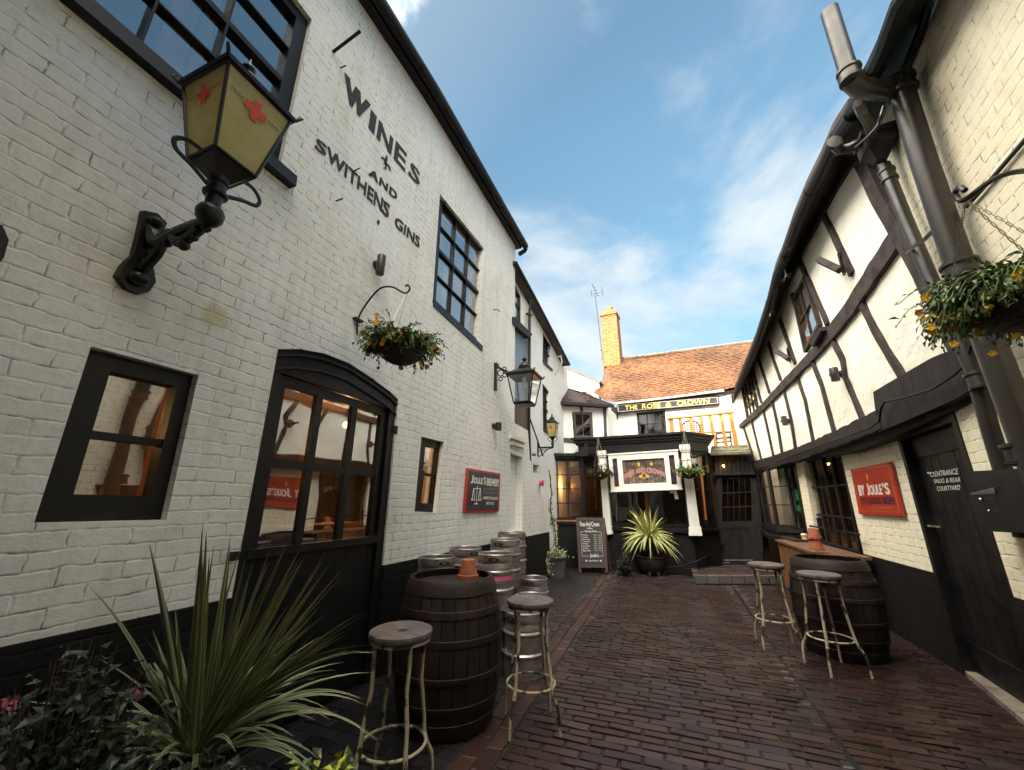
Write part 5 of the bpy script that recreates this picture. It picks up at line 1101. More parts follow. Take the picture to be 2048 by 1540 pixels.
g = G(); cb = [(1942, 690), (1938, 722), (1905, 752), (1865, 778), (1810, 795), (1770, 803), (1762, 815), (1758, 842), (1740, 856), (1705, 868), (1650, 888), (1600, 905), (1555, 925)]
g.tube([RT.px(x, y, .15) for x, y in cb], .011, 6); tag(g.obj('electric_cable', 'gutter black'), 'thin black cable looping along the dark beam above the red sign', 'cable')
# ------------------------------------------------------------------ signs
s1_ = thing('brewery_sign_red', "red enamel sign reading BY JOULE'S IT'S GOOD BEER! on the cream brick panel", 'sign', RG.px(1762, 1033, .02))
q = Q(RG, [(1701, 939), (1780, 923), (1807, 1033), (1718, 1028)], .035); g = G(); q.bar(g, 0, 0, 1, 1, 0, -.02); g.obj('plate', 'sign red', s1_)
def qt(g, q, s, a0, b0, a1, b1, off=.02, d=.002, sp_=1.0): text(g, s, lambda a, b: q(a0 + (a1 - a0) * a, b0 + (b1 - b0) * b, d), 0, sp_, .06 if off >= .03 else 0)
g = G(); qt(g, q, 'BY', .12, .37, .28, .60, .03); qt(g, q, 'J', .34, .35, .40, .60, .03); qt(g, q, 'OULE', .41, .39, .70, .60, .03); qt(g, q, "'S", .72, .37, .86, .60, .03); g.obj('lettering', 'cup white', s1_, smooth=0)
g = G(); qt(g, q, "IT'S GOOD BEER!", .14, .64, .90, .79, .03); g.obj('lettering', 'sign navy', s1_, smooth=0)
g = G(); qt(g, q, 'JOHN JOULE & SONS', .28, .84, .84, .87, .0); g.lathe(q(.42, .22, .003), [(.028, 0), (.0, .002)], 4, Matrix((RG1.u, V((0, 0, 1.8)), RG1.n)).transposed(), cap=False); q.bar(g, .05, .055, .95, .06, .002, 0); q.bar(g, .05, .92, .95, .925, .002, 0); q.bar(g, .05, .06, .055, .92, .002, 0); q.bar(g, .945, .06, .95, .92, .002, 0); g.obj('border_line', 'stain gold', s1_, smooth=0)
g = G()
for a, b in ((.035, .03), (.965, .03), (.965, .965)): q.bar(g, a - .02, b - .02, a + .02, b + .02, .003, 0)
g.obj('rust_patch', 'sign rust', s1_)
s2_ = thing('brewery_sign_navy', "navy sign with red border reading JOULE'S BREWERY beside white scales", 'sign', WL.px(965, 1025, .02))
q = Q(WL, [(935, 936), (1001, 947), (998, 1023), (928, 1025)], .03); g = G(); q.bar(g, 0, 0, 1, 1, 0, -.02); g.obj('border', 'sign red', s2_)
g = G(); q.bar(g, .05, .05, .95, .955, .003, 0); g.obj('plate', 'sign navy', s2_)
g = G(); qt(g, q, 'J', .10, .15, .17, .34, .03, .005); qt(g, q, 'OULE', .18, .19, .43, .34, .03, .005); qt(g, q, "'S", .45, .15, .52, .34, .03, .005); qt(g, q, 'BREWERY', .55, .17, .95, .36, .03, .005); qt(g, q, 'A PERFECTLY BALANCED', .46, .63, .93, .70, .03, .005); qt(g, q, 'PINT OF ALE.', .57, .76, .82, .83, .03, .005)
for pts_ in ([(.28, .38), (.28, .80)], [(.19, .46), (.37, .44)], [(.16, .72), (.19, .46), (.235, .72)], [(.335, .72), (.37, .44), (.41, .72)]):
    for a, b in zip(pts_, pts_[1:]): g.tube([q(*a, .006), q(*b, .006)], .004, 4)
q.bar(g, .15, .715, .24, .73, .008, 0); q.bar(g, .325, .715, .415, .73, .008, 0); q.bar(g, .23, .80, .33, .82, .008, 0); g.obj('lettering', 'cup white', s2_, smooth=0)
g = G(); qt(g, q, 'JOULES BREWERY LTD', .46, .42, .93, .48, .02, .005); qt(g, q, 'MARKET DRAYTON', .47, .51, .92, .57, .02, .005); q.bar(g, .06, .90, .40, .905, .005, 0); q.bar(g, .70, .90, .93, .905, .005, 0); g.obj('small_print', 'dull print', s2_, smooth=0)
# ------------------------------------------------------------------ chalk board
ab_c = gnd(1184, 1146)
ab = thing('chalk_a_board', 'tall wooden A-board chalked with opening times leaning left of the pub bay', 'sign', ab_c)
BO = Pl(ab_c.x, ab_c.y, 82)
cs_ = [BO.px(1152, 1035, -.10), BO.px(1209, 1036, -.10), BO.px(1216, 1146, .14), BO.px(1158, 1146, .14)]
q = QW(cs_, (cs_[1] - cs_[0]).cross(cs_[3] - cs_[0]).normalized()); q.n = q.n if q.n.y < 0 else -q.n
g = G(); q.bar(g, 0, 0, .08, 1, .01, -.02); q.bar(g, .92, 0, 1, 1, .01, -.02); q.bar(g, .08, 0, .92, .04, .008, -.02); q.bar(g, .08, .86, .92, .91, .008, -.02); g.obj('frame', 'board frame', ab)
g = G(); q.bar(g, .07, .03, .93, .88, 0, -.012); g.obj('board', 'chalkboard', ab)
q2 = QW([cs_[0] + V((0, .02, 0)), cs_[1] + V((0, .02, 0)), cs_[2] + V((0.02, .45, 0)), cs_[3] + V((-.02, .45, 0))], -q.n); g = G(); q2.bar(g, 0, 0, .08, 1, .01, -.015); q2.bar(g, .92, 0, 1, 1, .01, -.015); q2.bar(g, .08, 0.03, .92, .9, .002, -.01); g.obj('rear_leg_frame', 'board frame', ab)
g = G(); qt(g, q, 'Rose And Crown', .13, .075, .80, .165, .0, .003, .92); qt(g, q, 'Ludlow', .37, .18, .56, .215, 0, .003); qt(g, q, 'Opening Times', .28, .235, .70, .285, 0, .003)
for i, s in enumerate(('Monday', 'Tuesday', 'Wednesday', 'Thursday', 'Friday', 'Saturday', 'Sunday', 'Bank Hols')):
    b = .315 + i * .04; q_w = .2 if len(s) < 8 else .26; qt(g, q, s, .18, b, .18 + q_w, b + .028, 0, .003); qt(g, q, '11am - 11pm' if i != 6 else '12pm - 10.30', .58, b, .84, b + .022, 0, .003)
qt(g, q, "Joule's", .42, .66, .72, .745, .02, .003, .9); qt(g, q, 'Dogs Welcome', .36, .775, .70, .81, 0, .003)
for a in (.28, .78): g.lathe(q(a, .79, .003), [(.018, 0), (.0, .002)], 10, Matrix(((cs_[1] - cs_[0]).normalized(), V((0, 0, 1)), q.n)).transposed(), cap=False)
for a0, b0, a1, b1 in ((.14, .265, .26, .269), (.72, .265, .87, .269), (.14, .269, .145, .71), (.865, .269, .87, .70), (.145, .705, .40, .709), (.74, .705, .865, .709)): q.bar(g, a0, b0, a1, b1, .003, .0)
g.obj('chalk_writing', 'white lettering', ab, smooth=0)
# ------------------------------------------------------------------ copies
def dup(src, loc, rz=0, label=None, sc=1.0):
    o = src.copy(); col.objects.link(o); o.location = loc; o.rotation_euler = (0, 0, rz); o.scale = (sc, sc, sc)
    if label: o['label'] = label
    for c in src.children:
        k = c.copy(); col.objects.link(k); k.parent = o
        for d in c.children: e = d.copy(); col.objects.link(e); e.parent = k
    return o
# ------------------------------------------------------------------ stools
def make_stool(label):
    t = thing('bar_stool', label, 'stool', (0, 0, 0), 'round topped metal bar stools'); Hh = .76
    g = G(); g.lathe((0, 0, 0), [(.001, Hh - .008), (.045, Hh - .010), (.055, Hh - .002), (.10, Hh), (.150, Hh - .001), (.166, Hh - .008), (.170, Hh - .022), (.166, Hh - .036), (.155, Hh - .042), (.001, Hh - .042)], 36); g.obj('seat', 'old stool wood', t)
    g = G(); g.lathe((0, 0, 0), [(.158, Hh - .042), (.160, Hh - .056), (.12, Hh - .058), (.12, Hh - .042)], 30); g.obj('seat_rim', 'chipped paint', t)
    for k in range(4):
        a = R(45 + 90 * k); c, s = math.cos(a), math.sin(a); g = G()
        pr_ = [(.140, Hh - .05), (.130, .62), (.138, .50), (.155, .35), (.168, .26), (.190, .20), (.215, .15), (.222, .10), (.228, .0)]
        tw = [.0, .006, -.004, .005, 0, -.004, .0, .003, 0]
        g.tube([V((r * c - w_ * s * (1 if k % 2 else -1), r * s + w_ * c, z)) for (r, z), w_ in zip(pr_, tw)], [.011, .0105, .011, .0105, .011, .012, .0115, .010, .010], 10); g.obj('leg', 'chipped paint', t)
    g = G(); g.torus((0, 0, .245), .163, .008, 36, 8); g.obj('foot_ring', 'chipped paint', t)
    return t
s0_ = make_stool('nearest bar stool with square hole in its worn seat, left of the big barrel'); s0_.location = (-1.45, 2.06, 0); s0_.rotation_euler = (0, 0, R(12))
dup(s0_, (-1.03, 3.00, 0), R(28), 'bar stool with dished round seat standing in front of the steel kegs')
dup(s0_, (.87, 5.42, 0), R(2), 'bar stool farther from the right-hand barrel, nearer the slatted bench', 1.05)
dup(s0_, (1.21, 4.90, 0), R(20), 'bar stool touching the right-hand barrel with rusty flaking legs', 1.05)
g = G(); g.box(V((-1.43, 2.05, .7505)), (.045, .040, .006)); k_ = g.obj('seat_hole', 'gutter black'); k_.parent = s0_; k_.matrix_parent_inverse = (Matrix.Translation(s0_.location) @ Matrix.Rotation(R(12), 4, 'Z')).inverted()
# ------------------------------------------------------------------ barrels
def make_barrel(h, rt, rb, label, loc, rz=0):
    t = thing('wooden_barrel', label, 'barrel', (0, 0, 0), 'upright barrels used as tables')
    rad = lambda z: rt + (rb - rt) * math.sin(math.pi * min(1, max(0, z / h))) ** .8
    ns = 26; g = G()
    for k in range(ns):
        a0, a1 = 2 * math.pi * (k + .03) / ns, 2 * math.pi * (k + .97) / ns; dj = random.uniform(-.003, .003); zs2 = [0, .04, .2, .4, .6, .8, .96, 1]; vs = []
        for z in zs2:
            for aa, rr_ in ((a0, 0), ((a0 + a1) / 2, .002), (a1, 0), (a1, -.022), (a0, -.022)): vs.append(V(((rad(z * h) + dj + rr_) * math.cos(aa), (rad(z * h) + dj + rr_) * math.sin(aa), z * h)))
        m_ = 5; fs = [(i * m_ + k2, i * m_ + (k2 + 1) % m_, (i + 1) * m_ + (k2 + 1) % m_, (i + 1) * m_ + k2) for i in range(len(zs2) - 1) for k2 in range(m_)] + [(4, 3, 2, 1, 0), tuple(range(len(vs) - m_, len(vs)))]
        g.add(vs, fs)
    g.obj('staves', 'barrel wood', t, smooth=40)
    g = G(); g.lathe((0, 0, 0), [(rt - .02, h - .045), (.001, h - .043)], 32, cap=False)
    g.obj('head', 'barrel hoop', t)
    for z0, z1 in ((.90, 1.0), (.76, .81), (.585, .63), (.36, .40), (.17, .22), (0.02, .11)):
        g = G(); g.lathe((0, 0, 0), [(rad(z0 * h) + .001, z0 * h), (rad(z0 * h) + .006, z0 * h), (rad((z0 + z1) / 2 * h) + .0065, (z0 + z1) / 2 * h), (rad(z1 * h) + .006, z1 * h - .004), (rad(z1 * h) + .001, z1 * h)], 40, cap=False); g.obj('hoop', 'barrel hoop', t)
    t.location = loc; t.rotation_euler = (0, 0, rz); return t
b1 = make_barrel(.90, .300, .375, 'dark wooden barrel with one terracotta pot on top, in front of the kegs', (-1.60, 2.86, 0))
b2 = make_barrel(.88, .305, .385, 'dark wooden barrel with stacked terracotta pots, beside the slatted bench', (1.45, 5.45, 0), .4)
# ------------------------------------------------------------------ terracotta pots
def make_pot(label, loc, h=.15, rt=.075):
    t = thing('terracotta_pot', label, 'flower pot', loc, 'upturned terracotta pots'); g = G()
    g.lathe(loc, [(rt, 0), (rt, .028), (rt * .88, .032), (rt * .62, h), (rt * .55, h + .003), (rt * .18, h + .003), (rt * .18, h - .01)], 26, cap=False); g.obj('body', 'terracotta', t); return t
zt1 = .90 - .045
pc = O + ray(936, 1157) * ((zt1 - HC) / ray(936, 1157).z); make_pot('upturned terracotta pot standing on the left-hand barrel', V((pc.x, pc.y, zt1)), .135, .082)
zt2 = .88 - .043
pc = V((1.25, 5.08, zt2)); r_ = ray(1634, 1100); pc = O + r_ * ((zt2 - HC) / r_.z); pc = V((pc.x, pc.y, zt2)); print('pot', pc)
make_pot('lower upturned terracotta pot on the right-hand barrel', pc, .14, .088); make_pot('upper terracotta pot stacked on another pot', pc + V((0, 0, .142)), .13, .082)
# ------------------------------------------------------------------ kegs
def make_keg():
    t = thing('steel_keg', 'x', 'keg', (0, 0, 0), 'steel beer kegs'); g = G(); h = .50; r = .185
    prof = [(.150, .035), (.165, .012), (.172, .0), (.178, .0), (.181, .03), (.180, .06), (.183, .085), (.178, .14), (.178, .15), (.190, .165), (.190, .178), (.178, .19), (.178, .25), (.178, .315), (.190, .33), (.190, .343), (.178, .355), (.178, .385), (.168, .415), (.166, .425), (.178, .43), (.180, .47), (.178, .497), (.172, .503), (.167, .497), (.166, .43), (.150, .427), (.05, .44), (.048, .455), (.001, .457)]
    g.lathe((0, 0, 0), prof, 32); g.obj('body', 'keg steel', t)
    for k in range(2):
        g = G(); a = k * math.pi; pts_ = [V((.1805 * math.cos(a + s), .1805 * math.sin(a + s), z)) for s, z in ((-.3, .455), (-.2, .468), (0, .472), (.2, .468), (.3, .455), (.2, .446), (0, .444), (-.2, .446), (-.3, .455))]; g.tube(pts_, .004, 6); g.add(pts_[:-1], [tuple(range(8))]); g.obj('hand_hole', 'gutter black', t)
    g = G(); g.lathe((0, 0, 0), [(.022, .455), (.022, .468), (.001, .470)], 14); g.obj('valve', 'chrome', t)
    return t
kg = make_keg(); first = True
KL = [((-2.13, 5.42, 0), 1.0, 'bottom keg of the farthest stack by the blocked doorway'), ((-2.11, 5.38, .50), 1.06, 'top keg of the farthest stack, below the blocked doorway'),
      ((-1.93, 4.72, 0), 1.0, 'bottom keg of the second stack from the far end'), ((-1.92, 4.68, .50), 1.0, 'top keg of the second stack from the far end'),
      ((-2.10, 4.05, 0), .96, 'bottom keg hidden against the black plinth, middle stack'), ((-2.10, 4.02, .48), .96, 'top keg against the wall between the hand-hole keg and the pink-banded one'),
      ((-2.12, 3.48, 0), .94, 'bottom keg against the plinth directly behind the left barrel'), ((-2.08, 3.42, .47), .94, 'top keg with oval hand hole directly behind the left barrel'),
      ((-1.70, 3.78, 0), .96, 'bottom keg under the one with a pink band'), ((-1.66, 3.80, .48), .94, 'top keg with bright pink label band'),
      ((-1.36, 3.78, 0), .98, 'single front keg on the paving between barrel and stool'), ((-1.48, 4.35, 0), .98, 'single keg behind the stool at the paving edge'),
      ((-1.78, 5.35, 0), .98, 'low keg at the far end of the keg group')]
for i, (p, s, lb) in enumerate(KL):
    if i == 0: kg.location = p; kg['label'] = lb; kg.rotation_euler = (0, 0, .5)
    else: o = dup(kg, p, random.uniform(0, 3), lb, s)
    if 'pink label' in lb:
        g = G(); g.lathe(V(p), [(.1795 * s, .262 * s), (.1795 * s, .305 * s)], 32, cap=False); tag(g.obj('keg_label', 'label pink'), 'pink paper band wrapped around a steel keg', 'label')
# ------------------------------------------------------------------ bench, cup
bt = thing('slatted_bench', 'tall wooden plank counter with slatted side below the right-hand windows', 'bench', (1.95, 7.8, 0))
zb_ = .80; g = G()
for k in range(5):
    x0 = 1.68 + k * .105; g.hexa([(x0, 6.5, zb_), (x0 + .090, 6.5, zb_), (x0 + .090 - .02, 9.0, zb_), (x0 - .02, 9.0, zb_)], [(x0, 6.5, zb_ - .035), (x0 + .090, 6.5, zb_ - .035), (x0 + .070, 9.0, zb_ - .035), (x0 - .02, 9.0, zb_ - .035)])
g.obj('top', 'bench wood', bt)
g = G()
for k in range(20): y = 6.55 + k * .125; g.box((1.70, y, .40), (.025, .085, .76))
for z in (.12, .68): g.box((1.725, 7.75, z), (.03, 2.45, .07))
g.obj('side_slats', 'bench slat wood', bt)
g = G()
for k in range(5): g.box((1.74 + k * .1, 9.0, .40), (.085, .025, .76))
g.obj('end_slats', 'bench slat wood', bt)
zq = O + ray(1610, 1081) * ((.80 - HC) / ray(1610, 1081).z)
cp = thing('takeaway_cup', 'yellow and white takeaway cup left on the bench top', 'cup', zq)
g = G(); g.lathe(zq, [(.035, 0), (.045, .09), (.001, .09)], 18); g.obj('body', 'cup white', cp); g = G(); g.lathe(zq, [(.040, .045), (.0465, .095)], 18, cap=False); g.obj('sleeve', 'yellow cup', cp)
g = G(); g.lathe(zq, [(.049, .09), (.049, .10), (.043, .105), (.040, .118), (.001, .118)], 18); g.obj('lid', 'cup white', cp)
# ------------------------------------------------------------------ lanterns
def quadframe(g, c, zs3, hw, r):      # four leaning corner bars
    for i, j in ((-1, -1), (1, -1), (1, 1), (-1, 1)): g.tube([c + V((i * w_, j * w_, z)) for z, w_ in zip(zs3, hw)], r, 6)
def lantern(name, label, base, h, wt, wb, glass, mark=False, group=None, wall=None, finial=1.0, roofh=.55):
    t = thing(name, label, 'lamp', base, group); c = V(base); g = G()
    fr_w = wt * .05
    quadframe(g, c, (0, h), (wb, wt), fr_w)
    for z, w_ in ((0, wb), (h, wt)):
        p = [c + V((i * w_, j * w_, z)) for i, j in ((-1, -1), (1, -1), (1, 1), (-1, 1))]
        for a in range(4): g.tube([p[a], p[(a + 1) % 4]], fr_w * 1.1, 6)
    g.obj('frame', 'cast iron', t)
    g = G(); k = .985
    for i, j, i2, j2 in ((-1, -1, 1, -1), (1, -1, 1, 1), (1, 1, -1, 1), (-1, 1, -1, -1)):
        g.add([c + V((i * wb * k, j * wb * k, 0)), c + V((i2 * wb * k, j2 * wb * k, 0)), c + V((i2 * wt * k, j2 * wt * k, h)), c + V((i * wt * k, j * wt * k, h))], [(0, 1, 2, 3)])
    g.obj('glass', glass, t, smooth=0)
    g = G(); rz = R(45)
    g.lathe(c + V((0, 0, h)), [(wt * 1.414 * 1.10, 0), (wt * 1.414 * 1.12, .02 * wt / .15), (wt * .9, wt * roofh * .9), (wt * .55, wt * roofh * 1.25)], 4, ph=rz)
    zz_ = h + wt * roofh * 1.25
    g.lathe(c + V((0, 0, zz_)), [(wt * .50, -.01), (wt * .52, wt * .08), (wt * .42, wt * .14), (wt * .46, wt * .2), (wt * .30, wt * .45), (wt * .20, wt * .52), (wt * .10, wt * .60), (wt * .12, wt * .7), (wt * .2, wt * .8), (wt * .1, wt * .92), (wt * .05, wt * 1.0), (.002, wt * 1.25)], 18)
    g.obj('roof', 'cast iron', t)
    g = G()
    for i, j in ((-1, -1), (1, -1), (1, 1), (-1, 1)):
        p = c + V((i * wt * 1.10, j * wt * 1.10, h + .01)); g.tube([p, p + V((i * wt * .05, j * wt * .05, wt * .10)), p + V((i * wt * .12, j * wt * .12, wt * .17)), p + V((i * wt * .05, j * wt * .05, wt * .24))], [wt * .05, wt * .06, wt * .045, wt * .02], 6)
        g.obj('corner_ornament', 'cast iron', t); g = G()
    return t

def zon(p, y):          # height where the vertical through p crosses image row y
    lo, hi = -1, 12
    for _ in range(50):
        m_ = (lo + hi) / 2
        if proj((p.x, p.y, m_))[1] > y: lo = m_
        else: hi = m_
    return lo
def curve(ctrl, n=8):   # Catmull-Rom
    P_ = [V(p) for p in ctrl]; P_ = [P_[0] * 2 - P_[1]] + P_ + [P_[-1] * 2 - P_[-2]]; out_ = []
    for i in range(1, len(P_) - 2):
        a, b, c, d = P_[i - 1:i + 3]
        for k in range(n):
            t = k / n; out_.append(.5 * ((2 * b) + (c - a) * t + (2 * a - 5 * b + 4 * c - d) * t * t + (3 * b - a - 3 * c + d) * t ** 3))
    out_.append(P_[-2]); return out_
def redcross(par, c, w0, w1, h, faces, sz, zc_, words=True):
    g = G(); gw = G()
    for (ux, uy), (nx, ny) in faces:
        wz = w0 + (w1 - w0) * zc_; o_ = c + V((nx, ny, 0)) * (wz + .004) + V((0, 0, h * zc_)); u_ = V((ux, uy, 0)); sl = V((nx, ny, 0)) * ((w1 - w0) / h)
        f = lambda a, b: o_ + u_ * a + (V((0, 0, 1)) + sl) * b + V((nx, ny, 0)) * .001
        for hx, hz in ((sz, sz * .36), (sz * .36, sz)):
            g.add([f(-hx, -hz), f(hx, -hz), f(hx, hz), f(-hx, hz)], [(0, 1, 2, 3)])
            o_ = o_ + V((nx, ny, 0)) * .0006
        if words:
            for s_, a in (('TRADE', -1.8), ('MARK', 1.8)): text(gw, s_, lambda p, q_: f(a * sz + (p - .5) * sz * 1.2, (.5 - q_) * sz * .34 + .004), .0)
        g.obj('red_cross', 'cross red', par, smooth=0); g = G()
        if words: gw.obj('lettering', 'small print', par, smooth=0); gw = G()

FC = (((0, 1), (1, 0)), ((1, 0), (0, -1)))
# near lantern
L1 = V((-1.94, .95, 3.02))
t = lantern('wall_lantern', 'large yellow lantern with red crosses on a scrolled bracket under the upper left window', L1, .42, .17, .10, 'lamp yellow glass')
redcross(t, L1, .10, .17, .42, FC, .054, .72)
g = G(); za = lambda y: zon(L1, y)
z1_, z2_, z3_, z4_, z5_ = za(352), za(372), za(392), za(428), za(452)
print('lamp z', z1_, z2_, z3_, z4_, z5_)
g.lathe(L1, [(.10 * 1.42, 0), (.05, -.085), (.036, -.10)], 4, ph=R(45), cap=False)
g.lathe(V((L1.x, L1.y, 0)), [(.012, z5_ - .03), (.022, z5_ - .015), (.014, z5_), (.035, z5_ + .012), (.055, z5_ + .04), (.060, z4_ + .005), (.05, z4_ + .03), (.032, z4_ + .045), (.036, z3_ - .01), (.052, z3_), (.054, z3_ + .012), (.04, z3_ + .02), (.038, L1.z - .11), (.046, L1.z - .10), (.046, L1.z - .07)], 20)
g.obj('stem', 'cast iron', t)
for s in (-1, 1):
    g = G(); pts_ = curve([L1 + V((.0, s * .095, .01)), L1 + V((0, s * .16, .01)), L1 + V((0, s * .205, -.03)), L1 + V((0, s * .19, -.075)), L1 + V((0, s * .12, -.10)), L1 + V((0, s * .04, -.14))]); g.tube(pts_, .007, 7, flat=1.6); g.obj('scroll_handle', 'cast iron', t)
br = thing('lantern_bracket', 'heavy scrolled cast iron wall bracket carrying the large yellow lantern', 'bracket', WL.px(285, 505, 0))
g = G(); zP = WL.px(285, 505).z; u_ = .96
plp = [(-.06, .21), (0, .235), (.055, .21), (.05, .10), (.035, .02), (.05, -.06), (.085, -.14), (.07, -.20), (.03, -.235), (-.03, -.235), (-.08, -.19), (-.07, -.12), (-.045, -.05), (-.05, .08)]
g.prism([WL.P(u_ + a * .9, zP + b, .035) for a, b in plp], [WL.P(u_ + a, zP + b, .0) for a, b in plp]); g.sph(WL.P(u_, zP + .17, .05), .035, 12, .8); g.sph(WL.P(u_, zP - .17, .05), .045, 12, .8); g.obj('wall_plate', 'cast iron', br)
az_ = z5_ + .02
g = G(); g.tube(curve([WL.P(u_, zP + .14, .02), WL.P(u_, az_ + .0, .12), WL.P(u_, az_ + .02, .30), WL.P(u_, az_ + .02, .50)]), [.034] * 8 + [.03] * 17, 10)
g.tube(curve([WL.P(u_, zP - .13, .03), WL.P(u_, zP - .05, .14), WL.P(u_, zP + .06, .20), WL.P(u_, az_ - .05, .32), WL.P(u_, az_ - .01, .46)]), .026, 8)
g.sph(WL.P(u_, zP - .0, .215), .022, 10); g.sph(WL.P(u_, az_ - .075, .36), .028, 10); g.sph(WL.P(u_, az_ - .05, .43), .02, 8)
g.obj('arm', 'cast iron', br)
g = G()
for (d_, z_c, r_) in ((.10, .03, .045), (.19, .03, .036), (.27, .035, .028), (.07, -.05, .03), (.14, -.02, .025)): g.torus(WL.P(u_, zP + z_c, d_), r_, .010, 18, 6, M3=Matrix(((1, 0, 0), (0, 0, 1), (0, 1, 0))))
for (d_, z_c) in ((.14, .05), (.23, .02), (.07, .0), (.30, .04)): g.box(WL.P(u_, zP + z_c, d_), (.09, .014, .014), Matrix.Rotation(.7, 3, 'Y'))
g.obj('scrollwork', 'cast iron', br)
# clear lantern
L2 = V((-1.96, 5.5, 2.86)); t = lantern('wall_lantern', 'clear glass black lantern on an arm at the far end of the white wall', L2, .42, .205, .13, 'lamp glass', roofh=.5)
g = G(); g.lathe(L2, [(.14, -.03), (.155, -.02), (.14, .0), (.10, .0)], 4, ph=R(45)); g.lathe(L2 + V((0, 0, 0)), [(.17, -.035), (.185, -.02), (.175, -.005)], 4, ph=R(45)); g.obj('base_tray', 'cast iron', t)
g = G(); g.sph(L2 + V((0, 0, .29)), .045, 12, 1.2); g.lathe(L2 + V((0, 0, .33)), [(.03, 0), (.03, .09)], 12); g.obj('bulb', 'bulb clear', t)
br = thing('lantern_bracket', 'flat black wall bracket with quatrefoil scroll holding the clear lantern', 'bracket', WL.px(990, 750, 0))
g = G(); u_, zP = 5.52, WL.px(990, 750).z; BX(g, u_ - .035, u_ + .035, zP - .26, zP + .16, .03, .0); BX(g, u_ - .045, u_ + .045, zP + .12, zP + .19, .05, .0); g.obj('wall_plate', 'cast iron', br)
za_ = L2.z + .42 + .11; g = G(); g.tube([WL.P(u_, zP + .14, .02), WL.P(u_, za_, .25), WL.P(u_, za_ + .005, .50)], .018, 8)
for (d_, z_c, r_) in ((.10, .02, .05), (.16, .08, .035), (.17, -.02, .035), (.10, -.08, .03)): g.torus(WL.P(u_, zP + z_c, d_), r_, .009, 18, 6, M3=Matrix(((1, 0, 0), (0, 0, 1), (0, 1, 0))))
g.obj('arm', 'cast iron', br)
# small yellow lantern
L3 = V((-2.15, 7.7, 2.69)); t = lantern('wall_lantern', 'small yellow lantern with thin red cross on post bracket by the glazed wing', L3, .28, .10, .064, 'lamp yellow glass', roofh=.7)
redcross(t, L3, .064, .10, .28, FC, .034, .66, False)
g = G(); g.lathe(L3, [(.012, -.22), (.03, -.20), (.02, -.17), (.035, -.14), (.02, -.11), (.022, -.05), (.045, -.03), (.06, 0)], 12)
for s in (-1, 1): g.tube(curve([L3 + V((0, s * .06, .01)), L3 + V((0, s * .10, -.03)), L3 + V((0, s * .06, -.08)), L3 + V((0, s * .02, -.1))], 5), .006, 5); g.tube(curve([L3 + V((s * .06, 0, .01)), L3 + V((s * .10, 0, -.03)), L3 + V((s * .06, 0, -.08)), L3 + V((s * .02, 0, -.1))], 5), .006, 5)
g.obj('stem', 'cast iron', t)
br = thing('lantern_bracket', 'small openwork iron bracket under the little yellow lantern', 'bracket', V((-2.47, 7.7, 2.4)))
g = G(); g.tube([(-2.46, 7.7, 2.49), (-2.13, 7.7, 2.49)], .014, 6); g.tube([(-2.46, 7.7, 2.62), (-2.46, 7.7, 2.32)], .018, 6); g.tube(curve([(-2.46, 7.7, 2.30), (-2.36, 7.7, 2.36), (-2.25, 7.7, 2.45), (-2.15, 7.7, 2.47)], 5), .010, 6); g.obj('arm', 'cast iron', br)
g = G()
for x, z, r_ in ((-2.40, 2.43, .035), (-2.33, 2.45, .025), (-2.27, 2.465, .018), (-2.2, 2.47, .014)): g.torus((x, 7.7, z), r_, .006, 14, 5, M3=Matrix(((1, 0, 0), (0, 0, 1), (0, 1, 0))))
g.obj('scrollwork', 'cast iron', br)
g = G(); g.tube([WL.px(1060, 838, .12), WL.px(1086, 912, .12)], .014, 6); tag(g.obj('stay_rod', 'cast iron'), 'thin black diagonal stay rod between the two lanterns on the left', 'rod')
g = G(); p = WL.px(1068, 908, .08); g.tube([WL.px(1068, 908, 0), p], .02, 8); g.sph(p, .045, 10); tag(g.obj('bulkhead_fitting', 'keg steel'), 'small grey round wall fitting under the little yellow lantern', 'fitting')
g = G(); g.sph(WL.px(1083, 967, .05), .05, 10); 
for k in range(26):
    c = WL.px(1083, 967, .07) + V((random.uniform(-.04, .05), random.uniform(-.05, .05), random.uniform(-.06, .06))); g.box(c, (.022, .022, .005), Matrix.Rotation(random.uniform(0, 3), 3, V((random.random(), random.random(), 1)).normalized()))
tag(g.obj('red_flower_posy', 'petal red'), 'tiny red and pink flower bunch at the stepped end of the white wall', 'flowers')
# spotlights and small fittings
def spot(name, pl, c0, tl, br_, label, grp, axis=None, ln=.17, r=.038, mat='pipe iron', dd=.10):
    w0 = pl.px(*c0, 0); t = thing(name, label, 'spotlight', w0, grp); nv = pl.nn(w0)
    g = G(); g.tube([w0, w0 + nv * .02], .045, 16); g.tube([w0, w0 + nv * dd], .02, 10); g.obj('mount', 'cast iron', t)
    a, b = pl.px(*tl, dd), pl.px(*br_, dd); g = G(); rr = r; g.tube([a, a.lerp(b, .02), a.lerp(b, .98), b], [rr * .95, rr, rr, rr * .95], 16); d_ = (b - a).normalized(); g.tube([b - d_ * .002, b + d_ * .003], [rr * .8, rr * .78], 14); g.obj('housing', mat, t)
spot('wall_spotlight', WL, (752, 531), (764, 512), (759, 548), 'tubular brown spotlight under the painted wording on the left wall', 'tubular wall spotlights', mat='dark wood', r=.04)
spot('wall_spotlight', WL, (986, 852), (997, 846), (996, 860), 'short black spotlight above the navy sign', 'tubular wall spotlights', r=.05, mat='cast iron')
spot('wall_spotlight', RT, (1684, 748), (1666, 736), (1672, 762), 'tubular spotlight on a stud above the red sign', 'tubular wall spotlights', r=.045, dd=.13)
spot('wall_spotlight', RT, (1578, 842), (1567, 833), (1571, 850), 'small tubular spotlight on a thin stud farther along the right wall', 'tubular wall spotlights', r=.045, dd=.13)
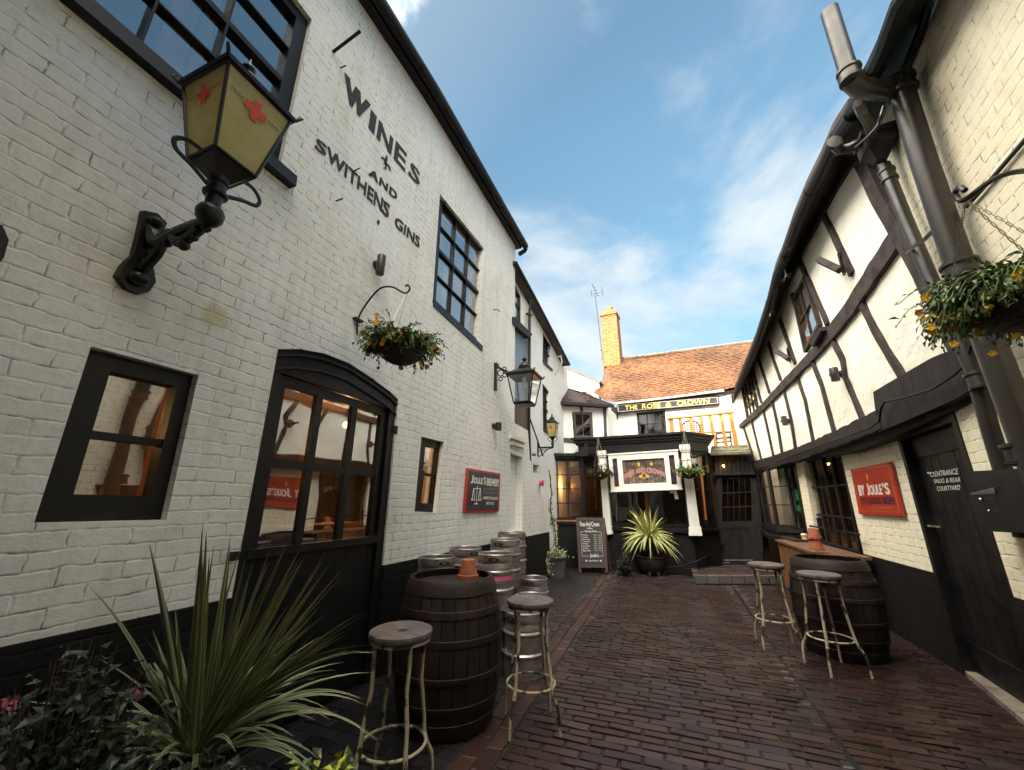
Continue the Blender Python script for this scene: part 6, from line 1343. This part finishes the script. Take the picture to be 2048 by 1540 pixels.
def flood(pl, pts, c0, label, r):
    w0 = pl.px(*c0, 0); t = thing('wall_floodlight', label, 'floodlight', w0, 'angled floodlights on the right wall'); a, b = pl.px(*pts[0], .18), pl.px(*pts[1], .12)
    g = G(); g.tube([a, b], r, 4); g.obj('housing', 'grey timber', t); g = G(); g.tube([w0, b], .012, 6); g.torus(pl.px(*pts[2], .06), r * .7, .006, 12, 5, M3=Matrix.Rotation(R(90), 3, 'Y')); g.torus(pl.px(*pts[3], .06), r * .7, .006, 12, 5, M3=Matrix.Rotation(R(90), 3, 'Y')); g.tube([pl.px(*pts[2], .04), pl.px(*pts[3], .04)], .02, 6); g.obj('bracket', 'cast iron', t)
flood(RT, ((1638, 520), (1680, 540), (1678, 508), (1688, 545)), (1690, 540), 'long angled floodlight on a stud near the big pipe', .045)
flood(RT, ((1553, 702), (1577, 718), (1575, 698), (1580, 722)), (1582, 718), 'smaller angled floodlight on a stud left of the upper window', .05)
def nail(pl, a, b, d, r, label, name='iron_pin', mat='cast iron'):
    g = G(); g.tube([pl.px(*a, 0), at(b[0], b[1], pl.px(*a, 0) + pl.n * d)], r, 8); tag(g.obj(name, mat), label, 'pin')
nail(WL, (666, 104), (721, 62), .22, .014, 'long square iron bar sticking out above the word WINES')
nail(WL, (681, 136), (692, 131), .05, .006, 'short pin just above the W of WINES'); nail(WL, (706, 343), (720, 336), .05, .006, 'short pin between the letters T and H of the painted name'); nail(WL, (672, 402), (686, 397), .05, .006, 'short rusty pin below the painted name')
g = G(); g.tube([WL.px(986, 620, 0), WL.px(992, 619, .05), WL.px(998, 620, .07), WL.px(999, 624, .07)], .008, 6); tag(g.obj('wall_hook', 'cast iron'), 'small black hook right of the sash window', 'hook')
g = G(); g.tube(curve([WL.P(.0, 2.45, .0), WL.P(-.0, 2.6, .02), WL.P(.06, 2.72, .03), WL.P(.12, 2.68, .03), WL.P(.13, 2.55, .0)]), .045, 8)
ep_ = [WL.px(-30, 448, .05), WL.px(5, 450, .05), WL.px(18, 480, .05), WL.px(8, 515, .05), WL.px(-12, 540, .05), WL.px(-40, 540, .05)]
g = G(); g.prism(ep_, [p - V((.06, 0, 0)) for p in ep_]); tag(g.obj('bracket_plate', 'cast iron'), 'rounded end of a black iron plate at the left edge of the wall', 'bracket')
# fairy lights / thistle wires under the right gutter
for i, (x, y) in enumerate(((1583, 490), (1572, 552), (1541, 623), (1523, 660))):
    c = RT.px(x, y, .28); g = G()
    for k in range(7): v_ = V((random.uniform(-1, 1), random.uniform(-1, 1), random.uniform(-1, .3))).normalized() * .09; g.tube([c, c + v_], .003, 4)
    g.sph(c, .012, 6); tag(g.obj('wire_star', 'chain steel'), ('nearest', 'second nearest', 'third', 'farthest')[i] + ' little wire star hung under the right-hand gutter', 'decoration', 'wire stars under the gutter')
# ------------------------------------------------------------------ leaves and plants
def leaf(g, p, d, up, l, w, fold=.25):
    d = d.normalized(); s_ = d.cross(up)
    if s_.length < 1e-3: s_ = d.cross(V((1, 0, 0)))
    s_ = s_.normalized(); n_ = s_.cross(d); m_ = p + d * l * .5; e = p + d * l - n_ * l * .15
    g.add([p, m_ - s_ * w / 2 + n_ * w * fold, e, m_ + s_ * w / 2 + n_ * w * fold, m_ - n_ * 0], [(0, 4, 1), (1, 4, 2), (2, 4, 3), (3, 4, 0)])
def rv(): 
    while True:
        v_ = V((random.uniform(-1, 1), random.uniform(-1, 1), random.uniform(-1, 1)))
        if .05 < v_.length < 1: return v_
def flower(g, c, n_, r):
    n_ = n_.normalized(); a = n_.orthogonal().normalized(); b = n_.cross(a)
    for k in range(5):
        t0 = 2 * math.pi * k / 5; m_ = (a * math.cos(t0) + b * math.sin(t0)); s_ = n_.cross(m_)
        g.add([c, c + m_ * r * .6 - s_ * r * .5 + n_ * r * .15, c + m_ * r + n_ * r * .05, c + m_ * r * .6 + s_ * r * .5 + n_ * r * .15], [(0, 1, 2, 3)])
def make_basket(c, R0, D, label, top, nleaf, seed, flowers, hang=0.0, side=None, leafmat='leaf green', ls=.032, skew=None, chains=3, hub=None, cr=.003):
    random.seed(seed); t = thing('hanging_basket', label, 'hanging basket', c, None)
    g = G(); prof = [(max(.001, R0 * math.sin(a)), -D * math.cos(a)) for a in [k * math.pi / 2 / 8 for k in range(9)]]
    g.lathe(c, prof + [(R0 * 1.04, .01), (R0 * .95, .015)], 30, cap=False)
    for k in range(9): rr = R0 * math.sin(math.pi / 2 * (k + 1) / 9) * 1.01; g.torus(c + V((0, 0, -D * math.cos(math.pi / 2 * (k + 1) / 9))), rr, R0 * .022, 26, 5)
    g.obj('bowl', 'wicker', t)
    g = G(); g.lathe(c, [(R0 * .95, -.01), (.001, .02)], 20, cap=False); g.obj('compost', 'soil', t)
    g = G(); h_ = hub or c + V((0, 0, top))
    for k in range(chains):
        a = 2 * math.pi * k / chains + .5; e = c + V((R0 * math.cos(a), R0 * math.sin(a), .01)); n_ = int((e - h_).length / .022)
        for i in range(n_):
            p0, p1 = h_.lerp(e, i / n_), h_.lerp(e, (i + 1.15) / n_); d_ = (p1 - p0).normalized(); s_ = d_.orthogonal().normalized() if i % 2 else d_.cross(d_.orthogonal()).normalized(); g.tube([p0 + s_ * cr, p1 + s_ * cr], cr * .6, 4); g.tube([p0 - s_ * cr, p1 - s_ * cr], cr * .6, 4)
    g.obj('chain', 'chain steel', t)
    g = G(); skew = V(skew or (0, 0, 0)); tips = []
    for i in range(nleaf // 9):
        a = random.uniform(0, 2 * math.pi); r = R0 * math.sqrt(random.random()) * .95; b0 = c + V((r * math.cos(a), r * math.sin(a), .01)); dr_ = V((math.cos(a), math.sin(a), random.uniform(.2, 1.6)))
        dr_ = (dr_ + rv() * .5 + skew * random.random()).normalized(); ln = R0 * random.uniform(.4, 1.15); p = b0.copy(); pts_ = [p.copy()]
        for k in range(9):
            dr_ = (dr_ + V((0, 0, -.16 - hang * random.random() * .2)) + rv() * .22).normalized(); p = p + dr_ * ln / 9; pts_.append(p.copy()); leaf(g, p, dr_ + rv() * 1.1, V((0, 0, 1)) + rv() * .6, ls * random.uniform(.6, 1.25), ls * random.uniform(.35, .6))
        g.tube(pts_[::3], .0018, 4); tips.append((p, dr_))
    g.obj('foliage', leafmat, t, smooth=0)
    for mat_, n_, rr in flowers:
        for i in range(n_):
            g = G(); p, dr_ = random.choice(tips); vv = (V(O) - p).normalized(); flower(g, p + dr_ * .01 + vv * .02 + rv() * .03, vv + rv() * .7, rr * random.uniform(.8, 1.15)); g.obj('flower', mat_, t, smooth=0)
    return t
# left basket
bc = WL.px(716, 640, 0); Yb = bc.y
hk = at(816, 584, V((-2.07, Yb, 3.2))); hk = V((hk.x, hk.y, hk.z))
lo_, hi_ = .0, 1.2
def dfor(x, y0):        # stand-off from the left wall so that the bracket end lands at column x
    lo, hi = .05, 1.5
    for _ in range(40):
        m_ = (lo + hi) / 2; p = V((-2.47 + m_, y0, 3.2))
        if proj(p)[0] < x: lo = m_
        else: hi = m_
    return lo
ds = dfor(814, Yb); hk = V((-2.47 + ds, Yb, 0)); hk.z = zon(hk, 586); zb0 = zon(hk, 690); print('basket', Yb, ds, hk.z, zb0)
bb_ = thing('basket_bracket', 'curved black iron arm ending in a scroll, above the arched door', 'bracket', bc)
g = G(); zr = lambda d, y: V((-2.47 + d, Yb, zon(V((-2.47 + d, Yb, 0)), y)))
zc0 = WL.px(716, 665).z
arc_ = [WL.px(714, 668, .02), WL.px(717, 636, .03), zr(ds * .18, 603), zr(ds * .42, 577), zr(ds * .68, 574), zr(ds * .90, 584), hk, zr(ds * 1.06, 578), zr(ds * 1.02, 570), zr(ds * .97, 573)]
g.tube(curve(arc_, 6), .0085, 8); g.box(WL.px(716, 640, .02), (.04, .09, .02)); g.obj('arm', 'cast iron', bb_)
make_basket(V((hk.x, hk.y, zb0)), .20, .165, 'round wicker basket of yellow and purple violas hanging above the arched door', 0, 3800, 3, (('petal yellow', 34, .024), ('petal purple', 22, .018), ('petal blue', 14, .018)), hang=.3, hub=hk, leafmat='leaf green', ls=.036, cr=.0025)
# right near basket
dR = .62; hR = RB.px(1932, 398, dR); cB_ = V((hR.x, hR.y, 0)); zR_ = zon(cB_, 560)
print('rbasket', hR, zR_)
cbr = RB.px(2045, 572, dR - .12); 
bb_ = thing('basket_bracket', 'curved iron arm with scroll end holding the near right basket', 'bracket', RB.px(2100, 360, 0))
g = G(); g.tube(curve([RB.px(2160, 420, .02), RB.px(2120, 345, .25), RB.px(2048, 342, .45), RB.px(1990, 357, .55), RB.px(1935, 396, .62), RB.px(1918, 400, .63), RB.px(1911, 385, .63), RB.px(1920, 375, .63), RB.px(1930, 381, .63)], 6), .011, 8); g.obj('arm', 'cast iron', bb_)
make_basket(cbr, .21, .18, 'large dark wicker basket spilling green leaves and yellow violas at the right edge', 0, 3600, 11, (('petal yellow', 44, .020),), hang=1.1, hub=RB.px(1932, 400, .62), leafmat='leaf green', ls=.034, skew=(-1.3, .9, -.2), cr=.0035)
# the two bay baskets
for (x, y, sx, lab, sd_, fl) in ((1200, 946, 1200, 'small hanging basket in front of the left white pilaster', 5, (('petal yellow', 5, .02),)), (1377, 943, 1377, 'small hanging basket with bright lime leaves at the right white pilaster', 6, (('petal yellow', 8, .025),))):
    c = BF.px(x, y, .42); hb_ = V((c.x, c.y, zc - .05)); make_basket(c, .19, .15, lab, 0, 1200, sd_, fl, hub=hb_, ls=.05, leafmat='leaf dark' if sd_ == 5 else 'leaf green', cr=.005)
    g = G(); g.tube([hb_, hb_ + V((0, .25, .02))], .012, 6); tag(g.obj('basket_hook', 'cast iron'), 'short hook under the cornice over the ' + ('left' if sd_ == 5 else 'right') + ' pilaster basket', 'hook')
# strappy plants
def blade(g, b, tip, w, sag, n=9, side=None, tw=0.0):
    m_ = b.lerp(tip, .5) + V((0, 0, sag)); d0 = (tip - b); sd = d0.cross(V((0, 0, 1)))
    sd = sd.normalized() if sd.length > .01 else V((1, 0, 0))
    vw = (O - b.lerp(tip, .5)).normalized(); fs = sd.lerp(d0.normalized().cross(vw).normalized() * (1 if d0.normalized().cross(vw).dot(sd) > 0 else -1), tw).normalized()
    vs, uv = [], []
    for i in range(n + 1):
        t_ = i / n; p = b * (1 - t_) ** 2 + m_ * 2 * t_ * (1 - t_) + tip * t_ ** 2; tg = ((m_ - b) * (1 - t_) + (tip - m_) * t_).normalized(); nr = fs.cross(tg).normalized()
        ww = w * (min(1, .45 + t_ * 2.2)) * (1 - max(0, (t_ - .35) / .65) ** 1.6) + .0008
        for k, e in ((0, -1), (1, -.3), (2, .3), (3, 1)): vs.append(p + fs * e * ww / 2 + nr * (abs(e) - .5) * ww * .22); uv.append(((e + 1) / 2, t_))
    fs_ = [(i * 4 + k, i * 4 + k + 1, i * 4 + k + 5, i * 4 + k + 4) for i in range(n) for k in range(3)]; g.add(vs, fs_, uv)
random.seed(21)
pb = gnd(388, 1500, .30); print('phormium', pb)
ph = thing('strappy_plant', 'big variegated strap-leaved plant in the bottom left corner', 'plant', V((pb.x, pb.y, 0)))
g = G()
tips = [(298, 1083, 40), (403, 1063, 0), (413, 1075, 5), (462, 1065, 0), (483, 1088, 0), (575, 1085, 0), (600, 1098, 5), (613, 1106, 0), (652, 1103, 0), (650, 1142, 10), (683, 1153, 10), (178, 1172, 60), (735, 1226, 60), (690, 1262, 50), (748, 1290, 120), (745, 1302, 120), (725, 1398, 130), (757, 1480, 170), (628, 1426, 90), (550, 1378, 10), (660, 1440, 150), (672, 1340, 90), (640, 1212, 20), (350, 1210, 0), (330, 1200, 10), (428, 1090, 0), (540, 1100, 5), (508, 1120, 0), (450, 1210, 0), (560, 1210, 0), (620, 1250, 20), (590, 1290, 20), (640, 1520, 100), (310, 1540, 110), (230, 1450, 60), (210, 1400, 60), (180, 1500, 100), (250, 1560, 90), (268, 1330, 20), (284, 1290, 10), (222, 1385, 60), (305, 1260, 0)]
for (x, y, s_) in tips:
    for rep in range(2):
        q_ = at(x + random.uniform(-14, 14) * rep, y + random.uniform(-20, 30) * rep, pb) + (V((.25, -.65, 0)) if False else ray(x, y) * random.uniform(-.22, .22))
        blade(g, pb + V((random.uniform(-.05, .05), random.uniform(-.05, .05), -.05)), q_, random.uniform(.014, .025), s_ / 600 * 1.0 + random.uniform(0, .06), 10, tw=.55)
for i in range(46):
    a = random.uniform(0, 2 * math.pi); e_ = random.uniform(.1, 1.2); ln = random.uniform(.45, .85); q_ = pb + V((math.cos(a) * math.cos(e_), math.sin(a) * math.cos(e_), math.sin(e_))) * ln; q_.z -= .12
    if q_.x < -2.42: q_.x = -2.42
    blade(g, pb + V((random.uniform(-.05, .05), random.uniform(-.05, .05), -.05)), q_, random.uniform(.014, .024), .18 * (1.4 - e_), 9, tw=.3)
g.obj('leaves', 'blade', ph, smooth=60)
g = G(); g.tube([V((pb.x, pb.y, 0)), V((pb.x, pb.y, .18)), pb + V((0, 0, -.04))], [.05, .045, .05], 10); g.obj('stem', 'bark', ph)
c2 = gnd(1305, 1150); c2.y -= .0; hz2 = zon(c2, 1076); print('cordyline', c2, hz2)
co_ = thing('strappy_plant', 'bright yellow and green spiky plant in a pot before the bay window', 'plant', V((c2.x, c2.y, 0)))
g = G(); hb2 = V((c2.x, c2.y, hz2))
for i in range(150):
    a = random.uniform(0, 2 * math.pi); e_ = math.asin(random.uniform(-.15, .98)); ln = random.uniform(.42, .66) if e_ < .9 else random.uniform(.6, .85)
    d_ = V((math.cos(a) * math.cos(e_), math.sin(a) * math.cos(e_) * .9, math.sin(e_))); q_ = hb2 + d_ * ln; drop = .38 * math.cos(e_) ** 1.3 * random.uniform(.4, 1.1); q_.z -= drop
    if q_.y > 9.62: q_.y = 9.62
    blade(g, hb2 + V((random.uniform(-.03, .03), random.uniform(-.03, .03), random.uniform(-.04, .04))), q_, random.uniform(.026, .038), drop * .75, 10, tw=.35)
g.obj('leaves', 'blade bright', co_, smooth=60)
g = G(); g.tube([V((c2.x, c2.y, .25)), V((c2.x + .01, c2.y, hz2 * .6)), hb2], [.04, .032, .035], 10); g.obj('stem', 'bark', co_)
pt = thing('plant_pot', 'dark round pot with three feet under the spiky plant', 'flower pot', V((c2.x, c2.y, 0)))
g = G(); g.lathe(V((c2.x, c2.y, .04)), [(.17, 0), (.24, .10), (.28, .22), (.27, .28), (.29, .30), (.29, .33), (.25, .33), (.24, .28), (.001, .27)], 30); g.obj('bowl', 'barrel hoop', pt)
g = G()
for a in (.3, 2.4, 4.5, -.9): g.tube([V((c2.x + .19 * math.cos(a), c2.y + .19 * math.sin(a), .08)), V((c2.x + .22 * math.cos(a), c2.y + .22 * math.sin(a), .0))], [.035, .03], 8); g.obj('foot', 'barrel hoop', pt); g = G()
def shrub(name, label, c, rx, ry, h, n, mat, ls, seed, z0=.05, flowers=None, fw=(.02, 10), stemh=True, cat='shrub', lw=.65):
    random.seed(seed); t = thing(name, label, cat, V((c[0], c[1], 0))); g = G(); gs = G(); tips = []
    for i in range(n // 8):
        a = random.uniform(0, 2 * math.pi); r = math.sqrt(random.random()); tip = V((c[0] + rx * r * math.cos(a), c[1] + ry * r * math.sin(a), z0 + h * (1 - r * r * .55) * random.uniform(.55, 1.08))); b = V((c[0] + rx * .25 * math.cos(a) * r, c[1] + ry * .25 * math.sin(a) * r, z0 * .2))
        gs.tube([b, b.lerp(tip, .5) + V((0, 0, h * .1)), tip], [.004, .003, .0015], 4); tips.append(tip)
        for k in range(8):
            p = b.lerp(tip, .35 + .65 * (k + random.random()) / 8) + rv() * ls * .8; d_ = (tip - b).normalized() * .4 + rv(); d_.z *= .5; leaf(g, p, d_, V((0, 0, 1)) + rv() * .5, ls * random.uniform(.6, 1.3), ls * lw * random.uniform(.8, 1.2), .15)
    g.obj('foliage', mat, t, smooth=0); gs.obj('stems', 'bark', t)
    if flowers:
        for k in range(fw[1]):
            g = G(); c_ = random.choice(tips) + V((0, 0, .02))
            for m_ in range(16): flower(g, c_ + rv() * fw[0], rv(), fw[0] * .45)
            g.obj('flower_head', flowers, t, smooth=0)
    return t
s1g = gnd(60, 1500, .25)
shrub('leafy_shrub', 'dark leafy shrub with dusty pink flower heads in the bottom left corner', (-2.08, .98), .36, .38, .82, 3600, 'leaf dark', .055, 31, flowers='petal pink', fw=(.028, 6))
shrub('leafy_shrub', 'low dark shrub at the foot of the big strappy plant', (-1.80, 1.30), .36, .32, .42, 2000, 'leaf dark', .048, 32, flowers='petal pink', fw=(.02, 2))
shrub('variegated_shrub', 'low shrub with yellow splashed leaves at the bottom of the frame', (-1.50, 1.66), .22, .22, .34, 520, 'leaf variegated', .062, 33)
for (x, y, n_, ls_, lb) in ((1240, 1140, 700, .05, 'dark trailing shrub left of the spiky plant pot'),):
    c = gnd(1252, 1152); shrub('leafy_shrub', lb, (c.x, c.y - .05), .17, .15, .42, n_, 'leaf dark', ls_, 34, z0=.02)
cpt = gnd(1116, 1156); print('ivy pot', cpt)
pt = thing('plant_pot', 'grey square pot with ivy beside the A-board', 'flower pot', V((cpt.x, cpt.y, 0)))
g = G(); g.lathe(V((cpt.x, cpt.y, 0)), [(.17, .0), (.185, .03), (.20, .34), (.215, .35), (.215, .38), (.18, .38), (.17, .33), (.001, .33)], 4, ph=R(50)); g.obj('box', 'slate', pt)
random.seed(40)
iv = thing('ivy_climber', 'pale ivy spilling from the grey pot and climbing the corner post', 'climbing plant', V((cpt.x, cpt.y, .33)))
g = G()
for i in range(420): p = V((cpt.x, cpt.y, .40)) + V((random.gauss(0, .10), random.gauss(-.02, .10), abs(random.gauss(0, .05)))); leaf(g, p, rv(), V((0, 0, 1)) + rv(), .045, .034)
for i in range(260): t_ = random.random(); p = V((cpt.x - .15, cpt.y - .12, .40 - t_ * .33)) + V((random.gauss(0, .05), random.gauss(0, .05), 0)); leaf(g, p, rv() + V((0, 0, -.5)), V((0, -1, .3)) + rv(), .045, .034)
stem_ = curve([V((cpt.x - .02, cpt.y + .03, .35)), V((cpt.x - .06, cpt.y + .1, .75)), V((cpt.x - .10, cpt.y + .12, 1.1)), at(1105, 1050, V((cpt.x, cpt.y + .1, 1))), at(1101, 1010, V((cpt.x, cpt.y + .1, 1))), at(1103, 985, V((cpt.x, cpt.y + .1, 1))), at(1098, 940, V((cpt.x, cpt.y + .1, 1)))])
for p0 in stem_[4:34]:
    for k in range(9): leaf(g, p0 + rv() * .06, rv(), V((0, -1, .3)) + rv(), .04, .03)
g.obj('foliage', 'ivy pale', iv, smooth=0); g = G(); g.tube(stem_, .010, 6); g.tube([p + V((.02, 0, 0)) * math.sin(i) for i, p in enumerate(stem_)], .006, 5); g.obj('stems', 'bark', iv)
# hose lying by the bay base
hs = [gnd(x, y, z) for x, y, z in ((1325, 1148, .02), (1380, 1152, .02))]
g = G(); g.tube(curve([BF.px(1330, 1136, .25), BF.px(1370, 1130, .25), BF.px(1405, 1118, .15), DF.px(1430, 1105, .15), DF.px(1448, 1090, .1)]), .018, 7); tag(g.obj('hose_pipe', 'gutter black'), 'dark hose sagging along the foot of the bay towards the far door', 'hose')
